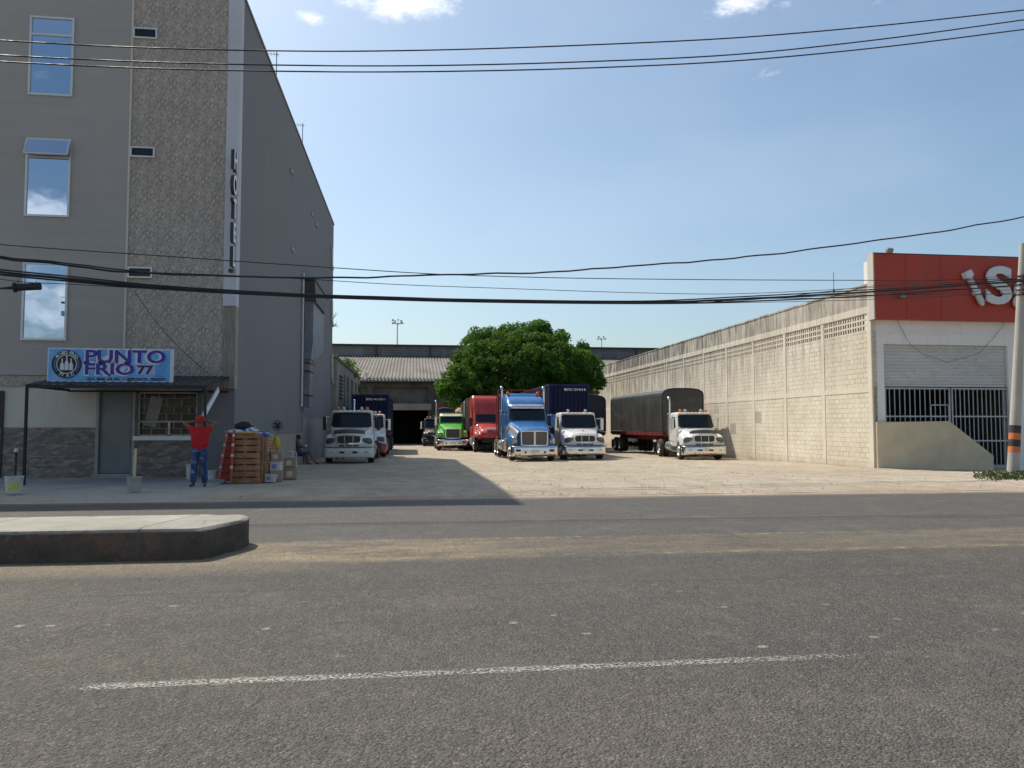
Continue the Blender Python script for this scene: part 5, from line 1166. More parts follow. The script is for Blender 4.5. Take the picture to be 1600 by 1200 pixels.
def grille(par, yf, hw, z0, z1, y0, style, hb=None):
    hb = hb or hw
    ol = []; n = 20
    for k in range(n):
        a = 2*math.pi*k/n; e = {'m2': .38, 'rect': .2, 'two': .16}[style]; ca, sa = math.cos(a), math.sin(a)
        z = lerp(z0, z1, (1+math.copysign(abs(sa)**e, sa))/2); w = lerp(hb, hw, (z-z0)/(z1-z0)); ol.append((w*math.copysign(abs(ca)**e, ca), z))
    mb = MB(); c = mb.V((0, y0-.02, (z0+z1)/2)); Rg = [mb.V((x, y0+yf(x)-.02, z)) for x, z in ol]
    for k in range(n): mb.F((c, Rg[k], Rg[(k+1) % n]))
    g_ = mb.build('grille', 'grille_dark' if style != 'two' else 'grille_mesh', par)
    mb = MB(); cz = (z0+z1)/2
    def sc(p, d): l = math.hypot(p[0], p[1]-cz); return (p[0]*(1+d/l), cz+(p[1]-cz)*(1+d/l))
    for k in range(n):
        a, b_ = ol[k], ol[(k+1) % n]; A, B = sc(a, .05), sc(b_, .05); a2, b2 = sc(a, -.01), sc(b_, -.01)
        P = lambda p, o: (p[0], y0+yf(p[0])-o, p[1])
        mb.poly([P(a2, .045), P(b2, .045), P(B, .05), P(A, .05)]); mb.poly([P(A, .05), P(B, .05), P(B, -.03), P(A, -.03)]); mb.poly([P(a2, .045), P(b2, .045), P(b2, .0), P(a2, .0)])
    mb.build('surround', 'chrome', g_, smooth=40)
    mb = MB(); 
    if style == 'm2':
        for k in range(1, 6):
            z = lerp(z0, z1, k/6); w = hw*.96
            mb.grid(lambda u, v: (lerp(-w, w, u), y0+yf(lerp(-w, w, u))-.04-.02*(1-abs(2*v-1)), z+lerp(-.014, .016, v)), 8, 2)
        mb.build('slats', 'steel_grey', g_, smooth=30); mb = MB()
        for x in (-hw*.36, hw*.36): mb.bb(x-.015, x+.015, y0+yf(x)-.065, y0+yf(x)-.02, z0+.02, z1-.02)
        mb.build('upright', 'chrome', g_)
    elif style == 'rect':
        for k in range(1, 14): x = lerp(-hw, hw, k/14); mb.bb(x-.012, x+.012, y0+yf(x)-.04, y0+yf(x)-.015, z0+.03, z1-.03)
        mb.build('slats', 'grille_bar', g_)
    else:
        mb.bb(-.055, .055, y0-.075, y0-.01, z0, z1+.06); mb.build('upright', 'chrome', g_, bevel=.01)
    return g_
mat('lamp_grey', (.14, .145, .15), .1, .2, .4, 25, .3, 60); mat('grille_dark', (.025, .025, .027), .6); mat('grille_mesh', (.16, .15, .135), .6, .4, .25, 30, .6, 120); mat('grille_bar', (.20, .20, .19), .4, .6)
def stack(root, x, y, z0, z1, tip=1, r=.075, m='chrome'):
    mb = MB(); mb.tube([(x, y, z0), (x, y, z1-.22), (x, y+.015, z1-.10), (x, y+.05, z1-.02), (x, y+.13, z1+.04)], r, 14); o = mb.build('exhaust_stack', m, root, smooth=60)
    mb = MB(); mb.cyl((x, y, z0+.3), (x, y, min(z1-.9, z0+1.6)), r+.045, n=16); mb.build('heat_shield', 'alloy', o, smooth=40, bevel=.01)
def mirror(root, sd, x0, x1, y, z0, z1, m, w=.20, arm='chrome'):
    mb = MB(); x = sd*x1; mb.box((x, y, (z0+z1)/2), (w, .12, z1-z0)); o = mb.build('mirror', m, root, bevel=.03)
    mb = MB(); mb.box((x, y+.064, (z0+z1)/2), (w*.82, .006, (z1-z0)*.86)); mb.build('mirror_glass', 'mirror_glass', o)
    mb = MB()
    for z in (lerp(z0, z1, .05), lerp(z0, z1, .95)): mb.tube([(sd*x0, y+.12, z), (sd*(x1-w*.2), y+.03, z)], .016, 6)
    mb.tube([(sd*(x1-w*.45), y+.03, z0-.03), (sd*(x1-w*.45), y+.03, z1+.05)], .016, 6); mb.build('bracket', arm, o)
def beacons(root, specs):
    for (x, y, z, m) in specs:
        mb = MB(); mb.cyl((x, y, z-.02), (x, y, z+.03), .10, .09, 14); o = mb.build('beacon', m, root, smooth=40)
        mb = MB(); mb.lathe([(.085, 0), (.09, .05), (.085, .10), (.05, .125), (0, .13)], (x, y, z+.03), n=14); mb.build('lens', m, o, smooth=60)
def chassis(root, y0, y1, z=.78, m='chassis_black', hw=.43):
    mb = MB()
    for sd in (-1, 1): mb.bb(sd*hw-.04, sd*hw+.04, y0, y1, z-.13, z+.13)
    for k in range(int((y1-y0)/1.1)+1): y = min(y1-.1, y0+.1+k*1.1); mb.bb(-hw+.042, hw-.042, y-.05, y+.05, z-.1, z+.1)
    return mb.build('chassis', m, root)
def axle(root, y, kind, tw): 
    wheel(root, -tw, y, kind); wheel(root, tw, y, kind); mb = MB(); mb.cyl((-tw, y, .51), (tw, y, .51), .07); mb.lathe([(0, -.2), (.18, -.12), (.2, 0), (.18, .12), (0, .2)], (0, y, .51), (0, 1, 0), 14); mb.build('axle', 'chassis_black', root, smooth=40)
def mudflap(root, y, x=1.0): 
    for sd in (-1, 1): pbox(root, 'mudflap', 'black_plastic', sd*x-.28, sd*x+.28, y, y+.015, .22, .85, 0)
def tanks(root, y0, y1, m='alloy', z=.72, x=.98, r=.30):
    for sd in (-1, 1):
        mb = MB(); mb.cyl((sd*(x-.02), y0, z), (sd*(x-.02), y1, z), r, n=22); o = mb.build('fuel_tank', m, root, smooth=40, bevel=.02)
        mb = MB()
        for y in (lerp(y0, y1, .2), lerp(y0, y1, .8)): mb.cyl((sd*(x-.02), y-.03, z), (sd*(x-.02), y+.03, z), r+.01, n=22)
        mb.build('tank_strap', 'steel_grey', o, smooth=40)
def fifth_wheel(root, y): 
    mb = MB(); mb.lathe([(.0, .06), (.45, .06), (.48, .03), (.45, 0), (0, 0)], (0, y, 1.0), n=20); mb.box((0, y, .95), (.9, .5, .1)); mb.build('fifth_wheel', 'chassis_black', root)
def plate(par, y, z, w=.34): pbox(par, 'license_plate', 'plate', -w/2, w/2, y-.012, y, z-.075, z+.075, .004)

# --- round-nosed conventional day cab
def m2_truck(name, label, loc, rz=0, body='truck_white', shield=None, extras='', L=6.6, stackx=None, group=None, marker='amber', bump_m='chrome', sleeper=False):
    root = thing(name, label, 'truck', loc, rz, group)
    hd, yf = hood(root, body, dict(L=1.5, wc0=.66, wc1=.98, zc0=1.44, zc1=1.72, wf=1.18, zf0=1.20, zf1=1.40, zb=.80, k=.20, yw=1.02, hwc=1.09, rnd=.10))
    g_ = grille(hd, yf, .56, .98, 1.33, 0, 'm2')
    for sd in (-1, 1): headlight(hd, yf, .87, 1.10, .21, .12, sd, m='lamp_grey')
    for k in (-1, 0, 1): pbox(hd, 'intake_slot', 'black_plastic', k*.34-.13, k*.34+.13, -.035+.02*abs(k), .03, .835, .885, 0)
    mb = MB(); mb.cyl((0, -.035, 1.385), (0, .02, 1.385), .03, n=16); mb.build('badge', 'chrome', hd, smooth=40)
    if shield:
        mb = MB(); mb.grid(lambda u, v: (lerp(-.74, .74, u), .10+.30*lerp(-.74, .74, u)**2+.05*v, 1.44-.07*abs(lerp(-1, 1, u))**2+.21*v), 16, 2); mb.build('bug_shield', shield, hd, solid=.012, smooth=40)
    bm = bumper(root, 1.19, .28, .77, .10, -.13, bump_m)
    pbox(bm, 'bumper_slot', 'black_plastic', -.42, .42, -.185, -.15, .50, .59, 0); plate(bm, -.187, .57, .36)
    for sd in (-1, 1): pbox(bm, 'fog_light', 'clear_lens', sd*.8-.11, sd*.8+.11, -.185+.10*.64, -.05, .52, .60)
    mb = MB(); mb.grid(lambda u, v: (lerp(-1.18, 1.18, u), -.17+.10*lerp(-1.18, 1.18, u)**2, .775+.015*v), 16, 1); mb.build('bumper_trim', 'black_plastic', bm, solid=.03)
    if 'ambers' in extras:
        for k in range(6): 
            x = lerp(-.55, .55, k/5); mb = MB(); mb.cyl((x, -.20+.1*x*x, .345), (x, -.14+.1*x*x, .345), .045, n=12); mb.build('marker_light', 'amber', bm, smooth=40)
    cab = Cab([(.72, 1.48, 3.35, 1.05), (1.0, 1.47, 3.38, 1.09), (1.68, 1.46, 3.38, 1.09), (1.74, 1.48, 3.38, 1.085), (2.44, 1.86, 3.36, 1.04), (2.52, 1.90, 3.35, 1.03), (2.58, 1.99, 3.30, .99), (2.61, 2.15, 3.2, .86)], 8)
    cb = cab.shell('cab', body, root)
    ws = cab.glass(cb, 1.0, .94, 1.77, 2.42)
    for sd in (-1, 1):
        mb = MB(); mb.box((sd*.35, cab.front(sd*.3, 1.9, .03).y, 1.88), (.012, .012, .42), Matrix.Rotation(sd*R(60), 3, 'Y')); mb.build('wiper', 'black_plastic', ws)
    cab.sideglass(cb, 1.86, 2.72, 1.72, 2.34, .22)
    for sd in (-1, 1):
        mb = MB()
        for (a, b_) in (((1.72, .95), (1.72, 1.7)), ((2.84, .95), (2.84, 2.42)), ((1.72, .95), (2.84, .95))):
            mb.tube([cab.side(a[0], a[1], sd, .004), cab.side(b_[0], b_[1], sd, .004)], .007, 5)
        mb.tube([cab.side(2.66, 1.5, sd, .02), cab.side(2.8, 1.5, sd, .02)], .016, 6); mb.build('door_seam', 'black_plastic', cb)
    pbox(cb, 'roof_visor', body, -.95, .95, 1.74, 1.98, 2.50, 2.56, .02)
    mats_ = {'a': 'amber', 'w': 'clear_lens', 'r': 'red_lens'}
    beacons(cb, [(-.72, 2.2, 2.62, 'amber'), (-.45, 2.15, 2.62, 'clear_lens'), (.45, 2.15, 2.62, 'clear_lens'), (.72, 2.2, 2.62, 'amber')] if 'b4' in extras else [(-.5, 2.15, 2.62, 'clear_lens'), (.5, 2.15, 2.62, 'clear_lens')])
    for k in (-1, 0, 1): pbox(cb, 'roof_marker', 'amber', k*.2-.04, k*.2+.04, 1.96, 2.03, 2.585, 2.62, .005)
    for sd in (-1, 1): mirror(root, sd, 1.06, 1.33, 1.62, 1.60, 2.28, 'chrome' if 'darkm' not in extras else 'black_plastic', .17, 'chrome')
    if stackx: stack(root, stackx, 3.6, 1.0, 3.45)
    for sd in (-1, 1):
        mb = MB(); mb.bb(sd*.72, sd*1.12, 1.85, 2.75, .40, .44); mb.bb(sd*.70, sd*1.06, 1.9, 2.7, .66, .70); mb.build('step', 'alloy', root, bevel=.01)
    chassis(root, .3, L); tanks(root, 2.9, 4.0, 'alloy', .68, .92, .27)
    axle(root, 1.02, 'front', 1.02)
    axle(root, L-1.0, 'dual', .91)
    if 'tandem' in extras: axle(root, L-2.35, 'dual', .91)
    mudflap(root, L-.1); fifth_wheel(root, L-1.3)
    return root
def kz(X, Y): return gz(X, Y)
def front_at(px0, px1, Y): a, b_ = at(px0, 700, Y), at(px1, 700, Y); return (a.x+b_.x)/2
xT1 = front_at(506, 583, 37.7)
m2_truck('truck', 'white round-nosed truck parked in the shade right beside the hotel side wall', (xT1, 37.8, kz(xT1, 38)), 0, shield='olive_shield', extras='b4 darkm', L=6.4, bump_m='truck_white')
Y2 = 46.2; x2 = at(598, 700, Y2).x-1.0
m2_truck('truck', 'white and red truck half hidden behind the shaded white truck', (x2, Y2, kz(x2, Y2)), 0, extras='b4 tandem', L=7.0, stackx=-.95, bump_m='truck_red')
x7 = front_at(880, 950, 40.6)
t7 = m2_truck('truck', 'clean white round-nosed truck parked close beside the blue truck', (x7, 40.7, kz(x7, 41)), 0, extras='tandem', L=7.4)
x8 = front_at(1071, 1138, 39.6)
t8 = m2_truck('truck', 'white round-nosed truck with olive hood shield and six amber bumper lights by the block wall', (x8-.12, 39.6, kz(x8, 40)), R(-4.5), shield='olive_shield', extras='b4 ambers', L=6.4, stackx=-.98)
mb = MB(); mb.T = None; mb.box((1.05, 1.75, 1.72), (.22, .03, .3)); o = mb.build('mirror_cloth', mat('cloth_blue', (.22, .32, .62), .9), t7); o['label'] = 'pale blue cloth hung on the mirror'
pbox(t7.children[0], 'hood_badge', 'red_lens', -.05, .05, .45, .50, 1.545, 1.60, 0)
xd = at(662, 700, 71).x+1.1
m2_truck('truck', 'dark truck standing in the warehouse doorway left of the green truck', (xd, 71, kz(xd, 71)), 0, body='truck_black', extras='b4', L=6.4, stackx=.95, bump_m='black_plastic')

# --- long-nosed sleeper tractors
def conv(name, label, loc, body, c, rz=0):
    root = thing(name, label, 'truck', loc, rz)
    h = c['hood']; hd, yf = hood(root, body, h); L = h['L']
    if c.get('grille'):
        hw, hb, z0, z1, st = c['grille']; grille(hd, yf, hw, z0, z1, 0, st, hb)
    for sd in (-1, 1):
        lx, lz, lw, lh, lset = c['lamp']; headlight(hd, yf, lx, lz, lw, lh, sd, 'box', lset)
    if c.get('sidepanel'):
        for sd in (-1, 1):
            mb = MB(); mb.grid(lambda u, v: (sd*(lerp(h['wc0'], h['wc1'], u)+.045+(1-v)*.16), lerp(.10, L-.05, u), lerp(lerp(1.05, 1.5, u), lerp(h['zc0'], h['zc1'], u**.75)-.16, v)), 8, 4); mb.build('hood_side_panel', c['sidepanel'], hd, smooth=60, solid=.012)
    if c.get('bumper'):
        hw, z0, z1 = c['bumper']; bm = bumper(root, hw, z0, z1, .06, -.20, 'chrome')
        plate(bm, -.262, (z0+z1)/2+.0, .42)
        for sd in (-1, 1): pbox(bm, 'fog_light', c.get('fog', 'black_plastic'), sd*.86-.12, sd*.86+.12, -.225, -.19, (z0+z1)/2-.02, (z0+z1)/2+.10); pbox(bm, 'tow_hole', 'black_plastic', sd*.5-.05, sd*.5+.05, -.258, -.2, (z0+z1)/2-.1, (z0+z1)/2-.0)
        for sd in (-1, 1):
            for k in (0, 1): pbox(bm, 'marker_light', 'red_lens', sd*(.78+k*.2)-.07, sd*(.78+k*.2)+.07, -.235+.03*(k+.3), -.19, z0+.06, z0+.10, .005)
    cab = Cab(c['cab'], 7); cb = cab.shell('cab', body, root)
    g0, g1, gz0, gz1 = c['glass']; ws = cab.glass(cb, g0, g1, gz0, gz1)
    for sd in (-1, 1):
        mb = MB(); p = cab.front(sd*.35, gz0+.15, .03); mb.box(p, (.014, .014, .5), Matrix.Rotation(sd*R(65), 3, 'Y')); mb.build('wiper', 'black_plastic', ws)
    y0, y1, z0, z1 = c['side']; cab.sideglass(cb, y0, y1, z0, z1, .2)
    if c.get('visor'):
        vm, vz, vh = c['visor']; mb = MB()
        mb.grid(lambda u, v: tuple(cab.front(lerp(-1, 1, u)*(g1+.06), vz, .02)+Vector((0, -.20*(1-v), lerp(-vh*.5, vh*.5, v)))), 14, 2); mb.build('sun_visor', vm, cb, solid=.02, smooth=50)
    sl = c.get('sleeper')
    if sl: scab = Cab(sl, 9); scab.shell('sleeper', body, root)
    for sd in (-1, 1): mirror(root, sd, c['cab'][2][3]-.02, c['mir'][0], c['mir'][1], c['mir'][2], c['mir'][3], c['mirm'], c.get('mirw', .2))
    for x in c['stacks'][0]: stack(root, x, c['stacks'][1], 1.1, c['stacks'][2])
    for sd in (-1, 1):
        mb = MB(); ym = c['side'][0]
        for z in (.42, .78): mb.bb(sd*.7, sd*1.16, ym, ym+1.0, z, z+.05)
        mb.bb(sd*1.0, sd*1.14, ym, ym+1.0, .47, 1.12); mb.build('step', 'alloy', root, bevel=.01)
    for k in range(5): p = cab.front((k-2)*.28, c['mark'], .0); pbox(cb, 'roof_marker', 'amber', p.x-.05, p.x+.05, p.y-.03, p.y+.05, p.z-.0, p.z+.05, .008)
    if c.get('beacons'): beacons(sl and root or cb, c['beacons'])
    Lt = c['L']; chassis(root, .4, Lt, .80, c.get('chm', 'chassis_black')); tanks(root, c['tank'][0], c['tank'][1], 'alloy', .72, .98, .32)
    axle(root, h['yw'], 'front', 1.03)
    for y in (Lt-1.15, Lt-2.5): axle(root, y, 'dual', .93)
    fifth_wheel(root, Lt-1.8); mudflap(root, Lt-.2)
    return root
xB = front_at(799, 873, 38.8)
blue = conv('truck', 'big blue sleeper tractor with twin chrome stacks and two-pane chrome grille', (xB, 39, kz(xB, 39)), 'truck_blue', dict(
    hood=dict(L=2.35, wc0=.76, wc1=1.0, zc0=1.66, zc1=2.10, wf=1.20, zf0=1.28, zf1=1.46, zb=.80, k=.12, yw=1.05, hwc=1.10, rnd=.06, set=.26),
    grille=(.67, .65, .84, 1.54, 'two'), lamp=(1.0, 1.05, .15, .16, 0), sidepanel='truck_silver', bumper=(1.22, .27, .80),
    cab=[(.75, 2.3, 4.1, 1.0), (1.1, 2.28, 4.1, 1.10), (2.02, 2.28, 4.1, 1.10), (2.10, 2.30, 4.1, 1.10), (2.78, 2.72, 4.1, 1.07), (3.0, 2.85, 4.1, 1.06), (3.25, 3.15, 4.1, 1.04), (3.42, 3.6, 4.1, .97), (3.47, 3.85, 4.08, .9)],
    glass=(1.0, .95, 2.16, 2.74), side=(2.75, 3.65, 2.0, 2.65), visor=('chrome', 2.90, .24), sleeper=[(.95, 4.12, 6.0, 1.05), (2.9, 4.12, 6.0, 1.06), (3.4, 4.12, 5.95, 1.0), (3.62, 4.3, 5.9, .92), (3.66, 4.4, 5.8, .85)],
    mir=(1.38, 2.3, 1.75, 2.45), mirm='mirror_blue', mirw=.24, stacks=((-1.2, 1.2), 4.3, 3.98), mark=3.05, L=8.9, tank=(4.3, 5.9), chm='chassis_dusty',
    beacons=[(-.85, 4.25, 3.6, 'amber'), (.85, 4.25, 3.6, 'amber')]))
xG = front_at(684, 731, 58.8)
conv('truck', 'bright green truck with square grille and white sun visor', (xG, 58.8, kz(xG, 59)), 'truck_green', dict(
    hood=dict(L=2.2, wc0=.66, wc1=.90, zc0=1.74, zc1=2.12, wf=1.20, zf0=1.42, zf1=1.56, zb=.98, k=.10, yw=1.0, hwc=1.02, rnd=.05, set=.42),
    grille=(.53, .53, .98, 1.66, 'rect'), lamp=(.99, 1.17, .16, .09, 0), bumper=(1.2, .38, .86), fog='red_lens',
    cab=[(.8, 2.15, 3.7, 1.0), (1.1, 2.12, 3.7, 1.0), (2.05, 2.12, 3.7, 1.0), (2.12, 2.14, 3.7, 1.0), (2.62, 2.38, 3.7, .95), (2.78, 2.46, 3.7, .93), (2.88, 2.6, 3.65, .88), (2.9, 2.8, 3.5, .8)],
    glass=(.90, .87, 2.20, 2.62), side=(2.35, 3.3, 2.0, 2.6), visor=('truck_white', 2.72, .16), mir=(1.25, 2.1, 1.95, 2.6), mirm='chrome', stacks=((-1.18,), 3.9, 3.9), mark=2.8, L=7.5, tank=(3.8, 5.0)))
xR = at(736.5, 660, 56.5).x+1.26
conv('truck', 'red high-roof sleeper truck with open front end between the green and blue trucks', (xR, 54.6, kz(xR, 55)), 'truck_red', dict(
    hood=dict(L=2.1, wc0=.66, wc1=.92, zc0=1.55, zc1=2.12, wf=1.18, zf0=1.40, zf1=1.56, zb=1.06, k=.16, yw=1.0, hwc=1.04, rnd=.12, set=.2),
    lamp=(.98, 1.28, .14, .08, 0), cab=[(.9, 2.05, 3.4, 1.0), (1.1, 2.03, 3.4, 1.05), (2.05, 2.03, 3.4, 1.06), (2.14, 2.06, 3.4, 1.05), (2.80, 2.42, 3.4, 1.02), (3.2, 2.55, 3.4, 1.06), (3.9, 2.9, 3.4, 1.1), (4.08, 3.1, 3.4, 1.08), (4.12, 3.2, 3.35, 1.0)],
    glass=(.94, .88, 2.22, 2.72), side=(2.5, 3.3, 2.0, 2.65), sleeper=[(.95, 3.42, 5.4, 1.14), (3.6, 3.42, 5.4, 1.17), (4.1, 3.42, 5.4, 1.13), (4.2, 3.5, 5.3, 1.06)],
    mir=(1.3, 2.0, 1.85, 2.5), mirm='black_plastic', stacks=((), 3.9, 3.9), mark=2.86, L=7.8, tank=(3.6, 4.9)))
red_root = [o for o in COL.objects if o.get('label', '').startswith('red high-roof')][0]; red_hood = [c for c in red_root.children if c.name.startswith('hood')][0]
mb = MB(); mb.tube([(-.3, .16, 1.70), (.6, .12, 1.74)], .07, 10); mb.build('chrome_bar', 'chrome', red_hood, smooth=50)
mb = MB(); mb.lathe([(0, -.1), (.08, -.08), (.12, 0), (.12, .03), (0, .04)], (-.92, .35, 1.86), (0, 1, 0), 14); mb.tube([(-.92, .37, 1.86), (-.85, .45, 1.6)], .02); mb.build('hood_mirror', 'chrome', red_hood, smooth=50)
mb = MB(); mb.bb(-.45, .45, .35, .5, .75, 1.1); mb.bb(-.3, .3, .3, .34, .9, 1.5); mb.build('radiator', 'chassis_black', red_root)

# ------------------------------------------------------------------ trailers and loads
mat('container_blue', (.006, .009, .045), .65, 0, .2, 1.2, .1, dirt=.12, dcol=(.05, .04, .04), spec=.25); mat('container_side', (.010, .02, .09), .6, spec=.3)
m, t, b, pos, g = newmat('tarp_dark')
c = ramp(t, tnoise(t, pos, .9, 6, .6, (1, 1.6, .5)), [(.3, (.026, .026, .026)), (.7, (.06, .06, .058))]); c = tmix(t, ramp(t, tnoise(t, pos, .6, 6, .7, (.5, .5, 2)), [(.55, 0.0), (.72, .35)]), c, (.16, .145, .12)); t.links.new(c, b.inputs['Base Color']); b.inputs['Roughness'].default_value = .42
tbump(t, tnoise(t, pos, 2.2, 4, .6, (1, 3, .4)), .5, .08, b)
mat('tarp_grey', (.30, .28, .25), .6, 0, .2, 1, .4, 3); mat('tarp_navy', (.02, .022, .035), .5, 0, .2, 1, .4, 3)
def container(loc, label, txt, group):
    o = thing('shipping_container', label, 'container', loc, 0, group); W, Ln, H = 2.44, 12.19, 2.75; hw = W/2; mb = MB()
    def wave(t_, n, d=.036):
        q = (t_*n) % 1; return d*(0 if q < .3 else (q-.3)/.2 if q < .5 else 1 if q < .8 else (1-q)/.2)
    n = 9; N_ = n*10
    mb.grid(lambda u, v: (lerp(-hw+.08, hw-.08, u), .03+wave(u, n), lerp(.14, H-.1, v)), N_, 1); mb.grid(lambda u, v: (lerp(-hw+.08, hw-.08, u), Ln-.03-wave(u, n), lerp(.14, H-.1, v)), N_, 1)
    for sd in (-1, 1): mb.grid(lambda u, v: (sd*(hw-.02-wave(u, 42)), lerp(.06, Ln-.06, u), lerp(.14, H-.1, v)), 420, 1)
    mb.bb(-hw+.05, hw-.05, .04, Ln-.04, H-.06, H-.02); mb.bb(-hw+.05, hw-.05, .04, Ln-.04, .05, .14)
    mb.build('body', 'container_blue', o)
    mb = MB()
    for x in (-hw+.04, hw-.04):
        for y in (.05, Ln-.05): mb.bb(x-.045, x+.045, y-.05, y+.05, .12, H-.12)
        mb.bb(x-.035, x+.035, .1, Ln-.1, .0, .15); mb.bb(x-.03, x+.03, .1, Ln-.1, H-.09, H)
    for y in (.045, Ln-.045): mb.bb(-hw+.085, hw-.085, y-.045, y+.03, .0, .15); mb.bb(-hw+.085, hw-.085, y-.044, y+.03, H-.12, H)
    mb.build('frame_rail', 'container_side', o)
    for x in (-hw+.08, hw-.08):
        for y in (.08, Ln-.08):
            for z in (.06, H-.06): mb = MB(); mb.bb(x-.082, x+.082, y-.085, y+.085, z-.065, z+.066); mb.build('corner_casting', 'container_side', o, bevel=.01)
    mb = MB(); text_mesh(mb, txt, Matrix.Translation((.38, .0, H-.33)) @ FRONT, .2, .003, 1.0, .004); mb.build('marking', 'white_paint', o, recalc=False)
    return o
def trailer(name, label, loc, L, m='chassis_black', axles=(-.9, -2.2), z=1.18, legs=True, hw=.5, cat='trailer', group=None, rz=0):
    root = thing(name, label, cat, loc, rz, group); mb = MB()
    for sd in (-1, 1): mb.bb(sd*hw-.06, sd*hw+.06, 0, L, z-.36, z-.02) if False else mb.prism([(sd*hw-.06, 0, z-.14), (sd*hw-.06, 2.6, z-.14), (sd*hw-.06, 3.3, z-.36), (sd*hw-.06, L, z-.36), (sd*hw-.06, L, z-.02), (sd*hw-.06, 0, z-.02)], (.12, 0, 0))
    for k in range(int(L/1.2)+1): y = min(L-.06, .06+k*1.2); mb.bb(-1.2, 1.2, y-.05, y+.05, z-.13, z-.03)
    mb.build('frame', m, root)
    for y in axles: axle(root, L+y, 'dual', .93)
    if legs:
        for sd in (-1, 1): mb = MB(); mb.bb(sd*.62-.07, sd*.62+.07, 2.9, 3.04, .12, z-.15); mb.bb(sd*.62-.15, sd*.62+.15, 2.85, 3.1, .06, .12); mb.build('landing_leg', m, root)
    mudflap(root, L-.25)
    return root
g1 = 'shipping containers on trailers'
xC, YC = (at(857, 600, 45.3).x+at(920, 600, 45.3).x)/2, 45.3
trailer('container_trailer', 'skeletal trailer under the tall blue container behind the clean white truck', (xC, YC-.2, kz(xC, YC)), 12.6, 'chassis_black')
container((xC, YC, kz(xC, YC)+1.62), 'tall blue shipping container behind the clean white truck, in front of the tree', 'BKYU 131415 0', g1)
xC2 = (at(552, 620, 53).x+at(607, 620, 53).x)/2
trailer('container_trailer', 'skeletal trailer under the dark blue container near the annex', (xC2, 51.8, kz(xC2, 53)), 12.6, 'chassis_black')
container((xC2, 52, kz(xC2, 53)+1.25), 'dark blue shipping container in the shade near the annex', 'BKYU 411316 1', g1)
def tarp(root, hw, L, z0, z1, m='tarp_dark', arch=.42, ribs=9, name='tarpaulin', front=None):
    def prof(u, bul=0):
        a = u*2-1; e = .46
        th = math.pi*(1-u); ca, sa = math.cos(th), math.sin(th)
        if u < .3: return (-hw-bul, lerp(z0, z1-arch, u/.3))
        if u > .7: return (hw+bul, lerp(z1-arch, z0, (u-.7)/.3))
        q = (u-.3)/.4; th = math.pi*(1-q); return (math.copysign(abs(math.cos(th))**.62, math.cos(th))*(hw+bul), z1-arch+abs(math.sin(th))**.75*arch)
    mb = MB(); nv = int(L*5)
    def fn(u, v):
        y = v*L; bul = .022*abs(math.sin(v*ribs*math.pi))-.012*noise.noise(Vector((u*7, y*.9, 1)))
        x, z = prof(u, -bul); return (x, y, z-(.03*abs(math.sin(v*ribs*math.pi)) if .35 < u < .65 else 0))
    mb.grid(fn, 40, nv)
    for y in (0, L): c = mb.V((0, y, lerp(z0, z1, .5))); Rg = [mb.V((prof(k/40)[0], y, prof(k/40)[1])) for k in range(41)]; [mb.F((c, Rg[k], Rg[k+1])) for k in range(40)]; mb.F((c, Rg[-1], Rg[0]))
    o = mb.build(name, m, root, smooth=50)
    mb = MB(); mb.tube([(prof(k/40)[0], -.015, prof(k/40)[1]) for k in range(41)], .035, 6); mb.build('hem', 'tarp_navy', o)
    return o
def bed_rail(root, L, z, m, hw=1.26):
    mb = MB()
    for sd in (-1, 1):
        mb.bb(sd*hw-.03, sd*hw+.03, 0, L, z-.12, z+.10)
        for k in range(int(L/.8)): mb.bb(sd*(hw+.035)-.012, sd*(hw+.035)+.012, .4+k*.8, .46+k*.8, z-.10, z+.13)
    mb.bb(-hw+.031, hw-.031, 0, .06, z-.12, z+.10); mb.build('side_rail', m, root)
    mb = MB(); mb.bb(-hw+.031, hw-.031, .061, L, z-.01, z+.03); mb.build('deck', m, root)
YT = 44.6; xT = (at(1033, 650, YT).x+at(1101, 650, YT).x)/2
tr = trailer('curtain_trailer', 'long arched dark tarpaulin trailer on a red frame beside the block wall', (xT, YT, kz(xT, YT)), 12.2, 'frame_red', z=1.32); bed_rail(tr, 12.2, 1.38, 'frame_red'); tp = tarp(tr, 1.28, 12.2, 1.50, 4.12)
for x in (-.62, .62): mb = MB(); mb.box((x, -.02, 3.72), (.18, .02, .07), Matrix.Rotation(R(30 if x < 0 else 25), 3, 'Y')); mb.build('reflector', 'frame_red', tp)
x9 = at(946, 640, 54).x-1.28
tr = trailer('curtain_trailer', 'trailer under a near-black tarpaulin seen between the blue container and the long dark trailer', (x9, 54, kz(x9, 54)), 11.5, 'chassis_black', z=1.32); bed_rail(tr, 11.5, 1.38, 'chassis_black'); tarp(tr, 1.28, 11.5, 1.50, 4.10, 'tarp_navy')
xr_ = xR-.18
tr = trailer('curtain_trailer', 'trailer under a pale grey tarpaulin hitched behind the red truck', (xr_, 60.3, kz(xr_, 60)), 12.0, 'frame_red', z=1.32); bed_rail(tr, 12.0, 1.38, 'frame_red'); tarp(tr, 1.3, 12.0, 1.50, 4.12, 'tarp_grey')
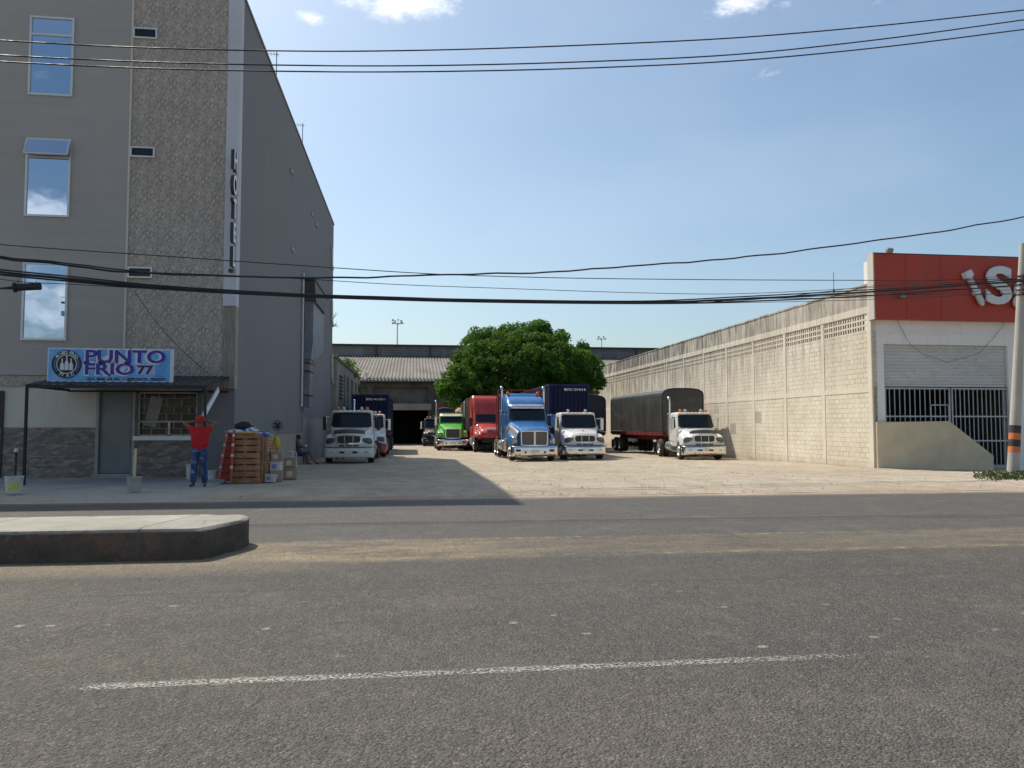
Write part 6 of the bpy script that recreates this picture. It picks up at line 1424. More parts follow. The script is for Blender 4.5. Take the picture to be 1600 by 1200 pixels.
# red-framed headboard rack on the blue tractor
def rack():
    y0 = 6.15; X0 = (at(776, 640, 45.2).x+at(845, 640, 45.2).x)/2-blue.location.x
    mb = MB()
    for x in (-1.24, -.42, .42, 1.24):
        mb.bb(X0+x-.04, X0+x+.04, y0-.04, y0+.04, 1.1, 3.98); mb.bb(X0+x-.03, X0+x+.03, y0+.9, y0+.96, 1.1, 3.6)
    for z in (1.12, 3.42, 3.94): mb.bb(X0-1.2, X0+1.2, y0-.035, y0+.035, z-.035, z+.035)
    for sd in (-1, 1): mb.bb(X0+sd*1.24-.03, X0+sd*1.24+.03, y0, y0+.95, 3.5, 3.56); mb.bb(X0+sd*1.24-.03, X0+sd*1.24+.03, y0, y0+.95, 1.1, 1.2)
    r = mb.build('load_rack', mat('stake_red', (.30, .02, .015), .55, dirt=.2), blue)
    mb = MB(); mb.bb(X0-1.2, X0+1.2, y0+.045, y0+.075, 1.16, 3.72); mb.build('rack_board', mat('board_grey', (.42, .42, .41), .6, dirt=.2), r)
rack()
# load behind the green truck
xl = xG+.15; lr = thing('flatbed_body', 'flatbed trailer with orange-framed front behind the green truck', 'trailer', (xl, 66, kz(xl, 66))); 
mb = MB(); mb.bb(-1.2, 1.2, 0, 9, 1.15, 1.35); mb.build('deck', 'chassis_black', lr); axle(lr, 7.6, 'dual', .93); axle(lr, 6.3, 'dual', .93)
mb = MB(); 
for x in (-1.15, 0, 1.0): mb.bb(x-.05, x+.05, 0, .1, 1.35, 3.75)
mb.bb(-1.2, 1.05, -.01, .09, 3.45, 3.8); mb.bb(-1.2, 1.05, -.005, .085, 3.0, 3.1); mb.build('headboard', mat('orange_steel', (.62, .10, .02), .5, dirt=.15), lr)
o = thing('tarp_bundle', 'rolled blue tarpaulin tied to the orange headboard above the green truck', 'tarpaulin', (xl-.35, 65.8, kz(xl, 66)+3.25)); mb = MB(); mb.tube([(-.65, 0, 0), (-.3, .02, .05), (.1, -.02, .03), (.6, 0, 0)], [.14, .2, .19, .13], 10); mb.build('roll', mat('tarp_blue', (.015, .05, .25), .7), o, smooth=60); mb = MB(); mb.cyl((-.3, .01, .05), (-.26, .01, .05), .21); mb.cyl((.2, 0, .02), (.24, 0, .02), .2); mb.build('strap', 'black_plastic', o)
o = thing('canvas_load', 'beige canvas covered load on the flatbed right behind the green truck', 'load', (xl+1.35, 67.2, kz(xl, 67)+1.35)); mb = MB(); mb.lathe([(.0, 2.25), (.5, 2.2), (.85, 1.95), (.95, 1.4), (1.0, .5), (1.0, 0)], n=18); mb.build('canvas', mat('canvas', (.42, .32, .2), .9, bump=.5, bs=6), o, smooth=60)
mb = MB(); mb.tube([(-.95, 0, .1), (-.9, 0, 1.45), (-.5, 0, 2.22), (0, 0, 2.28), (.5, 0, 2.22), (.9, 0, 1.45), (.95, 0, .1)], .02); mb.build('rope', 'dark_steel', o)
# ------------------------------------------------------------------ people
mat('skin', (.22, .115, .07), .6, 0, .1, 9, .05); mat('tee_red', (.52, .012, .014), .85, 0, .15, 7, .4, 25); mat('cap_red', (.48, .012, .012), .8, 0, .1)
m, t, b, pos, g = newmat('jeans'); c = ramp(t, tnoise(t, pos, 7, 5, .6), [(.4, (.025, .05, .14)), (.56, (.05, .09, .2)), (.66, (.30, .36, .46))]); t.links.new(c, b.inputs['Base Color']); b.inputs['Roughness'].default_value = .9; tbump(t, tnoise(t, pos, 14, 4), .5, .02, b)
mat('shoe', (.045, .038, .034), .7); mat('hair', (.012, .01, .009), .7); mat('plaid', (.10, .085, .07), .9, 0, .6, 14); mat('shorts_blue', (.035, .055, .14), .9, 0, .4, 10); mat('white_cloth', (.6, .6, .6), .9); mat('straw_dark', (.03, .025, .022), .8)
def skin_mesh(name, m, parent, nodes, edges, root=0, sub=2, smooth=True):
    """nodes: {key: (pos, rx, ry)}; one continuous skinned surface"""
    keys = list(nodes); me = bpy.data.meshes.new(name)
    me.from_pydata([nodes[k][0] for k in keys], [(keys.index(a), keys.index(b_)) for a, b_ in edges], []); me.update()
    o = bpy.data.objects.new(name, me); COL.objects.link(o)
    o.modifiers.new('skin', 'SKIN'); 
    if not me.skin_vertices: me.attributes.new if False else None
    lay = me.skin_vertices[0].data if me.skin_vertices else None
    if lay is None:
        bpy.context.view_layer.objects.active = o; bpy.ops.mesh.customdata_skin_add(); lay = me.skin_vertices[0].data
    for i, k in enumerate(keys):
        _, rx, ry = nodes[k]; lay[i].radius = (rx, ry); lay[i].use_root = (i == root)
    md = o.modifiers.new('sub', 'SUBSURF'); md.levels = md.render_levels = sub
    dg = bpy.context.evaluated_depsgraph_get(); nm = bpy.data.meshes.new_from_object(o.evaluated_get(dg)); bpy.data.objects.remove(o)
    nm.name = name; nm.materials.clear(); nm.materials.append(MATS[m]); nm.polygons.foreach_set('use_smooth', [True]*len(nm.polygons))
    ob = bpy.data.objects.new(name, nm); COL.objects.link(ob); ob.parent = parent; return ob
def body(root, J, hands):
    """J joints: pelvis spine chest neck head crown, shoulder/elbow/wrist, hip/knee/ankle/toe for L and R"""
    V = Vector; nd = {'pelvis': (J['pelvis'], .13, .10), 'spine': (J['spine'], .125, .09), 'chest': (J['chest'], .15, .10), 'neckb': (J['neckb'], .065, .06), 'neck': (J['neck'], .055, .055), 'head': (J['head'], .075, .088), 'crown': (J['crown'], .07, .085)}
    ed = [('pelvis', 'spine'), ('spine', 'chest'), ('chest', 'neckb'), ('neckb', 'neck'), ('neck', 'head'), ('head', 'crown')]
    f = V(J['face']); h = V(J['head']); nd['nose'] = (tuple(h+f*.10+V((0, 0, .012))), .014, .014); ed.append(('head', 'nose'))
    for s in 'LR':
        nd['sh'+s] = (J['sh'+s], .062, .06); nd['ua'+s] = (tuple(V(J['sh'+s]).lerp(V(J['el'+s]), .5)), .05, .05); nd['el'+s] = (J['el'+s], .041, .041); nd['fa'+s] = (tuple(V(J['el'+s]).lerp(V(J['wr'+s]), .35)), .041, .038); nd['wr'+s] = (J['wr'+s], .027, .024)
        nd['hi'+s] = (J['hi'+s], .085, .085); nd['kn'+s] = (J['kn'+s], .056, .056); nd['ca'+s] = (tuple(V(J['kn'+s]).lerp(V(J['an'+s]), .3)), .054, .054); nd['an'+s] = (J['an'+s], .038, .04); nd['to'+s] = (J['to'+s], .04, .03)
        ed += [('chest', 'sh'+s), ('sh'+s, 'ua'+s), ('ua'+s, 'el'+s), ('el'+s, 'fa'+s), ('fa'+s, 'wr'+s), ('pelvis', 'hi'+s), ('hi'+s, 'kn'+s), ('kn'+s, 'ca'+s), ('ca'+s, 'an'+s), ('an'+s, 'to'+s)]
        d, n_ = V(hands[s][0]).normalized(), V(hands[s][1]).normalized(); w = V(J['wr'+s]); acr = d.cross(n_)
        nd['pa'+s] = (tuple(w+d*.055), .036, .018); nd['kl'+s] = (tuple(w+d*.09), .036, .016); ed += [('wr'+s, 'pa'+s), ('pa'+s, 'kl'+s)]
        for k, (off, ln) in enumerate(((-.03, .062), (-.010, .072), (.010, .068), (.029, .052))):
            a = w+d*.095+acr*off; b1 = a+d*ln*.5-n_*.008; b2 = b1+(d-n_*.7).normalized()*ln*.5
            for q, p_ in enumerate((a, b1, b2)): nd[f'f{s}{k}{q}'] = (tuple(p_), .009-.0012*q, .009-.0012*q)
            ed += [('kl'+s, f'f{s}{k}0'), (f'f{s}{k}0', f'f{s}{k}1'), (f'f{s}{k}1', f'f{s}{k}2')]
        sg = hands[s][2]; a = w+d*.03+acr*sg*.036; b1 = a+d*.035+acr*sg*.02; nd[f't{s}0'] = (tuple(a), .012, .012); nd[f't{s}1'] = (tuple(b1), .010, .010); nd[f't{s}2'] = (tuple(b1+d*.03-n_*.01), .009, .009)
        ed += [('pa'+s, f't{s}0'), (f't{s}0', f't{s}1'), (f't{s}1', f't{s}2')]
    bd = skin_mesh('body', 'skin', root, nd, ed)
    side = f.cross(V((0, 0, 1)))
    for sg in (-1, 1):
        mb = MB(); mb.lathe([(0, -.008), (.011, -.004), (.013, .002), (0, .006)], h+f*.082+side*sg*.03+V((0, 0, .035)), f, 10); mb.build('eye', 'hair', bd, smooth=60)
        mb = MB(); mb.lathe([(0, -.01), (.022, -.006), (.026, 0), (0, .008)], h+side*sg*.080+V((0, 0, .02)), side, 10); mb.build('ear', 'skin', bd, smooth=60)
    mb = MB(); c = h+f*.083-V((0, 0, .045)); mb.tube([c-side*.022, c+f*.004, c+side*.022], .006, 6); mb.build('mouth', mat('lips', (.16, .06, .045), .6), bd)
    return bd
def leg_clothes(root, J, m, tokn=1.0, r=1.0, name='trousers'):
    V = Vector; nd = {'p': (tuple(V(J['pelvis'])+V((0, 0, .14))), .15*r, .118*r), 'q': (J['pelvis'], .155*r, .125*r)}; ed = [('p', 'q')]
    for s in 'LR':
        nd['h'+s] = (J['hi'+s], .098*r, .10*r); nd['m'+s] = (tuple(V(J['hi'+s]).lerp(V(J['kn'+s]), .5)), .09*r, .09*r); nd['k'+s] = (J['kn'+s], .076*r, .076*r); ed += [('q', 'h'+s), ('h'+s, 'm'+s), ('m'+s, 'k'+s)]
        if tokn > 1: nd['c'+s] = (tuple(V(J['kn'+s]).lerp(V(J['an'+s]), .5)), .07*r, .072*r); nd['a'+s] = (tuple(V(J['kn'+s]).lerp(V(J['an'+s]), .97)), .064*r, .07*r); ed += [('k'+s, 'c'+s), ('c'+s, 'a'+s)]
        else: nd['c'+s] = (tuple(V(J['kn'+s]).lerp(V(J['an'+s]), .12)), .075, .075); ed += [('k'+s, 'c'+s)]
    return skin_mesh(name, m, root, nd, ed, 1)
def top_clothes(root, J, m, sleeve=.55, name='shirt'):
    V = Vector; nd = {'hem': (tuple(V(J['pelvis'])-V((0, 0, .10))), .195, .15), 'p': (tuple(V(J['pelvis'])+V((0, 0, .09))), .19, .145), 's': (J['spine'], .19, .14), 'c': (J['chest'], .205, .145), 'n': (tuple(V(J['neckb'])-V((0, 0, .0))), .115, .10), 'nn': (tuple(V(J['neckb'])+V((0, 0, .035))), .085, .082)}
    ed = [('hem', 'p'), ('p', 's'), ('s', 'c'), ('c', 'n'), ('n', 'nn')]
    for s in 'LR':
        nd['h'+s] = (J['sh'+s], .085, .085); e = V(J['sh'+s]).lerp(V(J['el'+s]), min(1, sleeve)); nd['e'+s] = (tuple(e), .066, .066); ed += [('c', 'h'+s), ('h'+s, 'e'+s)]
        if sleeve > 1: nd['w'+s] = (tuple(V(J['el'+s]).lerp(V(J['wr'+s]), .85)), .042, .042); ed.append(('e'+s, 'w'+s))
    return skin_mesh(name, m, root, nd, ed, 2)
def shoe(root, an, to, m='shoe'):
    a, t_ = Vector(an), Vector(to); d = t_-a; d.z = 0; d.normalize(); z0 = .035
    nd = {'h': (tuple(Vector((a.x, a.y, z0+.02))-d*.04), .042, .042), 'a': ((a.x, a.y, z0+.05), .046, .05), 'm': (tuple(Vector((a.x, a.y, z0+.012))+d*.08), .046, .035), 't': (tuple(Vector((a.x, a.y, z0+.002))+d*.17), .042, .028)}
    return skin_mesh('shoe', m, root, nd, [('h', 'a'), ('a', 'm'), ('m', 't')])
# standing man, hands clasped behind his head
g0 = gnd(311, 761.5); man = thing('person', 'man in red T-shirt and red cap standing with both hands behind his head', 'person', (g0.x, g0.y, max(g0.z, gz(g0.x, g0.y))+.012), R(6))
J = dict(pelvis=(0, 0, .93), spine=(0, .01, 1.12), chest=(0, .01, 1.31), neckb=(0, .015, 1.445), neck=(0, .01, 1.50), head=(0, -.01, 1.575), crown=(0, .0, 1.645), face=(0, -1, -.12),
         shL=(.18, .01, 1.405), elL=(.375, -.02, 1.55), wrL=(.135, .10, 1.60), shR=(-.18, .01, 1.405), elR=(-.385, -.02, 1.54), wrR=(-.135, .10, 1.60),
         hiL=(.092, 0, .87), knL=(.115, -.025, .48), anL=(.125, .03, .085), toL=(.145, -.13, .04), hiR=(-.092, 0, .87), knR=(-.12, -.02, .48), anR=(-.14, .02, .085), toR=(-.175, -.13, .04))
body(man, J, {'L': ((-1, .25, -.05), (0, 1, .1), -1), 'R': ((1, .25, -.05), (0, 1, .1), 1)})
man.scale = (1.035,)*3; leg_clothes(man, J, 'jeans', 2, 1.14); top_clothes(man, J, 'tee_red', .52, 'tshirt'); shoe(man, J['anL'], J['toL']); shoe(man, J['anR'], J['toR'])
mb = MB(); mb.lathe([(.098, 0), (.102, .03), (.097, .07), (.075, .105), (.04, .12), (0, .124)], (0, .0, 1.615), n=20); cp = mb.build('cap', 'cap_red', man, smooth=60)
mb = MB(); mb.grid(lambda u, v: (lerp(-.08, .08, u), -.075-.10*v*math.sqrt(max(0, 1-(2*u-1)**2)), 1.625-.025*v-.03*(2*u-1)**2), 10, 4); mb.build('cap_brim', 'cap_red', cp, solid=.006, smooth=60)
mb = MB(); mb.lathe([(.083, -.02), (.09, .02), (.085, .06), (0, .07)], (0, .018, 1.56), n=16); mb.build('hair', 'hair', man, smooth=60)
# plastic chairs
def chair(loc, rz, m, label, arms=True):
    o = thing('plastic_chair', label, 'chair', loc, rz)
    mb = MB(); mb.grid(lambda u, v: (lerp(-.22, .22, u), lerp(-.22, .22, v), .43-.025*math.sin(u*3.14)*math.sin(v*3.14)-.02*v), 6, 6); mb.build('seat', m, o, solid=.02, smooth=60)
    mb = MB()
    mb.grid(lambda u, v: (lerp(-.21, .21, u)*(1+.1*v), .22+.13*v+.03*(1-(2*u-1)**2), lerp(.43, .86-.05*(2*u-1)**2, v)), 8, 8) if False else None
    for k in range(6): x = lerp(-.17, .17, k/5); mb.tube([(x, .21, .42), (x*1.08, .29, .64), (x*1.15, .345, .82)], .016, 5)
    mb.tube([(-.23, .20, .42), (-.25, .29, .66), (-.22, .35, .83), (0, .37, .875), (.22, .35, .83), (.25, .29, .66), (.23, .20, .42)], .024, 8); mb.build('backrest', m, o, smooth=60)
    for sx in (-1, 1):
        for sy in (-1, 1): mb = MB(); mb.cyl((sx*.21, sy*.20, .42), (sx*.26, sy*.27, 0), .03, .022, 8); mb.build('leg', m, o, smooth=60)
        if arms: mb = MB(); mb.tube([(sx*.23, -.24, .2), (sx*.26, -.23, .42), (sx*.27, -.21, .62), (sx*.28, -.12, .65), (sx*.27, .2, .65), (sx*.255, .29, .66)], .022, 8); mb.build('armrest', m, o, smooth=60)
    return o
mat('plastic_white', (.72, .72, .70), .45, dirt=.1); mat('plastic_navy', (.02, .03, .07), .5)
pc = gnd(452, 729); chair(pc, R(115), 'plastic_white', 'empty white plastic armchair left of the seated man')
ps = gnd(468, 726.5); ps2 = Vector((ps.x, ps.y, gz(ps.x, ps.y)+.01)); chair(ps2, R(84), 'plastic_navy', 'dark plastic chair under the seated man', False)
sm_ = thing('person', 'seated man in dark hat and blue shorts with legs stretched towards the shaded white truck', 'person', ps2, R(84))
J = dict(pelvis=(0, .06, .52), spine=(0, .10, .72), chest=(0, .13, .92), neckb=(0, .12, 1.06), neck=(0, .105, 1.12), head=(0, .075, 1.19), crown=(0, .08, 1.265), face=(0, -.95, -.3),
         shL=(.18, .12, 1.03), elL=(.22, -.02, .80), wrL=(.06, -.20, .84), shR=(-.18, .12, 1.03), elR=(-.22, -.02, .80), wrR=(-.06, -.20, .86),
         hiL=(.09, .0, .50), knL=(.13, -.42, .53), anL=(.13, -.74, .16), toL=(.14, -.88, .13), hiR=(-.09, .0, .50), knR=(-.11, -.40, .52), anR=(-.10, -.42, .085), toR=(-.11, -.56, .05))
J['anL'] = (.13, -.72, .09); J['toL'] = (.14, -.86, .06)
body(sm_, J, {'L': ((-.7, -.6, .1), (.2, 0, 1), 1), 'R': ((.7, -.6, .1), (-.2, 0, 1), -1)})
leg_clothes(sm_, J, 'shorts_blue', 1, .95, 'shorts'); top_clothes(sm_, J, 'plaid', 1.2, 'shirt'); shoe(sm_, J['anL'], J['toL']); shoe(sm_, J['anR'], J['toR'])
mb = MB(); mb.lathe([(.20, -.02), (.19, .0), (.10, .005), (.10, .07), (.085, .115), (.03, .125), (0, .12)], (0, .07, 1.25), (0, -.12, 1), n=22); mb.build('hat', 'straw_dark', sm_, smooth=50)
mb = MB(); mb.box((0, -.27, .87), (.16, .12, .10), Matrix.Rotation(R(20), 3, 'X')); tag(mb.build('cloth', 'white_cloth', bevel=.03), 'white cloth in the hands of the seated man', 'cloth').matrix_world = Matrix.Translation(ps2) @ Matrix.Rotation(R(84), 4, 'Z')
# ------------------------------------------------------------------ pile of pallets, crates and boxes
mat('pallet_wood', (.40, .20, .10), .8, 0, .4, 4, .5, 30, dirt=.2, dcol=(.15, .09, .05)); mat('crate_wood', (.46, .27, .15), .8, 0, .4, 5, .4, 30); mat('cardboard', (.38, .26, .17), .85, 0, .2, 3); mat('cardboard_print', (.62, .58, .52), .8)
gp = Vector((-4.57, 21.95, gz(-4.6, 22)))
def pallet(loc, rz, label, w=.80, h=1.36):
    o = thing('wooden_pallet', label, 'pallet', loc, rz, 'pallets stood on edge by the hotel corner')
    n = 8
    for k in range(n):
        z = lerp(.07, h-.07, k/(n-1)); mb = MB(); dz = random.uniform(-.008, .008); mb.bb(-w/2, w/2, -.012, .012, z-.068+dz, z+.068+dz); mb.build('board', 'pallet_wood', o, bevel=.004)
    for x in (-w/2+.05, 0, w/2-.05): mb = MB(); mb.bb(x-.045, x+.045, .013, .11, 0, h); mb.build('stringer', 'pallet_wood', o, bevel=.004)
    for k in range(0, n, 2): z = lerp(.07, h-.07, k/(n-1)); mb = MB(); mb.bb(-w/2, w/2, .112, .134, z-.05, z+.05); mb.build('board', 'pallet_wood', o)
    return o
pallet(gp, R(2), 'front wooden pallet of eight boards standing on edge beside the orange ladder')
p2 = pallet(gp+Vector((.03, .17, 0)), R(1), 'second wooden pallet standing close behind the front one', .84, 1.32)
def crate(loc, rz, label, sx=.5, sy=.34, sz=.24):
    o = thing('wooden_crate', label, 'crate', loc, rz, 'small wooden crates stacked behind the pallets')
    mb = MB()
    for sd in (-1, 1):
        for k in range(3): z = lerp(.04, sz-.04, k/2); mb.bb(-sx/2, sx/2, sd*sy/2-.006, sd*sy/2+.006, z-.033, z+.033); mb.bb(sd*sx/2-.006, sd*sx/2+.006, -sy/2+.007, sy/2-.007, z-.033, z+.033)
    mb.bb(-sx/2+.007, sx/2-.007, -sy/2+.007, sy/2-.007, .0, .012); mb.build('slats', 'crate_wood', o)
    for a in (-1, 1):
        for c2 in (-1, 1): mb = MB(); mb.bb(a*(sx/2-.025)-.015, a*(sx/2-.025)+.015, c2*(sy/2-.025)-.015, c2*(sy/2-.025)+.015, .013, sz); mb.build('corner_post', 'crate_wood', o)
    return o
rr_ = random.Random(4); lv = ['bottom', 'second', 'third', 'fourth', 'top']
for c_, (dx, dy, n) in enumerate([(.28, .62, 5), (-.25, .64, 5), (.26, 1.08, 5), (-.27, 1.10, 4), (.27, 1.56, 4)]):
    for k in range(n):
        crate(gp+Vector((dx+rr_.uniform(-.02, .02), dy+rr_.uniform(-.02, .02), .02+k*.245)), R(rr_.uniform(-5, 5)), lv[k]+' crate of the '+['front right', 'front left', 'middle right', 'middle left', 'rear'][c_]+' stack behind the pallets', sz=.24)
def carton(x, y, z, s, m, label, rz=0):
    o = thing('cardboard_box', label, 'box', gp+Vector((x, y, z)), R(rz), 'cardboard boxes by the pallets'); mb = MB(); mb.bb(-s[0]/2, s[0]/2, -s[1]/2, s[1]/2, 0, s[2]); mb.build('carton', m, o, bevel=.008)
    mb = MB(); mb.bb(-s[0]/2-.002, s[0]/2+.002, -.025, .025, s[2]*.6, s[2]+.003); mb.build('tape', 'cardboard_print' if m == 'cardboard' else 'cardboard', o)
    mb = MB(); mb.bb(-s[0]*.3, s[0]*.15, -s[1]/2-.004, -s[1]/2-.001, s[2]*.25, s[2]*.7); mb.build('print', 'cardboard_print' if m == 'cardboard' else 'dull_blue', o)
carton(.72, .75, 0, (.34, .3, .30), 'cardboard', 'brown carton on the ground right of the crate stacks', 8); carton(.72, .76, .302, (.3, .28, .26), 'cardboard_print', 'pale printed carton on the brown carton', -6)
carton(.72, .78, .566, (.3, .26, .28), 'cardboard', 'upper brown carton leaning on the crates', 4)
carton(.98, 1.55, 0, (.36, .32, .34), 'cardboard', 'lower brown carton at the right end of the pile', 12); carton(.98, 1.56, .345, (.34, .3, .30), 'cardboard', 'upper brown carton at the right end of the pile', 3); carton(.62, .42, .0, (.26, .2, .22), 'cardboard_print', 'small white carton at the foot of the pallets', -10)
for (dx, dy, dz, sx, sy, sz, m_, nm, lab, rz) in [(-.3, .06, 1.36, .5, .34, .10, 'sack_white', 'sack', 'white sack lying on the left end of the pallets', 8), (.12, .1, 1.36, .42, .38, .15, 'sack_blue', 'sack', 'white and blue sack on top of the pallets', -12), (.02, -.02, 1.35, .42, .2, .08, 'sack_yellow', 'sack', 'flat yellow sack on the front edge of the pallets', -8),
                                              (.28, .6, 1.26, .5, .4, .13, 'sack_blue', 'sack', 'blue and white sack over the front crate stacks', 10), (.3, 1.1, 1.25, .46, .4, .12, 'sack_white', 'sack', 'white sack over the middle crate stacks', -15), (-.12, .25, 1.46, .46, .26, .20, 'black_cloth', 'bundle', 'black cloth bundle heaped on the sacks above the pallets', 10)]:
    if m_ not in MATS:
        if m_ == 'sack_blue':
            m, t, b, pos, g = newmat(m_); c = ramp(t, tnoise(t, pos, 5, 3, .5), [(.46, (.62, .63, .64)), (.52, (.05, .09, .38))]); t.links.new(c, b.inputs['Base Color']); b.inputs['Roughness'].default_value = .6
        else: mat(m_, {'sack_white': (.55, .56, .58), 'sack_yellow': (.60, .45, .10), 'black_cloth': (.012, .012, .013)}[m_], .6, bump=.5, bs=12)
    c0 = gp+Vector((dx, dy, dz)); o = thing(nm, lab, 'sack' if nm == 'sack' else 'bundle', c0, R(rz)); mb = MB()
    mb.grid(lambda u, v: (sx/2*math.cos(u*6.2832)*math.sin(v*math.pi)**.55*(1+.08*noise.noise(Vector((u*5, v*5, dz+dx)))), sy/2*math.sin(u*6.2832)*math.sin(v*math.pi)**.55, sz*(.5-.5*math.cos(v*math.pi))*(1+.35*noise.noise(Vector((math.cos(u*6.28)*1.5+dx, math.sin(u*6.28)*1.5, v*2))))), 24, 10); mb.build('cover', m_, o, smooth=60)
    mb = MB(); mb.tube([(sx/2-.03, -.03, sz*.5), (sx/2+.05, 0, sz*.55)], [.03, .012], 6); mb.build('tied_end', m_, o)
# orange ladder
lo = Vector((at(351, 740, 21.75).x, 21.72, gz(-5.1, 21.7)+.02)); ld = thing('stepladder', 'folded orange stepladder leaning against the left end of the pallets', 'ladder', lo, 0)
mat('ladder_orange', (.58, .085, .03), .5, dirt=.15); mat('ladder_dark', (.30, .04, .02), .6)
for k, (x0, x1) in enumerate(((-.17, .02), (.17, .20))):
    mb = MB(); a, b_ = Vector((x0, 0, 0)), Vector((x1, .14, 1.43)); q = (b_-a).to_track_quat('Z', 'Y').to_matrix(); mb.box((a+b_)/2, (.07, .035, (b_-a).length), q); mb.build('rail', 'ladder_orange', ld, bevel=.006)
    for f_ in (.30, .52, .72, .9): mb = MB(); mb.box(a.lerp(b_, f_)+Vector((0, -.022, 0)), (.072, .01, .07), q); mb.build('reflector', 'plastic_white', ld)
for k in range(7):
    f_ = (k+.6)/7.2; a, b_ = Vector((lerp(-.17, .02, f_), .14*f_, 1.43*f_)), Vector((lerp(.17, .20, f_), .14*f_, 1.43*f_)); mb = MB(); mb.tube([a, b_], .022, 6); mb.build('rung', 'ladder_dark', ld)
mb = MB(); a, b_ = Vector((-.14, .10, 0)), Vector((.04, .18, 1.38)); 
mb.poly([(-.13, .09, .02), (.15, .09, .02), (.19, .185, 1.36), (.05, .185, 1.36)]); mb.build('rear_frame', 'ladder_dark', ld, solid=.02)
# buckets, hose, poles
def bucket(loc, label, m, r=.15, h=.34, col2=None, full=None):
    o = thing('bucket', label, 'bucket', loc); mb = MB(); mb.lathe([(0, .0), (r*.86, 0), (r, h*.93), (r*1.06, h*.93), (r*1.06, h), (r*.97, h), (r*.9, h*.2)] if not full else [(0, 0), (r*.86, 0), (r, h*.9), (r*1.07, h*.9), (r*1.07, h), (r*.98, h), (r*.97, h*.93), (0, h*.94)], n=26); mb.build('pail', m, o, smooth=50)
    mb = MB(); mb.tube([(r*math.cos(a)*1.07, -r*.3-.0*a, h*.9-.12*math.sin(a)) for a in [math.pi*k/10 for k in range(11)]], .006, 5); mb.build('handle', 'steel_grey', o)
    if col2: mb = MB(); mb.grid(lambda u, v: (r*(.90+.07*v)*1.02*math.sin(lerp(-.2, 1.1, u)), -r*(.90+.07*v)*1.02*math.cos(lerp(-.2, 1.1, u)), lerp(h*.15, h*.62, v)), 8, 3); mb.build('label_patch', col2, o)
    return o
mat('bucket_white', (.58, .57, .53), .5, dirt=.35); mat('bucket_grey', (.36, .35, .32), .8, dirt=.5); mat('label_yellow', (.6, .55, .12), .6); mat('new_timber', (.62, .5, .28), .7)
bz = lambda x, y: gnd(x, y)+Vector((0, 0, .03))
bucket(bz(21.5, 771), 'white paint bucket with a yellow label near the awning post', 'bucket_white', .185, .36, 'label_yellow')
p = bz(209.5, 769); bucket(p, 'grey bucket of set concrete holding an upright timber', 'bucket_grey', .155, .33, full=True)
mb = MB(p); mb.box(p+Vector((0, 0, .60)), (.055, .045, .75), Matrix.Rotation(R(1.5), 3, 'Y')); tag(mb.build('timber_post', 'new_timber', bevel=.003), 'pale timber stick standing upright in the grey bucket', 'timber')
p = at(24, 740, 23.4); p.z = .07; o = thing('water_riser', 'dark standpipe with a white cap by the stone wainscot', 'standpipe', p); mb = MB(); mb.cyl((0, 0, 0), (0, 0, .78), .03); mb.build('pipe', 'dark_steel', o, smooth=40); mb = MB(); mb.lathe([(.06, 0), (.06, .05), (.03, .10), (0, .1)], (0, 0, .77)); mb.build('cap', 'plastic_white', o, smooth=40)
bucket(Vector((at(333, 700, 22.2).x, 22.2, gz(-5.4, 22.2)+.03)), 'white bucket behind the coiled hose', 'bucket_white', .15, .32)
bucket(Vector((at(300, 700, 22.8).x, 22.8, .07)), 'white bucket half hidden behind the standing man', 'bucket_white', .15, .42)
p = gnd(339, 756); o = thing('coiled_hose', 'coil of grey and white hose lying in front of the ladder', 'hose', p+Vector((0, 0, .02))); mb = MB()
mb.tube([((.20+.018*math.sin(k*.7))*math.cos(k*.35), (.17+.015*math.cos(k*.9))*math.sin(k*.35), .02+.0007*k) for k in range(110)], .016, 6); mb.build('coil', mat('hose_grey', (.30, .31, .32), .6, 0, .5, 20), o, smooth=60)
mb = MB(); mb.tube([(.2, 0, .09), (.28, -.08, .04), (.38, -.1, .01)], .016, 6); mb.build('loose_end', 'hose_grey', o)
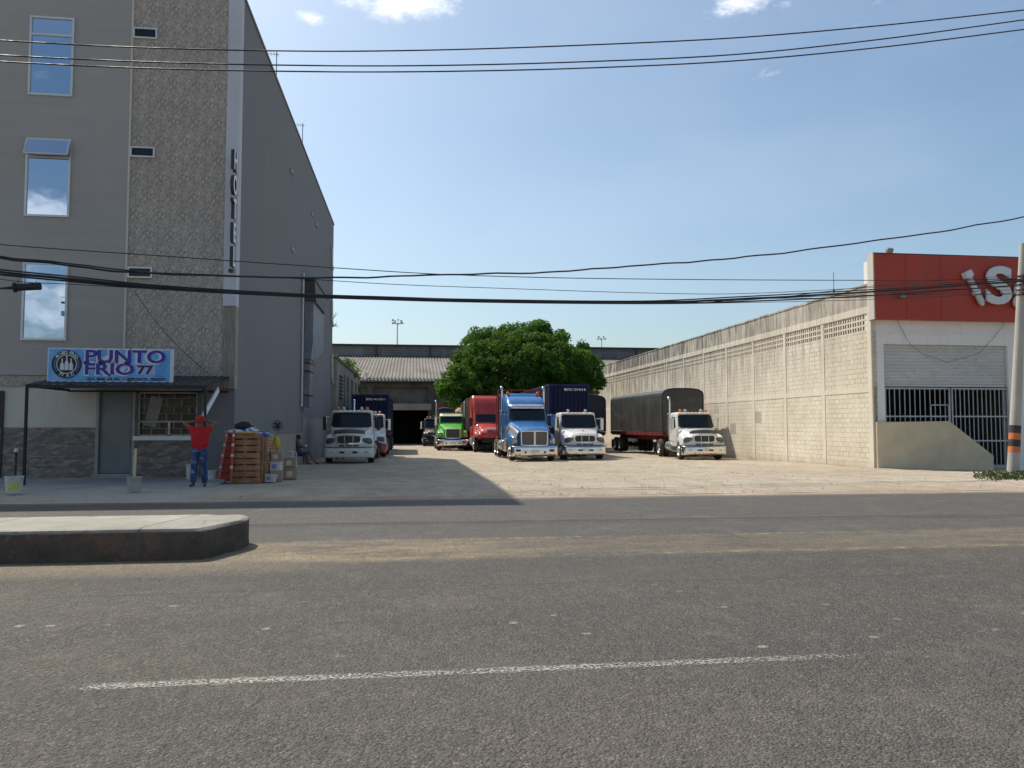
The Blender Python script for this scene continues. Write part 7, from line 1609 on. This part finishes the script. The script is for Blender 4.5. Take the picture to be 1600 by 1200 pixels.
# fan stand with a yellow bag, blue disc
p = gnd(431, 737); p.y += .2; o = thing('pedestal_fan', 'black pedestal fan standing behind the crates at the foot of the grey wall', 'fan', p); hz_ = at(429, 665, p.y).z-p.z
mb = MB(); mb.lathe([(0, .03), (.19, .02), (.2, 0)]); mb.cyl((0, 0, .02), (0, 0, hz_), .016); mb.build('stand', 'black_plastic', o, smooth=40)
mb = MB()
for r in (.19, .14, .09): mb.tube([(r*math.cos(a), -.07+.02*(r < .15), hz_+.0+r*math.sin(a)) for a in [2*math.pi*k/20 for k in range(21)]], .010, 5)
for k in range(10): a = k*math.pi/5; mb.cyl((.02*math.cos(a), -.09, hz_+.02*math.sin(a)), (.19*math.cos(a), -.07, hz_+.19*math.sin(a)), .006, n=5)
mb.build('guard', 'black_plastic', o)
mb = MB()
for k in range(4):
    a = k*math.pi/2+.4; mb.poly([(0, -.03, hz_), (.13*math.cos(a), -.05, hz_+.13*math.sin(a)), (.14*math.cos(a+.6), -.03, hz_+.14*math.sin(a+.6))])
mb.cyl((0, -.05, hz_), (0, .12, hz_), .05); mb.build('blades', 'black_plastic', o)
c0 = at(432, 692, p.y-.15); o = thing('yellow_bag', 'yellow plastic bag hanging beside the crates', 'bag', c0); mb = MB(); mb.lathe([(0, -.26), (.11, -.22), (.15, -.08), (.12, .1), (.05, .24), (.02, .32)], n=14); mb.build('bag', mat('bag_yellow', (.62, .50, .04), .5, bump=.6, bs=9), o, smooth=60); mb = MB(); mb.tube([(0, 0, .3), (.03, 0, .42), (0, .05, .5)], .008, 5); mb.build('handle', 'bag_yellow', o)
c0 = at(429, 708.5, p.y-.3); o = thing('blue_lid', 'small round blue lid among the boxes below the yellow bag', 'lid', c0); mb = MB(); mb.lathe([(0, 0), (.09, 0), (.095, .02), (.09, .035), (0, .03)], ax=(0, -1, 0)); mb.build('disc', mat('lid_blue', (.02, .16, .62), .5), o, smooth=40); mb = MB(); mb.cyl((0, -.03, 0), (0, -.045, 0), .03); mb.build('knob', 'lid_blue', o)
